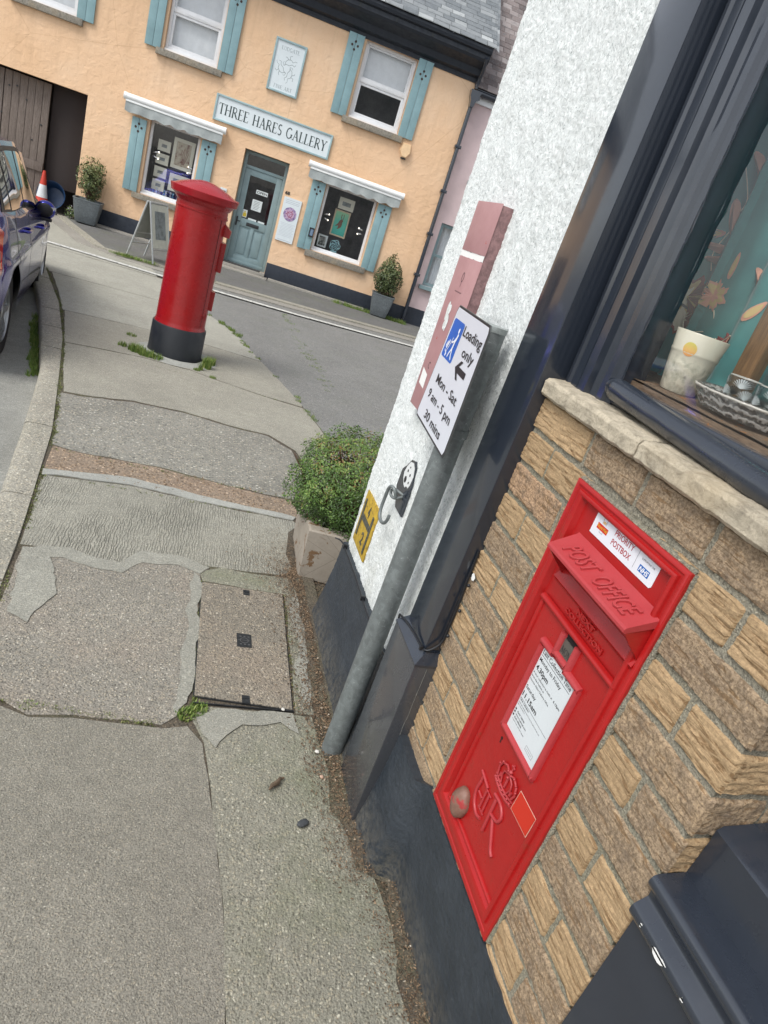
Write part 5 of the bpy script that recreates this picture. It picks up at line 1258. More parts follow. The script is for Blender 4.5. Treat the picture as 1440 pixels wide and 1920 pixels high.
# ================================================================ PLANTERS AND SHRUBS
def leafshrub(name, label, loc, R3, n, size, cs, stems=40, group=None, shape=None, seed=1, stemcol=(.09, .045, .03, 1), depth=.45, tilt=1.):
    rnd = random.Random(seed)
    t = thing(name, label, 'shrub', loc, 0, group)
    mb = MB(); rx, ry, rz = R3; MB.recalc = False
    for i in range(n):
        while True:
            d = Vector((rnd.gauss(0, 1), rnd.gauss(0, 1), rnd.gauss(0, 1)))
            if d.length > .01: break
        d.normalize(); r = 1-depth*rnd.random()**1.6
        k = 1+.17*noise.noise(d*2.2+Vector((seed, 0, 0)))+.10*noise.noise(d*5+Vector((0, seed, 0)))
        if rnd.random() < .04: r += .08*rnd.random()
        p = Vector((d.x*rx, d.y*ry, d.z*rz))*r*k
        if shape: p = shape(p)
        if noise.noise(p*(2.6/max(rx, rz))+Vector((9, seed, 1))) < -.24 and rnd.random() < .75: continue
        nrm = (d+Vector((rnd.gauss(0, .55), rnd.gauss(0, .55), rnd.gauss(.35*tilt, .5)))).normalized(); a = nrm.orthogonal().normalized(); a = (Matrix.Rotation(rnd.uniform(0, 6.28), 3, nrm) @ a); b_ = nrm.cross(a)
        s_ = size*rnd.uniform(.6, 1.3); w_ = .42
        q = [p-a*s_*.5, p-a*s_*.15+b_*s_*w_*.5-nrm*s_*.06, p+a*s_*.25+b_*s_*w_*.42-nrm*s_*.04, p+a*s_*.5, p+a*s_*.25-b_*s_*w_*.42-nrm*s_*.04, p-a*s_*.15-b_*s_*w_*.5-nrm*s_*.06]
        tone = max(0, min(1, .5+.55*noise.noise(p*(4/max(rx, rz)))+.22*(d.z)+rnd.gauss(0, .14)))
        mb.add(q, [(0, 1, 2, 3, 4, 5)], tone)
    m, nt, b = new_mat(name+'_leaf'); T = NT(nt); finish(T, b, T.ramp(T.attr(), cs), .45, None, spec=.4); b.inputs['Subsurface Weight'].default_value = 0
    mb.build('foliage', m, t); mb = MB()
    for i in range(stems):
        d = Vector((rnd.gauss(0, .8), rnd.gauss(0, .8), rnd.uniform(-.3, 1.2))).normalized(); e = Vector((d.x*rx, d.y*ry, d.z*rz))*rnd.uniform(.8, 1.08)
        if shape: e = shape(e)
        base = Vector((rnd.gauss(0, .1)*rx, rnd.gauss(0, .1)*ry, -rz*.85)); mid = base.lerp(e, .5)+Vector((rnd.gauss(0, .08)*rx, rnd.gauss(0, .08)*ry, .1*rz))
        mb.tube(smoothpath([base, mid, e], 4), [.0035*rx/.3*(1-.8*q/8)+.0006 for q in range(9)], 5)
    mb.build('stems', m_flat(name+'_stem', stemcol, .7), t, smooth=60); MB.recalc = True
    return t
# wire-vine mound spilling over a concrete planter at the corner
def m_plcon():
    m, nt, b = new_mat('peeling_planter'); T = NT(nt)
    col = T.ramp(T.noise(7, 6, .7), [(.3, (.27, .235, .19, 1)), (.7, (.34, .30, .25, 1))])
    col = T.mix(T.g(T.noise(9, 8, .7, .6), .60, .615), col, (.17, .10, .05, 1)); crk = T.voro(7, 'Distance', 'DISTANCE_TO_EDGE'); col = T.mix(T.g(crk, 0, .008, .8, 0), col, (.1, .07, .05, 1))
    finish(T, b, col, .8, T.bump(T.noise(60, 4), .4, .004)); return m
pt_l = (.93, 2.93, 0)
pl1 = thing('planter', 'cracked pale concrete planter standing on the litter by the white wall corner', 'planter', pt_l)
mb = MB(); P0 = [(.72, 2.735), (1.16, 2.66), (1.22, 3.10), (.735, 3.14)]; P1 = [(.703, 2.715), (1.17, 2.64), (1.23, 3.12), (.715, 3.16)]
def lp(a, b_, t): return [(p[0]+(q[0]-p[0])*t, p[1]+(q[1]-p[1])*t) for p, q in zip(a, b_)]
cz = [(.0, 0, 0), (.03, .1, 0), (.235, 1, 0), (.262, 1, 0), (.268, 1, .012), (.268, 1, .09), (.22, 1, .10)]
vs = []
for (z, t, inn) in cz:
    L_ = lp(P0, P1, t); c_ = (sum(p[0] for p in L_)/4, sum(p[1] for p in L_)/4)
    # 6 points per side
    for i in range(4):
        p, q = L_[i], L_[(i+1) % 4]
        for k in range(6):
            x = p[0]+(q[0]-p[0])*k/6; y = p[1]+(q[1]-p[1])*k/6; vs.append((x+(c_[0]-x)*inn*3+.004*fbm(x, y, z, 8), y+(c_[1]-y)*inn*3+.004*fbm(x, y, z+3, 8), z))
fs = [(j*24+i, j*24+(i+1) % 24, (j+1)*24+(i+1) % 24, (j+1)*24+i) for j in range(len(cz)-1) for i in range(24)]
mb.add(vs, fs); mb.build('trough', m_plcon(), pl1, smooth=30, inv=inv_of(pt_l))
mb = MB(); mb.prism([(.76, 2.77), (1.13, 2.71), (1.18, 3.06), (.77, 3.09)], 'z', .1, .23); mb.build('compost', M_dirt, pl1, inv=inv_of(pt_l))
def hang(p):
    if p.z < -.02 and p.x < .1: p = Vector((p.x*1.0, p.y, p.z*1.0-.0))
    return p
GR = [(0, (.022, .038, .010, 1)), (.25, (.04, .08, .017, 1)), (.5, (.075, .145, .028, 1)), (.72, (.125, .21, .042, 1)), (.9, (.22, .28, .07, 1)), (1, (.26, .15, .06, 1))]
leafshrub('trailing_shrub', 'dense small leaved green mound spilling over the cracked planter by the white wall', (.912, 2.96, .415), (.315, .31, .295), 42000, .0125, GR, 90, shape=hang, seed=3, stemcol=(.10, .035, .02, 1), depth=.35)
# sprig standing up from the mound
mb = MB(); 
# gallery planters
GL = (0, 13.5, 0); GA = R(-7)
GM = Matrix.Translation(GL) @ Matrix.Rotation(GA, 4, 'Z')
def gw(s, y, z): return (GM @ Vector((s, y, z)))[:]
M_zinc = m_galv('zinc_planter', (.15, .17, .18, 1))
def tub(label, s, y, h, r0, r1, rz):
    t = thing('square_planter', label, 'planter', gw(s, y, .06), GA+rz, 'grey zinc planters at the gallery front')
    mb = MB(); mb.lathe([(r0*.96, 0), (r0, .01), ((r0+r1)/2*1.03, h*.5), (r1, h-.02), (r1*1.03, h-.015), (r1*1.03, h), (r1*.94, h), (r1*.9, h-.05)], n=40, sq=9, a0=R(45), a1=R(405)); mb.build('tub', M_zinc, t, smooth=40)
    mb = MB(); mb.lathe([(r1*.93, h-.045), (.001, h-.04)], n=24, sq=9, a0=R(45), a1=R(405)); mb.build('compost', M_dirt, t); return t
tub('grey zinc planter with a loose open bush beside the dark garage opening', -1.93, -.24, .38, .165, .225, R(8))
tub('grey zinc planter with a dense upright bush near the right end of the gallery', 3.42, -.26, .40, .155, .215, R(-5))
G2 = [(0, (.04, .055, .02, 1)), (.4, (.085, .115, .04, 1)), (.7, (.16, .19, .07, 1)), (1, (.30, .29, .13, 1))]
leafshrub('potted_shrub', 'loose olive green bush in the zinc planter beside the garage opening', gw(-1.93, -.24, .76), (.27, .24, .36), 4200, .040, G2, 60, 'potted shrubs at the gallery front', seed=11, depth=.9, shape=lambda p: Vector((p.x*(.75+.6*max(0, p.z+.1)), p.y, p.z)))
G3 = [(0, (.03, .045, .018, 1)), (.4, (.06, .085, .03, 1)), (.7, (.11, .14, .05, 1)), (1, (.2, .2, .09, 1))]
leafshrub('potted_shrub', 'dense pointed green bush in the zinc planter near the drainpipe', gw(3.42, -.26, .78), (.28, .24, .40), 6500, .038, G3, 30, 'potted shrubs at the gallery front', seed=5, depth=.8, shape=lambda p: Vector((p.x*(1-.75*max(0, p.z)/.4*.6), p.y*(1-.6*max(0, p.z)/.4), p.z)))
# ================================================================ GALLERY
GI = GM.inverted()
gal = thing('gallery_building', 'peach rendered gallery house with blue shutters, white awnings and a slate roof', 'building', GL, GA)
def m_peach():
    m, nt, b = new_mat('peach_render'); T = NT(nt)
    c = (.77, .525, .335, 1)
    col = T.ramp(T.noise(.7, 6, .6), [(.3, (.735, .485, .295, 1)), (.5, c), (.75, (.80, .59, .41, 1))])
    col = T.mix(T.g(T.noise(9, 7, .75), .63, .72, 0, .3), col, (.62, .34, .16, 1))
    streak = T.noise(5, 5, .7, co=T.mapping((1, 1, .12))); col = T.mix(T.g(streak, .5, .75, 0, .35), col, (.5, .33, .2, 1)); col = T.mix(T.g(T.voro(.55, 'Distance', 'DISTANCE_TO_EDGE'), 0, .004, .3, 0), col, (.45, .27, .14, 1))
    h = T.noise(9, 6, .62, .5); h2 = T.noise(40, 4); bp = T.bump(h, .55, .03); bp = T.bump(h2, .25, .006, bp); finish(T, b, col, .85, bp, spec=.2); return m
M_peach = m_peach()
holes = [(-5.2, -2.22, -.1, 2.0), (-1.20, -.35, .79, 1.99), (.40, 1.19, .12, 2.05), (1.90, 2.86, .79, 1.97), (-3.44, -2.52, 3.01, 4.22), (-1.18, -.31, 3.03, 4.22), (1.95, 2.86, 3.07, 4.24)]
mb = MB(); wall_holes(mb, -7.5, 3.92, -.1, 4.7, 0, .24, holes)
# side wall and rear so that it stands as a house
mb.add([(3.92, .24, -.1), (3.92, 7, -.1), (3.92, 7, 4.7), (3.92, 3.6, 7.1), (3.92, .24, 4.7)], [(0, 1, 2, 3, 4)]); mb.add([(-7.5, .24, -.1), (-7.5, 7, -.1), (-7.5, 7, 4.7), (-7.5, 3.6, 7.1), (-7.5, .24, 4.7)], [(0, 1, 2, 3, 4)])
mb.add([(-7.5, 7, -.1), (3.92, 7, -.1), (3.92, 7, 4.7), (-7.5, 7, 4.7)], [(0, 1, 2, 3)])
mb.build('wall', M_peach, gal)
def gpart(mb, name, mat, parent=gal, smooth=None): return mb.build(name, mat, parent, smooth=smooth)
M_navy = m_paint('navy_masonry', (.018, .024, .036, 1), .5, orange=.4)
for (a, b_) in ((-2.2, .395), (1.195, 3.925)):
    mb = MB(); mb.box(a, b_, -.022, .02, .02, .338, c=.004); gpart(mb, 'plinth', M_navy, smooth=30)
for (a, b_) in ((-2.1, .30), (1.28, 3.15)):
    mb = MB(); mb.box(a, b_, -.17, -.02, .0, .085, c=.01); mb.v = [(x, y+.012*fbm(x, y, z, 3), z+.006*fbm(x, y, z, 5)) for x, y, z in mb.v]; gpart(mb, 'ledge', M_chan, smooth=30)
mb = MB(); mb.box(.27, 1.26, -.30, .10, .0, .072, c=.008); mb.box(.36, 1.20, -.10, .24, .07, .128, c=.006); gpart(mb, 'doorstep', M_chan, smooth=30)
mb = MB(); mb.box(.42, 1.10, -.08, .14, .128, .140); gpart(mb, 'door_mat', m_plain('mat', (.035, .035, .035, 1), .9, var=.3, vs=80))
# interiors
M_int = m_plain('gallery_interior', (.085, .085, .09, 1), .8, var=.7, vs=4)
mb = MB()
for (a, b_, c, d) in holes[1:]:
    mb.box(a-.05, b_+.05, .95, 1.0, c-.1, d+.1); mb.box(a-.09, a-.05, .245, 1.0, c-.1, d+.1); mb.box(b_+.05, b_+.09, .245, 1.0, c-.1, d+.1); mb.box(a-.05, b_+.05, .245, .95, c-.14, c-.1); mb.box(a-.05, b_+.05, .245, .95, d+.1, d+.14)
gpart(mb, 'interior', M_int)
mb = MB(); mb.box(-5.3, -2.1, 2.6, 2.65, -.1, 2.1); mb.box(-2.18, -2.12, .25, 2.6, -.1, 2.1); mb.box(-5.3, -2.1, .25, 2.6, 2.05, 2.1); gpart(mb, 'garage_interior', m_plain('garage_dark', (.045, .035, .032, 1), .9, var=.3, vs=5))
# near-black sheet across the open half
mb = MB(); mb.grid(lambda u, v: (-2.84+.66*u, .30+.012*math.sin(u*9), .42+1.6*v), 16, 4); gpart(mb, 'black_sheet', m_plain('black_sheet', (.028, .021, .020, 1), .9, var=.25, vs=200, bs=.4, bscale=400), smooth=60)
# ledged garage door
M_oldwood = m_wood('grey_weathered_boards', (.235, .195, .17, 1), (.11, .085, .072, 1), axis=(9, 9, .5), sc=.8, rough=.9)
for x0 in (-4.2, -3.57):
    mb = MB(); n = 6
    for k in range(n):
        a = x0+.72*k/n if x0 > -4 else x0+.62*k/n; w_ = (.72 if x0 > -4 else .62)/n
        mb.box(a+.003, a+w_-.003, .20+.003*(k % 2), .235, .08+.02*random.random(), 1.97, c=.003)
    gd = gpart(mb, 'garage_door', M_oldwood, smooth=30)
    mb = MB(); mb.box(x0, x0+(.72 if x0 > -4 else .62), .165, .199, .60, .74, c=.004); gpart(mb, 'ledge_board', M_oldwood, gd, smooth=30)
    for (bx_, bz_) in ((.08, 1.75), (.2, 1.78), (.36, 1.62), (.62, 1.32), (.5, 1.05)):
        mb = MB(); mb.lathe([(.0, 0), (.014, 0), (.014, .008), (0, .010)], n=8); mb.v = [(x0+bx_+x, .2-z, bz_+y) for x, y, z in mb.v]; gpart(mb, 'bolt', M_iron, gd)
# shutters
M_shut = m_paint('shutter_blue', (.225, .36, .385, 1), .5, orange=.2, streak=True)
def shutter(x0, x1, z0, z1, hx, hz):
    mb = MB(); n = 2; w_ = (x1-x0)/n
    for k in range(n):
        mb.box(x0+w_*k+.002, x0+w_*(k+1)-.002, -.045, -.018, z0, z1, c=.003)
    mb.box(x0+.03, x1-.03, -.018, -.001, z0+.1, z0+.2); mb.box(x0+.03, x1-.03, -.018, -.001, z1-.2, z1-.1)
    s_ = gpart(mb, 'shutter', M_shut, smooth=30); cx_ = (x0+x1)/2
    for (a, b_) in ((0, .085), (-.048, 0.03), (.048, .03), (0, -.03)):
        mb = MB(); mb.lathe([(0, 0), (.013, 0), (.015, .002), (.019, .002), (.019, 0)], n=14); mb.v = [(cx_+a+x, -.0455-z, hz+b_+y) for x, y, z in mb.v]; gpart(mb, 'hole', m_hole, s_, smooth=30)
m_hole = m_flat('cut_hole', (.055, .035, .028, 1), .9)
for (a, b_, c, d, hz) in ((-1.48, -1.24, .79, 1.93, 1.76), (-.32, -.07, .79, 1.95, 1.78), (1.64, 1.89, .77, 1.94, 1.76), (2.88, 3.14, .76, 1.93, 1.76), (-1.47, -1.22, 3.01, 4.24, 4.0), (-.30, -.04, 3.02, 4.24, 4.02), (1.64, 1.91, 3.04, 4.25, 4.05), (2.865, 3.13, 3.06, 4.27, 4.02), (-2.52, -2.26, 3.0, 4.24, 4.0), (-3.72, -3.46, 3.0, 4.24, 4.0)):
    shutter(a, b_, c, d, 0, hz)
# windows
M_upvc = m_plain('white_frame', (.74, .75, .76, 1), .3, var=.04)
M_sill2 = m_stone('granite_sill', (.30, .275, .23, 1))
M_gglass = m_glass('gallery_glass', bmp=.03)
M_blind = m_plain('white_blind', (.6, .63, .65, 1), .7, var=.05)
def gwin(x0, x1, z0, z1, sashed):
    mb = MB(); frame(mb, x0+.005, x1-.005, z0+.03, z1, .09, .16, .045, c=.004); mb.box(x0+.005, x1-.005, .03, .12, z0+.001, z0+.032, c=.004)
    w_ = gpart(mb, 'window', M_upvc, smooth=30)
    if sashed:
        zm = z0+.60; mb = MB(); mb.box(x0+.05, x1-.05, .10, .165, zm-.03, zm+.03, c=.004); frame(mb, x0+.05, x1-.05, z0+.075, zm-.03, .115, .165, .04, c=.003); frame(mb, x0+.05, x1-.05, zm+.03, z1-.045, .125, .17, .028, c=.003)
        mb.box((x0+x1)/2-.15, (x0+x1)/2+.15, .096, .10, zm-.006, zm+.004); gpart(mb, 'sash', M_upvc, w_, smooth=30)
    mb = MB(); mb.box(x0+.04, x1-.04, .140, .143, z0+.06, z1-.03); gpart(mb, 'pane', M_gglass, w_)
    return w_
for i, h_ in enumerate(holes):
    if i in (0, 2): continue
    gwin(*h_, i > 3)
# reveal mouldings beside the shop windows: narrow orange painted strips come from the wall itself
for (a, b_, c, d) in ((-1.31, -.24, .695, .785), (1.81, 2.97, .675, .785), (-3.50, -2.42, 2.91, 3.008), (-1.28, -.21, 2.93, 3.025), (1.86, 2.96, 2.965, 3.065)):
    mb = MB(); mb.box(a, b_, -.075, .1, c, d, c=.008); mb.v = [(x, y+.006*fbm(x*2, z, 0, 5), z+.004*fbm(x, y, 4, 6)) for x, y, z in mb.v]; gpart(mb, 'sill', M_sill2, smooth=40)
# white blinds in the upper windows
for (x0, x1, z0, z1) in ((-1.13, -.36, 3.1, 4.2), (1.99, 2.82, 3.70, 4.22), (-3.4, -2.56, 3.08, 4.2)):
    mb = MB(); mb.grid(lambda u, v: (x0+(x1-x0)*u, .22+.002*math.sin(u*30), z0+(z1-z0)*v), 40, 2); gpart(mb, 'blind', M_blind, smooth=60)
# door
M_door = m_paint('door_blue_grey', (.205, .29, .305, 1), .35, orange=.1)
mb = MB(); frame(mb, .405, 1.185, .13, 2.045, .175, .235, .055, c=.004); mb.box(.46, 1.13, .17, .235, 1.765, 1.815, c=.004)
dfr = gpart(mb, 'door_frame', M_door, smooth=30)
mb = MB(); mb.box(.46, 1.13, .205, .208, 1.815, 1.99); gpart(mb, 'transom_pane', M_gglass, dfr)
mb = MB(); dx0, dx1, dz0, dz1 = .463, 1.127, .15, 1.762
mb.box(dx0, dx0+.10, .185, .225, dz0, dz1, c=.003); mb.box(dx1-.10, dx1, .185, .225, dz0, dz1, c=.003); mb.box(dx0+.1, dx1-.1, .186, .224, dz1-.10, dz1, c=.003); mb.box(dx0+.1, dx1-.1, .186, .224, .80, .935, c=.003); mb.box(dx0+.1, dx1-.1, .186, .224, dz0, dz0+.13, c=.003); mb.box(.765, .825, .187, .223, dz0+.13, .80, c=.003)
mb.box(dx0+.1, dx1-.1, .203, .215, dz0+.13, .80); mb.box(.60, .735, .194, .203, .32, .76, c=.004); mb.box(.855, .99, .194, .203, .32, .76, c=.004); mb.box(dx0, dx1, .170, .185, dz0, dz0+.05, c=.004)
door_ = gpart(mb, 'door', M_door, smooth=30)
mb = MB(); mb.box(dx0+.1, dx1-.1, .204, .207, .935, dz1-.10); gpart(mb, 'door_pane', M_gglass, door_)
mb = MB(); mb.box(.475, .505, .176, .185, .78, .94, c=.002); mb.tube([(.49, .18, .87), (.49, .145, .87), (.56, .142, .868)], .008, 7); gpart(mb, 'handle', M_iron, door_, smooth=40)
mb = MB(); mb.box(.67, .90, .178, .186, .825, .885, c=.003); gpart(mb, 'letterbox', M_iron, door_, smooth=40)
M_card = m_plain('white_card', (.62, .68, .68, 1), .5, var=.03)
GT = lambda x, y, z: plane_M((x, y, z), (1, 0, 0), (0, 0, 1))   # faces the street (-y)
def gcard(x0, x1, z0, z1, y, mat, name, parent, th=.003):
    mb = MB(); mb.box(x0, x1, y-th, y, z0, z1); return mb.build(name, mat, parent)
M_greyink = m_flat('grey_ink', (.13, .15, .15, 1))
c1 = gcard(.72, .93, 1.40, 1.47, .203, M_card, 'open_sign', door_); mb = MB(); text_box(mb, 'OPEN', .735, 1.415, .18, .04, GT(0, .1995, 0), off=.02); mb.build('open_lettering', M_print, c1)
c1 = gcard(.69, .87, 1.115, 1.30, .203, M_card, 'door_notice', door_); mb = MB()
for k in range(6): stroke(mb, [(.725, 1.27-.025*k), (.835-.01*(k % 3), 1.27-.025*k)], .006, GT(0, .1995, 0))
mb.build('notice_lines', M_greyink, c1)
c1 = gcard(.565, .645, .955, 1.085, .203, M_card, 'warning_sticker', door_); mb = MB(); mb.add([(.575, .1995, .965), (.635, .1995, .965), (.635, .1995, 1.03), (.575, .1995, 1.03)], [(0, 1, 2, 3)]); mb.add([(.585, .1995, 1.035), (.625, .1995, 1.035), (.605, .1995, 1.07)], [(0, 1, 2)]); mb.build('yellow_panel', m_flat('warning_yellow', (.6, .45, .04, 1)), c1)
for (a, b_) in ((.68, .83), (.86, .98)): gcard(a, b_, .938, .968, .203, M_card, 'leaflet', door_)
# numerals
mb = MB(); text_box(mb, '68', 1.225, 1.56, .085, .055, GT(0, -.004, 0), off=.03, ext=.004); mb.build('house_number', M_iron, gal)
# awnings
M_awn = m_plain('awning_white', (.80, .81, .80, 1), .25, var=.03); 
def m_val():
    m, nt, b = new_mat('grey_valance'); T = NT(nt); col = T.ramp(T.noise(6, 6, .7), [(.35, (.29, .32, .315, 1)), (.65, (.40, .43, .425, 1))]); col = T.mix(T.g(T.noise(60, 5, .8), .55, .7, 0, .4), col, (.25, .28, .27, 1)); finish(T, b, col, .8); return m
M_val = m_val()
for (a, b_, z, zn) in ((-1.63, .035, 2.185, 6.5), (1.52, 3.27, 2.165, 7.)):
    mb = MB(); mb.tube([(a, -.10, z), (b_, -.10, z)], .052, 20); aw = gpart(mb, 'awning', M_awn, smooth=50)
    for xx in (a, b_-.02): mb = MB(); mb.tube([(xx-.01, -.10, z), (xx+.03, -.10, z)], .056, 20); mb.box(xx, xx+.02, -.06, 0, z-.03, z+.04); gpart(mb, 'end_cap', M_awn, aw, smooth=50)
    mb = MB(); mb.box(a+.03, b_-.03, -.135, -.11, z-.075, z-.045, c=.003); gpart(mb, 'front_bar', M_awn, aw, smooth=50)
    mb = MB(); w_ = b_-a-.06
    mb.grid(lambda u, v: (a+.03+w_*u, -.125+.010*math.sin(u*38)*(v), z-.06-(.155+.022*abs(math.sin(u*math.pi*zn))-.01+.006*math.sin(u*50))*v), 140, 8); gpart(mb, 'valance', M_val, aw, smooth=60)
# eaves: black boxed fascia
mb = MB(); pr = [(.01, 4.235), (-.02, 4.235), (-.03, 4.30), (-.12, 4.33), (-.15, 4.42), (-.32, 4.50), (-.35, 4.54), (-.35, 4.60), (-.40, 4.62), (-.415, 4.66), (-.41, 4.70), (-.33, 4.72), (.01, 4.78)]
mb.prism([(y, z) for y, z in pr], 'x', -7.6, 3.96); eb = gpart(mb, 'eaves_board', m_paint('black_fascia', (.014, .019, .028, 1), .45, orange=.3), smooth=25)
for x in [k*.62-7 for k in range(18)]:
    mb = MB(); mb.box(x, x+.035, -.36, -.345, 4.545, 4.60); gpart(mb, 'gutter_bracket', M_iron, eb)
# slates
def m_slate(name, stops, bs=.5):
    m, nt, b = new_mat(name); T = NT(nt); col = T.ramp(T.attr(), stops); n1 = T.noise(35, 6, .75)
    col = T.mix(T.g(n1, .52, .68, 0, .5), col, (.34, .37, .38, 1)); col = T.mix(T.g(T.noise(11, 5), .3, .5, .35, 0), col, (.08, .09, .10, 1)); finish(T, b, col, .6, T.bump(n1, bs, .006), spec=.4); return m
def slates(x0, x1, y0, z0, slope, nrow, gauge, w_, mat, name, parent, verge=False, seed=0, thick=.012):
    mb = MB(); rnd = random.Random(seed); MB.recalc = False
    for r_ in range(nrow):
        yy = y0+r_*gauge*math.cos(slope); zz = z0+r_*gauge*math.sin(slope); x = x0-(w_*.5 if r_ % 2 else 0)
        while x < x1:
            w2 = w_*rnd.uniform(.75, 1.2); a = max(x, x0); b2 = min(x+w2-.006, x1)
            if b2-a > .03:
                ln = gauge*1.35; dy, dz = math.cos(slope)*ln, math.sin(slope)*ln; j = rnd.uniform(-.006, .006); up = .010+rnd.uniform(0, .006)
                mb.add([(a, yy+j, zz+up), (b2, yy+j+rnd.uniform(-.004, .004), zz+up), (b2, yy+dy, zz+dz), (a, yy+dy, zz+dz), (a, yy+j, zz+up-thick), (b2, yy+j, zz+up-thick)], [(0, 1, 2, 3), (0, 4, 5, 1)], rnd.random())
            x += w2
    MB.recalc = False; o = mb.build(name, mat, parent); MB.recalc = True; return o
SLs = m_slate('blue_grey_slate', [(0, (.14, .155, .165, 1)), (.5, (.20, .215, .225, 1)), (.85, (.27, .285, .29, 1)), (.95, (.44, .46, .46, 1)), (1, (.55, .57, .57, 1))])
sl_ = R(37)
mb = MB(); mb.add([(-7.7, -.42, 4.70), (3.97, -.42, 4.70), (3.97, 3.6, 4.70+4.02*math.tan(sl_)-.02), (-7.7, 3.6, 4.70+4.02*math.tan(sl_)-.02)], [(0, 1, 2, 3)]); mb.add([(-7.7, 7.6, 4.70), (3.97, 7.6, 4.70), (3.97, 3.6, 4.70+4.02*math.tan(sl_)-.02), (-7.7, 3.6, 4.70+4.02*math.tan(sl_)-.02)], [(0, 1, 2, 3)])
rf = gpart(mb, 'roof', m_flat('roof_underlay', (.05, .05, .055, 1)))
slates(-7.7, 4.0, -.45, 4.705, sl_, 30, .135, .26, SLs, 'slates', rf, seed=3)
mb = MB()   # verge slates turned down at the right end
for k in range(30):
    yy = -.45+k*.135*math.cos(sl_); zz = 4.705+k*.135*math.sin(sl_); mb.add([(3.96, yy, zz+.014), (4.06, yy+.01, zz-.03), (4.06, yy+.16, zz+.085), (3.96, yy+.15, zz+.12)], [(0, 1, 2, 3)], random.random())
gpart(mb, 'verge_slates', SLs, rf)
# downpipe with hopper
mb = MB(); mb.tube(smoothpath([(3.90, -.36, 4.56), (3.93, -.25, 4.44), (3.94, -.10, 4.30), (3.94, -.07, 4.15)], 4), .032, 10); mb.tube([(3.94, -.07, 4.05), (3.945, -.07, .12)], .036, 12)
dp = gpart(mb, 'downpipe', M_black, smooth=60)
mb = MB(); mb.prism([(3.86, 4.12), (3.87, 4.02), (3.90, 3.96), (3.91, 3.86), (3.97, 3.86), (3.99, 3.96), (4.05, 4.0), (4.03, 4.06), (4.06, 4.12)], 'y', -.15, .0); gpart(mb, 'hopper', M_black, dp, smooth=30)
for z in (3.2, 2.45, 1.7, .95): mb = MB(); mb.box(3.885, 4.0, -.112, -.0, z, z+.05, c=.004); gpart(mb, 'pipe_bracket', M_black, dp, smooth=30)
# ---- signs on the wall
M_sblue = m_plain('sign_frame_blue', (.30, .42, .44, 1), .5); M_sface = m_plain('sign_face', (.66, .72, .74, 1), .5, var=.03)
def gsign(name, label, x0, x1, z0, z1, cat='sign', fw=.03):
    c_ = gw((x0+x1)/2, 0, z0); t = thing(name, label, cat, c_, GA); inv = Matrix.Translation((-(x0+x1)/2, 0, -z0))
    mb = MB(); mb.box(x0+.01, x1-.01, -.022, -.002, z0+.01, z1-.01); f_ = mb.build('board', M_sface, t, inv=inv)
    if fw: mb = MB(); frame(mb, x0, x1, z0, z1, -.04, -.0021, fw, c=.004); mb.build('frame', M_sblue, t, smooth=30, inv=inv)
    return t, inv, f_
t, iv, f_ = gsign('name_board', 'long pale sign reading THREE HARES GALLERY over the gallery door', -.225, 1.80, 2.305, 2.705)
mb = MB(); iv2 = iv
serif(mb, 'THREE HARES GALLERY', -.155, 2.418, 1.88, .165, GT(0, -.0226, 0), wt=1.05); mb.build('lettering', m_flat('slate_ink', (.035, .055, .055, 1)), f_, inv=iv)
t, iv, f_ = gsign('hanging_panel', 'tall pale LUDGATE FINE ART sign with a line drawing of hares, above the name board', .525, 1.045, 3.025, 3.795)
M_pale_ink = m_flat('pale_ink', (.26, .31, .32, 1)); mb = MB(); Gp = GT(0, -.0226, 0)
serif(mb, 'LUDGATE', .64, 3.645, .30, .055, Gp); serif(mb, 'FINE ART', .635, 3.085, .31, .055, Gp); mb.build('lettering', M_pale_ink, f_, inv=iv)
mb = MB(); hc = (.785, 3.40)
for k, rot in enumerate((0, 120, 240)):
    Q = lambda P, w_=.008: stroke(mb, [(hc[0]+p[0]*math.cos(R(rot))-p[1]*math.sin(R(rot)), hc[1]+(p[0]*math.sin(R(rot))+p[1]*math.cos(R(rot)))*1.08) for p in P], w_, Gp, z=2e-5*k)
    Q([(-.055, .03), (-.02, .055), (.03, .05), (.075, .075), (.115, .06), (.135, .085)]); Q([(-.04, .045), (-.035, .09), (.0, .125), (.05, .13), (.08, .105)]); Q([(.01, .12), (-.03, .15), (-.05, .145)]); Q([(.03, .13), (.02, .17), (.055, .185)]); Q([(.08, .105), (.12, .13), (.15, .125)], .006); Q([(-.055, .03), (-.075, .06), (-.06, .085)], .006)
mb.build('hare_drawing', M_pale_ink, f_, inv=iv)
t, iv, f_ = gsign('notice_board', 'tall white notice with a violet roundel between the gallery door and right window', 1.222, 1.562, .765, 1.535, fw=0)
def m_round():
    m, nt, b = new_mat('violet_roundel'); T = NT(nt); n = T.noise(28, 5, .7); col = T.ramp(n, [(.4, (.12, .09, .22, 1)), (.5, (.30, .22, .38, 1)), (.6, (.5, .36, .50, 1))]); finish(T, b, col, .5); return m
mb = MB(); mb.prism([(1.392+.118*math.cos(a), 1.255+.118*math.sin(a)) for a in [2*math.pi*i/40 for i in range(40)]], 'y', -.024, -.0222); rd = mb.build('roundel', m_round(), t, inv=iv)
mb = MB(); mb.prism([(1.392+.08*math.cos(a), 1.255+.08*math.sin(a)) for a in [2*math.pi*i/40 for i in range(40)]], 'y', -.0255, -.0241); 
mb.build('roundel_centre', m_flat('roundel_pink', (.48, .33, .46, 1)), rd, inv=iv)
mb = MB()
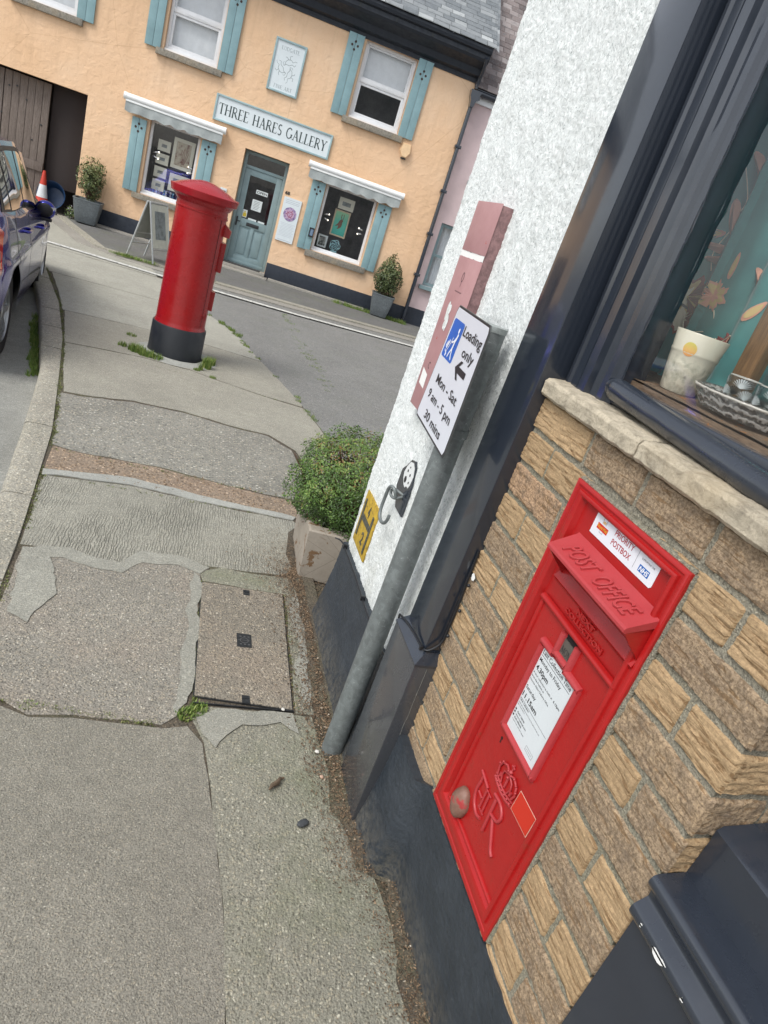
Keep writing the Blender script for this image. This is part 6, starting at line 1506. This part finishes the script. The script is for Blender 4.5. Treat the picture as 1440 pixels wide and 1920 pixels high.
for rot in (20, 140, 260): stroke(mb, [(1.392+p[0]*math.cos(R(rot))-p[1]*math.sin(R(rot)), 1.255+p[0]*math.sin(R(rot))+p[1]*math.cos(R(rot))) for p in ((-.05, .02), (-.01, .045), (.03, .035), (.06, .05))], .012, GT(0, -.0262, 0)); stroke(mb, [(1.392+p[0]*math.cos(R(rot))-p[1]*math.sin(R(rot)), 1.255+p[0]*math.sin(R(rot))+p[1]*math.cos(R(rot))) for p in ((.0, .01), (-.03, .03), (-.035, .06))], .008, GT(0, -.0264, 0))
mb.build('roundel_hares', m_flat('roundel_ink', (.28, .06, .12, 1)), rd, inv=iv)
mb = MB(); Gn = GT(0, -.0226, 0)
for k in range(10): stroke(mb, [(1.262+.01*(k % 3), 1.09-.024*k), (1.528-.02*(k % 2), 1.09-.024*k)], .004, Gn)
for z in (1.485, 1.455, 1.43, .80): stroke(mb, [(1.27, z), (1.52, z)], .007, Gn)
mb.build('small_print', m_flat('small_grey', (.42, .45, .5, 1)), f_, inv=iv)
t, iv, f_ = gsign('photo_card', 'small white picture card on the wall left of the gallery door', .115, .245, 1.17, 1.33, 'card', fw=0)
for k, cc_ in enumerate(((.03, .03, .04, 1), (.3, .12, .06, 1), (.04, .05, .05, 1))): mb = MB(); mb.box(.135+.032*k, .160+.032*k, -.024, -.022, 1.22, 1.285); mb.build('photo', m_flat('photo_tone', cc_), t, inv=iv)
t, iv, f_ = gsign('leaflet_box', 'small grey leaflet holder on the left shutter of the right shop window', 1.80, 1.885, 1.01, 1.16, 'leaflet holder', fw=0)
mb = MB(); frame(mb, 1.797, 1.888, 1.005, 1.165, -.075, -.046, .012); mb.box(1.80, 1.885, -.062, -.048, 1.01, 1.16); mb.build('holder', M_iron, t, inv=iv)
mb = MB(); mb.box(1.815, 1.872, -.066, -.0625, 1.03, 1.14); mb.build('leaflet', m_flat('leaflet_blue', (.15, .22, .32, 1)), t, inv=iv)
# alarm box: hexagonal
t = thing('alarm_box', 'cream six sided alarm box under the right upper window of the gallery', 'alarm', gw(3.07, 0, 2.76), GA)
mb = MB(); hx = [(-.04, 0), (.04, 0), (.105, .10), (.075, .235), (-.075, .235), (-.105, .10)]; mb.prism([(x, z) for x, z in hx], 'y', -.03, -.001); mb.prism([(x*.86, .017+z*.86) for x, z in hx], 'y', -.075, -.03)
mb.build('cover', m_plain('alarm_cream', (.80, .56, .33, 1), .4), t, smooth=20); mb = MB(); mb.box(-.045, .045, -.05, -.001, -.02, .002); mb.build('sounder', M_iron, t)
# ---- pictures and lamps in the shop windows
M_pf = m_plain('cream_picture_frame', (.56, .56, .47, 1), .5, var=.05)
def pic(name, label, x0, x1, z0, z1, y, art, group=None, mount=.04, fm=None, tilt=0.):
    t = thing(name, label, 'picture', gw((x0+x1)/2, y, z0), GA, group); iv = Matrix.Translation((-(x0+x1)/2, -y, -z0))
    mb = MB(); frame(mb, x0, x1, z0, z1, y-.02, y+.005, mount, c=.002); mb.build('picture_frame', fm or M_pf, t, inv=iv)
    mb = MB(); mb.box(x0+mount*.9, x1-mount*.9, y-.012, y-.008, z0+mount*.9, z1-mount*.9); a = mb.build('artwork', art, t, inv=iv); return t, iv, a
def m_art(name, stops, sc=6., vert=False):
    m, nt, b = new_mat(name); T = NT(nt); n = T.noise(sc, 5, .6)
    if vert: sep = T.n('ShaderNodeSeparateXYZ'); T.l(T.co, sep.inputs[0]); n = T.math('ADD', T.math('MULTIPLY', T.g(sep.outputs[2], 0, .5), .75), T.math('MULTIPLY', n, .35))
    finish(T, b, T.ramp(n, stops), .5); return m
AG = m_art('grey_print', [(.35, (.10, .12, .12, 1)), (.6, (.22, .25, .25, 1))], 14)
names = ('topmost small cream framed print in the left shop window', 'second small cream framed print down in the left shop window', 'third small cream framed print down in the left shop window', 'lowest small cream framed print in the left shop window')
for k, lb in enumerate(names):
    z1 = 1.735-.215*k; x0 = -1.075+.0*k; pic('framed_print', lb, x0, x0+.215, z1-.175, z1, .30, AG, 'small framed prints hung in a column in the left shop window', .062)
AF = m_art('floral_print', [(.38, (.16, .07, .05, 1)), (.47, (.33, .29, .22, 1)), (.6, (.42, .38, .29, 1))], 11)
t, iv, a_ = pic('framed_picture', 'large cream framed flower picture in the left shop window', -.82, -.455, 1.36, 1.85, .30, AF, None, .055)
mb = MB()
for k in range(5): stroke(mb, [(-.64+.01*k, 1.45), (-.67+.03*k, 1.60+.01*k), (-.66+.02*k+.01*(k % 2), 1.72-.02*abs(k-2))], .007, GT(0, .286, 0), z=1e-4*k)
for k in range(16): mb.prism([(-.63+.075*noise.noise(Vector((k, 3, 0)))*2+.012*math.cos(a), 1.53+.1*noise.noise(Vector((k, 8, 4)))*1.5+.012*math.sin(a)) for a in (0, 1.2, 2.5, 3.7, 5)], 'y', .284-.0002*k, .2872)
mb.build('painted_flowers', m_flat('flower_red', (.16, .05, .035, 1)), a_, inv=iv)
t, iv, a_ = pic('framed_picture', 'cream framed picture low in the left shop window behind the pillar box cap', -.80, -.40, .98, 1.27, .30, AG, None, .07)
pic('framed_print', 'cream framed landscape print at the top of the right shop window', 2.20, 2.49, 1.63, 1.83, .34, AG, None, .065)
t, iv, a_ = pic('hare_painting', 'green painting of a brown hare in the right shop window', 2.17, 2.47, 1.145, 1.61, .32, m_art('green_ground', [(.2, (.02, .30, .25, 1)), (.55, (.07, .40, .30, 1)), (1, (.30, .50, .24, 1))], 5, True), None, .028, m_plain('gilt_frame', (.40, .33, .22, 1), .4))
mb = MB(); Gh = GT(2.32, .307, 1.36)
body_ = [(-.075, -.045), (-.05, -.035), (-.03, -.02), (-.025, -.05), (-.04, -.085), (-.02, -.08), (.01, -.06), (.03, -.03), (.035, .01), (.03, .05), (.045, .07), (.03, .09), (.005, .095), (-.02, .075), (-.035, .03), (-.05, .0), (-.075, -.03)]
mb.add([(Gh @ Vector((x*1.05, y, 0)))[:] for x, y in body_], [tuple(range(len(body_)))])
stroke(mb, [(.012, .09), (-.005, .125), (-.005, .165), (.002, .185)], .013, Gh, 1e-4); stroke(mb, [(.025, .09), (.04, .13), (.038, .17), (.028, .19)], .012, Gh, 1e-4); mb.build('painted_hare', m_flat('hare_brown', (.13, .055, .03, 1)), a_, inv=iv)
pic('framed_print', 'white mounted print with a dark bird shape low left in the right shop window', 1.99, 2.17, .88, 1.10, .36, m_art('bird_print', [(.45, (.04, .045, .045, 1)), (.55, (.35, .37, .35, 1))], 7), None, .03, M_card)
t = thing('ring_sculpture', 'round pale blue interlaced sculpture at the foot of the right shop window', 'sculpture', gw(2.33, .3, .86), GA); mb = MB(); M_pb = m_plain('pale_blue_glaze', (.22, .40, .44, 1), .3)
for r_, ph in ((.095, 0), (.07, .4), (.045, .9), (.02, .2)):
    mb.tube([(r_*math.cos(a)*(1+.08*math.cos(5*a+ph*6)), .012*math.sin(5*a+ph*4), .12+r_*math.sin(a)*(1+.08*math.cos(5*a+ph*6))) for a in [2*math.pi*i/48 for i in range(48)]], .0085, 7, closed=True)
mb.box(-.06, .06, -.03, .03, .0, .022); mb.build('rings', M_pb, t, smooth=60)
t = thing('glass_ornaments', 'blue and clear glass ornaments along the foot of the left shop window', 'ornaments', gw(-.8, .3, .86), GA); mb = MB()
for k in range(9):
    mb2 = MB(); x_ = -.24+.06*k+.02*math.sin(k*3); h_ = .05+.06*abs(math.sin(k*1.7)); mb2.lathe([(.005, 0), (.022, .004), (.012, h_*.5), (.02, h_*.8), (.004, h_)], c=(x_, .03*math.cos(k*2)), n=10); mb2.build('ornament', m_flat('ornament_tone', ((.10, .28, .42, 1), (.45, .5, .52, 1), (.2, .22, .24, 1))[k % 3], .3), t, smooth=60)
M_chrome = m_plain('chrome', (.75, .75, .72, 1), .15, 1., .05); M_lamp, nt_l, b_l = new_mat('lamp_glow'); b_l.inputs['Base Color'].default_value = (.9, .9, .8, 1); b_l.inputs['Emission Color'].default_value = (1, .93, .78, 1); b_l.inputs['Emission Strength'].default_value = 2.5
for (x, z, d, lb) in ((-1.13, 1.47, 1, 'twin chrome spotlight on the left edge of the left shop window'), (-.42, 1.40, -1, 'twin chrome spotlight on the right edge of the left shop window'), (1.99, 1.42, 1, 'twin chrome spotlight on the left edge of the right shop window'), (2.77, 1.36, -1, 'twin chrome spotlight on the right edge of the right shop window')):
    t = thing('spotlight', lb, 'lamp', gw(x, .25, z), GA, 'spotlights in the gallery windows')
    for s_ in (-1, 1):
        mb = MB(); mb.tube([(0, 0, s_*.03), (d*.03, .02, s_*.035)], .006, 6); mb.tube([(d*.025, .02, s_*.035), (d*.085, .03, s_*.05)], [.014, .022], 12); hd_ = mb.build('lamp_head', M_chrome, t, smooth=50)
        mb = MB(); mb.ball((d*.088, .03, s_*.051), .014, 6); mb.build('bulb', M_lamp, hd_, smooth=60)
# ================================================================ NEIGHBOUR
NLoc = gw(5.5, .1, 0); pk_ = thing('neighbour_house', 'pale pink rendered house with lichened roof next to the gallery', 'building', NLoc, GA); NI = Matrix.Translation((-5.5, -.1, 0))
mb = MB(); wall_holes(mb, 3.93, 10, -.1, 4.15, .1, .3, [(4.13, 5.0, .82, 1.98), (6.5, 7.4, .82, 1.98), (4.4, 5.2, 2.8, 3.8)]); mb.build('wall', m_plain('pink_render', (.60, .47, .47, 1), .85, var=.07, vs=5, bs=.4), pk_, inv=NI)
for (a, b_, c, d) in ((4.13, 5.0, .82, 1.98), (6.5, 7.4, .82, 1.98), (4.4, 5.2, 2.8, 3.8)):
    mb = MB(); frame(mb, a, b_, c, d, .16, .22, .06, c=.004); mb.box(a+.06, b_-.06, .17, .21, (c+d)/2-.025, (c+d)/2+.025); mb.box(a-.06, b_+.06, .0, .14, c-.07, c-.001, c=.006); w_ = mb.build('window', M_door, pk_, inv=NI)
    mb = MB(); mb.box(a+.05, b_-.05, .195, .198, c+.05, d-.05); mb.build('pane', M_gglass, w_, inv=NI); mb = MB(); mb.box(a-.1, b_+.1, .8, .84, c-.1, d+.1); mb.build('room', M_int, w_, inv=NI)
    mb = MB(); mb.grid(lambda u, v: (a+.05+.28*u, .3+.02*math.sin(u*14), c+.05+(d-c-.1)*v), 24, 2); mb.build('net_curtain', M_blind, w_, smooth=60, inv=NI)
mb = MB(); mb.box(3.95, 10, .07, .12, -.05, .36, c=.004); mb.build('plinth', M_navy, pk_, inv=NI)
mb = MB(); mb.box(3.96, 10, .05, .12, 3.98, 4.10, c=.003); mb.build('fascia', M_upvc, pk_, inv=NI); mb = MB(); mb.tube([(3.97, -.02, 4.12), (10, -.02, 4.12)], .055, 12); mb.box(3.97, 10, -.06, .05, 4.10, 4.19); mb.build('gutter', M_black, pk_, smooth=60, inv=NI)
SL2 = m_slate('lichened_slate', [(0, (.11, .085, .08, 1)), (.5, (.22, .18, .17, 1)), (1, (.33, .29, .28, 1))], .9)
mb = MB(); mb.add([(3.9, -.08, 4.17), (10, -.08, 4.17), (10, 2.7, 6.62), (3.9, 2.7, 6.62)], [(0, 1, 2, 3)]); mb.add([(3.9, 5.6, 4.17), (10, 5.6, 4.17), (10, 2.7, 6.62), (3.9, 2.7, 6.62)], [(0, 1, 2, 3)]); r2 = mb.build('roof', m_flat('roof_felt', (.05, .04, .04, 1)), pk_, inv=NI)
o = slates(3.9, 10, -.10, 4.19, math.atan2(2.45, 2.78), 24, .155, .24, SL2, 'lichened_slates', r2, seed=9, thick=.02)
o.data.transform(NI); mb = MB(); mb.box(3.9, 10, 2.62, 2.78, 6.60, 6.72, c=.02); mb.build('ridge', M_zinc, r2, inv=NI)

# ================================================================ A-BOARD, CONE, BLUE DISC
al = gw(-.62, -2.05, 0); ab = thing('a_board', 'grey metal folding A board standing on the footway left of the pillar box', 'sign', (-.72, 11.45, .035), R(-28))
for s_ in (-1, 1):
    mb = MB(); P = lambda u, z: (s_*(.225-.205*(z/.83)), u, z)
    for u in (-.23, .23): mb.tube([P(u, 0), P(u, .83)], .013, 6)
    mb.tube([P(-.23, .825), P(.23, .825)], .016, 6); mb.tube([P(-.23, .20), P(.23, .20)], .012, 6); mb.tube([P(-.23, .36 if s_ < 0 else .20), P(.23, .36 if s_ < 0 else .20)], .010, 6); lf = mb.build('leg_frame', m_plain('aluminium', (.5, .52, .52, 1), .35, .7, .08), ab, smooth=50)
    mb = MB(); z0 = .22 if s_ > 0 else .28; mb.add([P(-.22, z0), P(.22, z0), P(.22, .81), P(-.22, .81)], [(0, 1, 2, 3)]); mb.v = [(x+s_*.006, y, z) for x, y, z in mb.v]; n4 = len(mb.v); mb.add([(x-s_*.008, y, z) for x, y, z in mb.v], [(0, 1, 2, 3)]); pn = mb.build('panel', m_plain('board_panel', (.30, .31, .29, 1) if s_ < 0 else (.5, .5, .42, 1), .5), lf)
    if s_ > 0:
        mb = MB(); mb.add([P(-.14, .34), P(.14, .34), P(.14, .72), P(-.14, .72)], [(0, 1, 2, 3)]); mb.v = [(x+.009, y, z) for x, y, z in mb.v]; mb.build('poster', AG, pn)
cn = thing('traffic_cone', 'red and white traffic cone in the dark garage opening', 'cone', gw(-2.76, .02, .03), GA); cn.scale = (.9, .9, .86)
mb = MB(); mb.box(-.17, .17, -.17, .17, 0, .03, c=.01); mb.lathe([(.13, .03), (.10, .22)], n=20); mb.build('cone_base', m_plain('cone_red', (.50, .04, .02, 1), .4), cn, smooth=40)
mb = MB(); mb.lathe([(.10, .22), (.062, .46)], n=20); mb.build('reflective_band', m_plain('cone_white', (.6, .62, .64, 1), .3), cn, smooth=40)
mb = MB(); mb.lathe([(.062, .46), (.025, .72), (.018, .72), (.0, .70)], n=20); mb.build('cone_tip', m_plain('cone_red_top', (.50, .04, .02, 1), .4), cn, smooth=40)
bd = thing('blue_tub', 'dark blue round plastic tub leaning on its side behind the traffic cone', 'tub', gw(-2.62, .22, .22), GA)
mb = MB(); mb.lathe([(0, 0), (.16, 0), (.22, .20), (.235, .21), (.225, .2), (.16, .02), (0, .01)], n=28); mb.xf(Matrix.Rotation(R(75), 4, 'X')); mb.v = [(x, y, z+.03) for x, y, z in mb.v]; mb.build('tub_shell', m_plain('dark_blue_plastic', (.01, .035, .09, 1), .4), bd, smooth=50)
# small flowers beside the zinc planter
leafshrub('flower_clump', 'small clump of pale flowers and green leaves between the garage and the zinc planter', gw(-2.2, -.12, .13), (.13, .10, .13), 420, .03, [(0, (.05, .09, .03, 1)), (.6, (.12, .17, .06, 1)), (.8, (.2, .24, .1, 1)), (.92, (.5, .48, .55, 1)), (1, (.6, .58, .62, 1))], 10, seed=21, depth=.9)

# ================================================================ CAR
def m_car():
    m, nt, b = new_mat('metallic_blue'); T = NT(nt); b.inputs['Base Color'].default_value = (.014, .018, .30, 1); b.inputs['Metallic'].default_value = .8; b.inputs['Roughness'].default_value = .22; b.inputs['Coat Weight'].default_value = 1.; b.inputs['Coat Roughness'].default_value = .03; return m
M_car = m_car(); M_tyre = m_plain('tyre', (.012, .012, .013, 1), .8, var=.2, bs=.4); M_trim = m_plain('black_trim', (.012, .012, .014, 1), .45)
M_cglass, _n, _b = new_mat('tinted_glass'); _b.inputs['Base Color'].default_value = (.008, .010, .012, 1); _b.inputs['Roughness'].default_value = .03; _b.inputs['Specular IOR Level'].default_value = .9; _b.inputs['Coat Weight'].default_value = 1
CLoc = (-1.16, 4.98, -.16); CA = R(6.)
car = thing('parked_car', 'metallic blue hatchback parked along the kerb', 'car', CLoc, CA)
# car space: u forward (+y), right side at x=0, left side at x=-1.72
LEN, WID = 3.95, 1.72
WR = [(.68, .315), (3.18, .315)]   # wheel centres (u, radius)
def sill(u):
    z = .24
    for (c, r_) in WR:
        d = abs(u-c)
        if d < .375: z = max(z, .31+math.sqrt(max(0, .375**2-d*d)))
    if u < .12: z = max(z, .24+.2*(1-u/.12))
    return z
def lin(u, P):
    if u <= P[0][0]: return P[0][1]
    for (a, b_), (c, d) in zip(P, P[1:]):
        if u <= c: t = (u-a)/(c-a); t = t*t*(3-2*t); return b_+(d-b_)*t
    return P[-1][1]
belt = lambda u: lin(u, [(0, 1.02), (.25, 1.04), (1.2, .98), (2.5, .89), (2.9, .87), (3.6, .76), (3.95, .60)])
roof = lambda u: lin(u, [(0, 1.05), (.12, 1.22), (.45, 1.44), (1.1, 1.50), (1.7, 1.49), (2.32, 1.40), (2.95, .99), (3.05, .95), (3.6, .84), (3.95, .64)])
inset = lambda u: lin(u, [(0, .16), (.15, .05), (.5, .0), (3.0, .0), (3.5, .06), (3.8, .2), (3.95, .42)])
def S(u, t, off=0.):
    """t 0 sill .. .55 belt .. .85 cant rail .. 1 roof centre"""
    zs, zb, zr = sill(u), belt(u), roof(u); i = inset(u)
    if t <= .55:
        q = t/.55; z = zs+(zb-zs)*q; x = -i-.075*(max(0, (z-.55))/.5)**1.8-.05*(max(0, .5-z)/.3)**1.5+.012*math.exp(-((z-.70)/.035)**2)
    elif t <= .85:
        q = (t-.55)/.3; x0 = -i-.075; z = zb+(zr-.05-zb)*q; x = x0-.01-(.13+.02)*q**1.15*(min(1, (zr-zb)/.4))
    else:
        q = (t-.85)/.15; x1 = -i-.075-.01-.15*(min(1, (zr-zb)/.4)); z = zr-.05+.05*math.sin(q*math.pi/2); x = x1+(-WID/2-x1)*q
    return (x+off, u, z+off*.25)
def mirrorx(p): return (-WID-p[0], p[1], p[2])
NU, NT_ = 150, 60
mb = MB()
for f_ in (lambda u, v: S(LEN*u, v), lambda u, v: mirrorx(S(LEN*u, v))): mb.grid(f_, NU, NT_)
for uu in (0, LEN):
    loop = [S(uu, t/30) for t in range(31)]+[mirrorx(S(uu, t/30)) for t in range(30, -1, -1)]; mb.add(loop, [tuple(range(len(loop)))])
mb.build('body', M_car, car, smooth=40)
mb = MB(); mb.box(-WID+.10, -.10, .1, LEN-.1, .2, .62); mb.box(-WID+.02, -.3, .3, LEN-.3, .16, .3); mb.build('underbody', M_trim, car)
def patch(u0, u1, t0, t1, off, mat, name, parent=None, nu=30, nt=12, edge=None):
    for mir in (0, 1):
        mb = MB()
        def fn(a, b_):
            t = t0+(t1-t0)*b_; ua, ub_ = (edge(b_) if edge else (u0, u1)); p = S(ua+(ub_-ua)*a, t, off); return mirrorx(p) if mir else p
        mb.grid(fn, nu, nt); mb.build(name, mat, parent or car, smooth=60)
# window surround then panes (rear quarter, rear door, front door)
patch(.30, 2.62, .555, .83, .004, M_trim, 'window_surround', edge=lambda b_: (.42+.25*b_, 2.70-.62*b_))
patch(0, 0, .575, .80, .007, M_cglass, 'rear_quarter_window', edge=lambda b_: (.52+.18*b_, .80+.03*b_))
patch(0, 0, .57, .81, .007, M_cglass, 'rear_door_window', edge=lambda b_: (.86+.03*b_, 1.52-.0*b_))
patch(0, 0, .57, .81, .007, M_cglass, 'front_door_window', edge=lambda b_: (1.58, 2.48-.42*b_))
for (ua, ub_) in ((.83, .845), (1.545, 1.557), (2.53, 2.542)):
    mb = MB(); mb.grid(lambda a, b_: S(ua+(ub_-ua)*a, .02+.53*b_, .0015), 2, 30); mb.build('door_seam', M_trim, car)
mb = MB(); mb.grid(lambda a, b_: S(.95+1.6*a, .545+.012*b_, .004), 30, 2); mb.build('belt_trim', m_plain('chrome_trim', (.4, .4, .42, 1), .2, .9), car, smooth=60)
for u in (1.30, 2.25):
    mb = MB(); p = S(u, .46); mb.tube(smoothpath([(p[0]-.005, u-.10, p[2]), (p[0]+.035, u-.08, p[2]), (p[0]+.038, u+.06, p[2]), (p[0]-.005, u+.09, p[2])], 4), .013, 8); h_ = mb.build('door_handle', M_car, car, smooth=60)
# tail light, rear screen, mirrors, wheels
def m_tail():
    m, nt, b = new_mat('tail_lens'); b.inputs['Base Color'].default_value = (.5, .012, .01, 1); b.inputs['Roughness'].default_value = .08; b.inputs['Coat Weight'].default_value = 1; return m
for mir in (0, 1):
    mb = MB()
    def fn(a, b_):
        u = .012+(.36-.22*abs(b_-.6)**.8)*a; p = S(u, .30+.235*b_, .006); return mirrorx(p) if mir else p
    mb.grid(fn, 16, 16); tl = mb.build('tail_light', m_tail(), car, smooth=60)
    mb = MB()
    def fn2(a, b_):
        p = S(.04+.14*a, .36+.06*b_, .009); return mirrorx(p) if mir else p
    mb.grid(fn2, 6, 6); mb.build('clear_lens', m_plain('clear_lens', (.6, .5, .48, 1), .1), tl, smooth=60)
mb = MB(); mb.grid(lambda a, b_: (-.42-(WID-.84)*a, .055+.30*b_-.012, 1.13+.25*b_+.03), 10, 8); mb.build('rear_window', M_cglass, car, smooth=60)
mb = MB(); mb.box(-1.1, -.62, -.012, .0, .62, .74); mb.build('number_plate', m_plain('plate_yellow', (.6, .5, .06, 1), .4), car)
for mir in (0, 1):
    mb = MB(); mb.ball((-.005, 2.42, .925), (.088, .060, .082), 14)
    if mir: mb.v = [mirrorx(v) for v in mb.v]
    mi_ = mb.build('door_mirror', M_car, car, smooth=60)
    mb = MB(); mb.ball((-.005, 2.378, .925), (.070, .024, .062), 12); mb.tube([(-.14, 2.42, .875), (-.02, 2.42, .875)], .022, 8); mb.box(-.07, .06, 2.37, 2.43, .832, .858, c=.006)
    if mir: mb.v = [mirrorx(v) for v in mb.v]
    mb.build('mirror_housing', M_trim, mi_, smooth=60)
    mb = MB(); mb.grid(lambda a, b_: (-.005+.084*math.cos(-1.0+1.3*a)*1.05, 2.42-.060*math.sin(.9-1.5*a)-.006, .935+.03*b_), 8, 2)
    if mir: mb.v = [mirrorx(v) for v in mb.v]
    mb.build('indicator', m_plain('indicator_lens', (.55, .56, .58, 1), .15), mi_, smooth=60)
M_alloy = m_plain('alloy', (.42, .43, .44, 1), .3, .8, .05)
for (c, r_) in WR:
    for sx in (-.04, -WID+.04):
        d = 1 if sx > -.5 else -1; w_ = MB(); prof = [(r_*.62, -.02), (r_*.93, -.0), (r_, -.03), (r_, -.17), (r_*.93, -.2), (r_*.6, -.19)]
        w_.lathe([(a, b_) for a, b_ in prof], n=48); w_.v = [(sx+d*z, c+x, r_+y) for x, y, z in w_.v]; wh = w_.build('wheel', M_tyre, car, smooth=40)
        w_ = MB(); w_.lathe([(r_*.70, -.012), (r_*.64, -.004), (r_*.62, -.04), (r_*.60, -.15)], n=48); w_.lathe([(0, -.02), (.05, -.018), (.055, -.04)], n=24)
        for k in range(7):
            a = 2*math.pi*k/7; ca, sa = math.cos(a), math.sin(a)
            pts = [(.045, -.02), (r_*.64, -.012)]
            w_.add([(.045*ca-.022*sa, .045*sa+.022*ca, -.024), (.045*ca+.022*sa, .045*sa-.022*ca, -.024), (r_*.64*ca+.016*sa, r_*.64*sa-.016*ca, -.012), (r_*.64*ca-.016*sa, r_*.64*sa+.016*ca, -.012), (.045*ca-.022*sa, .045*sa+.022*ca, -.06), (.045*ca+.022*sa, .045*sa-.022*ca, -.06), (r_*.64*ca+.016*sa, r_*.64*sa-.016*ca, -.05), (r_*.64*ca-.016*sa, r_*.64*sa+.016*ca, -.05)], [(0, 1, 2, 3), (0, 3, 7, 4), (1, 5, 6, 2)])
        w_.v = [(sx+d*z, c+x, r_+y) for x, y, z in w_.v]; w_.build('rim', M_alloy, wh, smooth=30)
        w_ = MB(); w_.lathe([(0, -.10), (r_*.6, -.10)], n=24); w_.v = [(sx+d*z, c+x, r_+y) for x, y, z in w_.v]; w_.build('brake_disc', M_trim, wh)
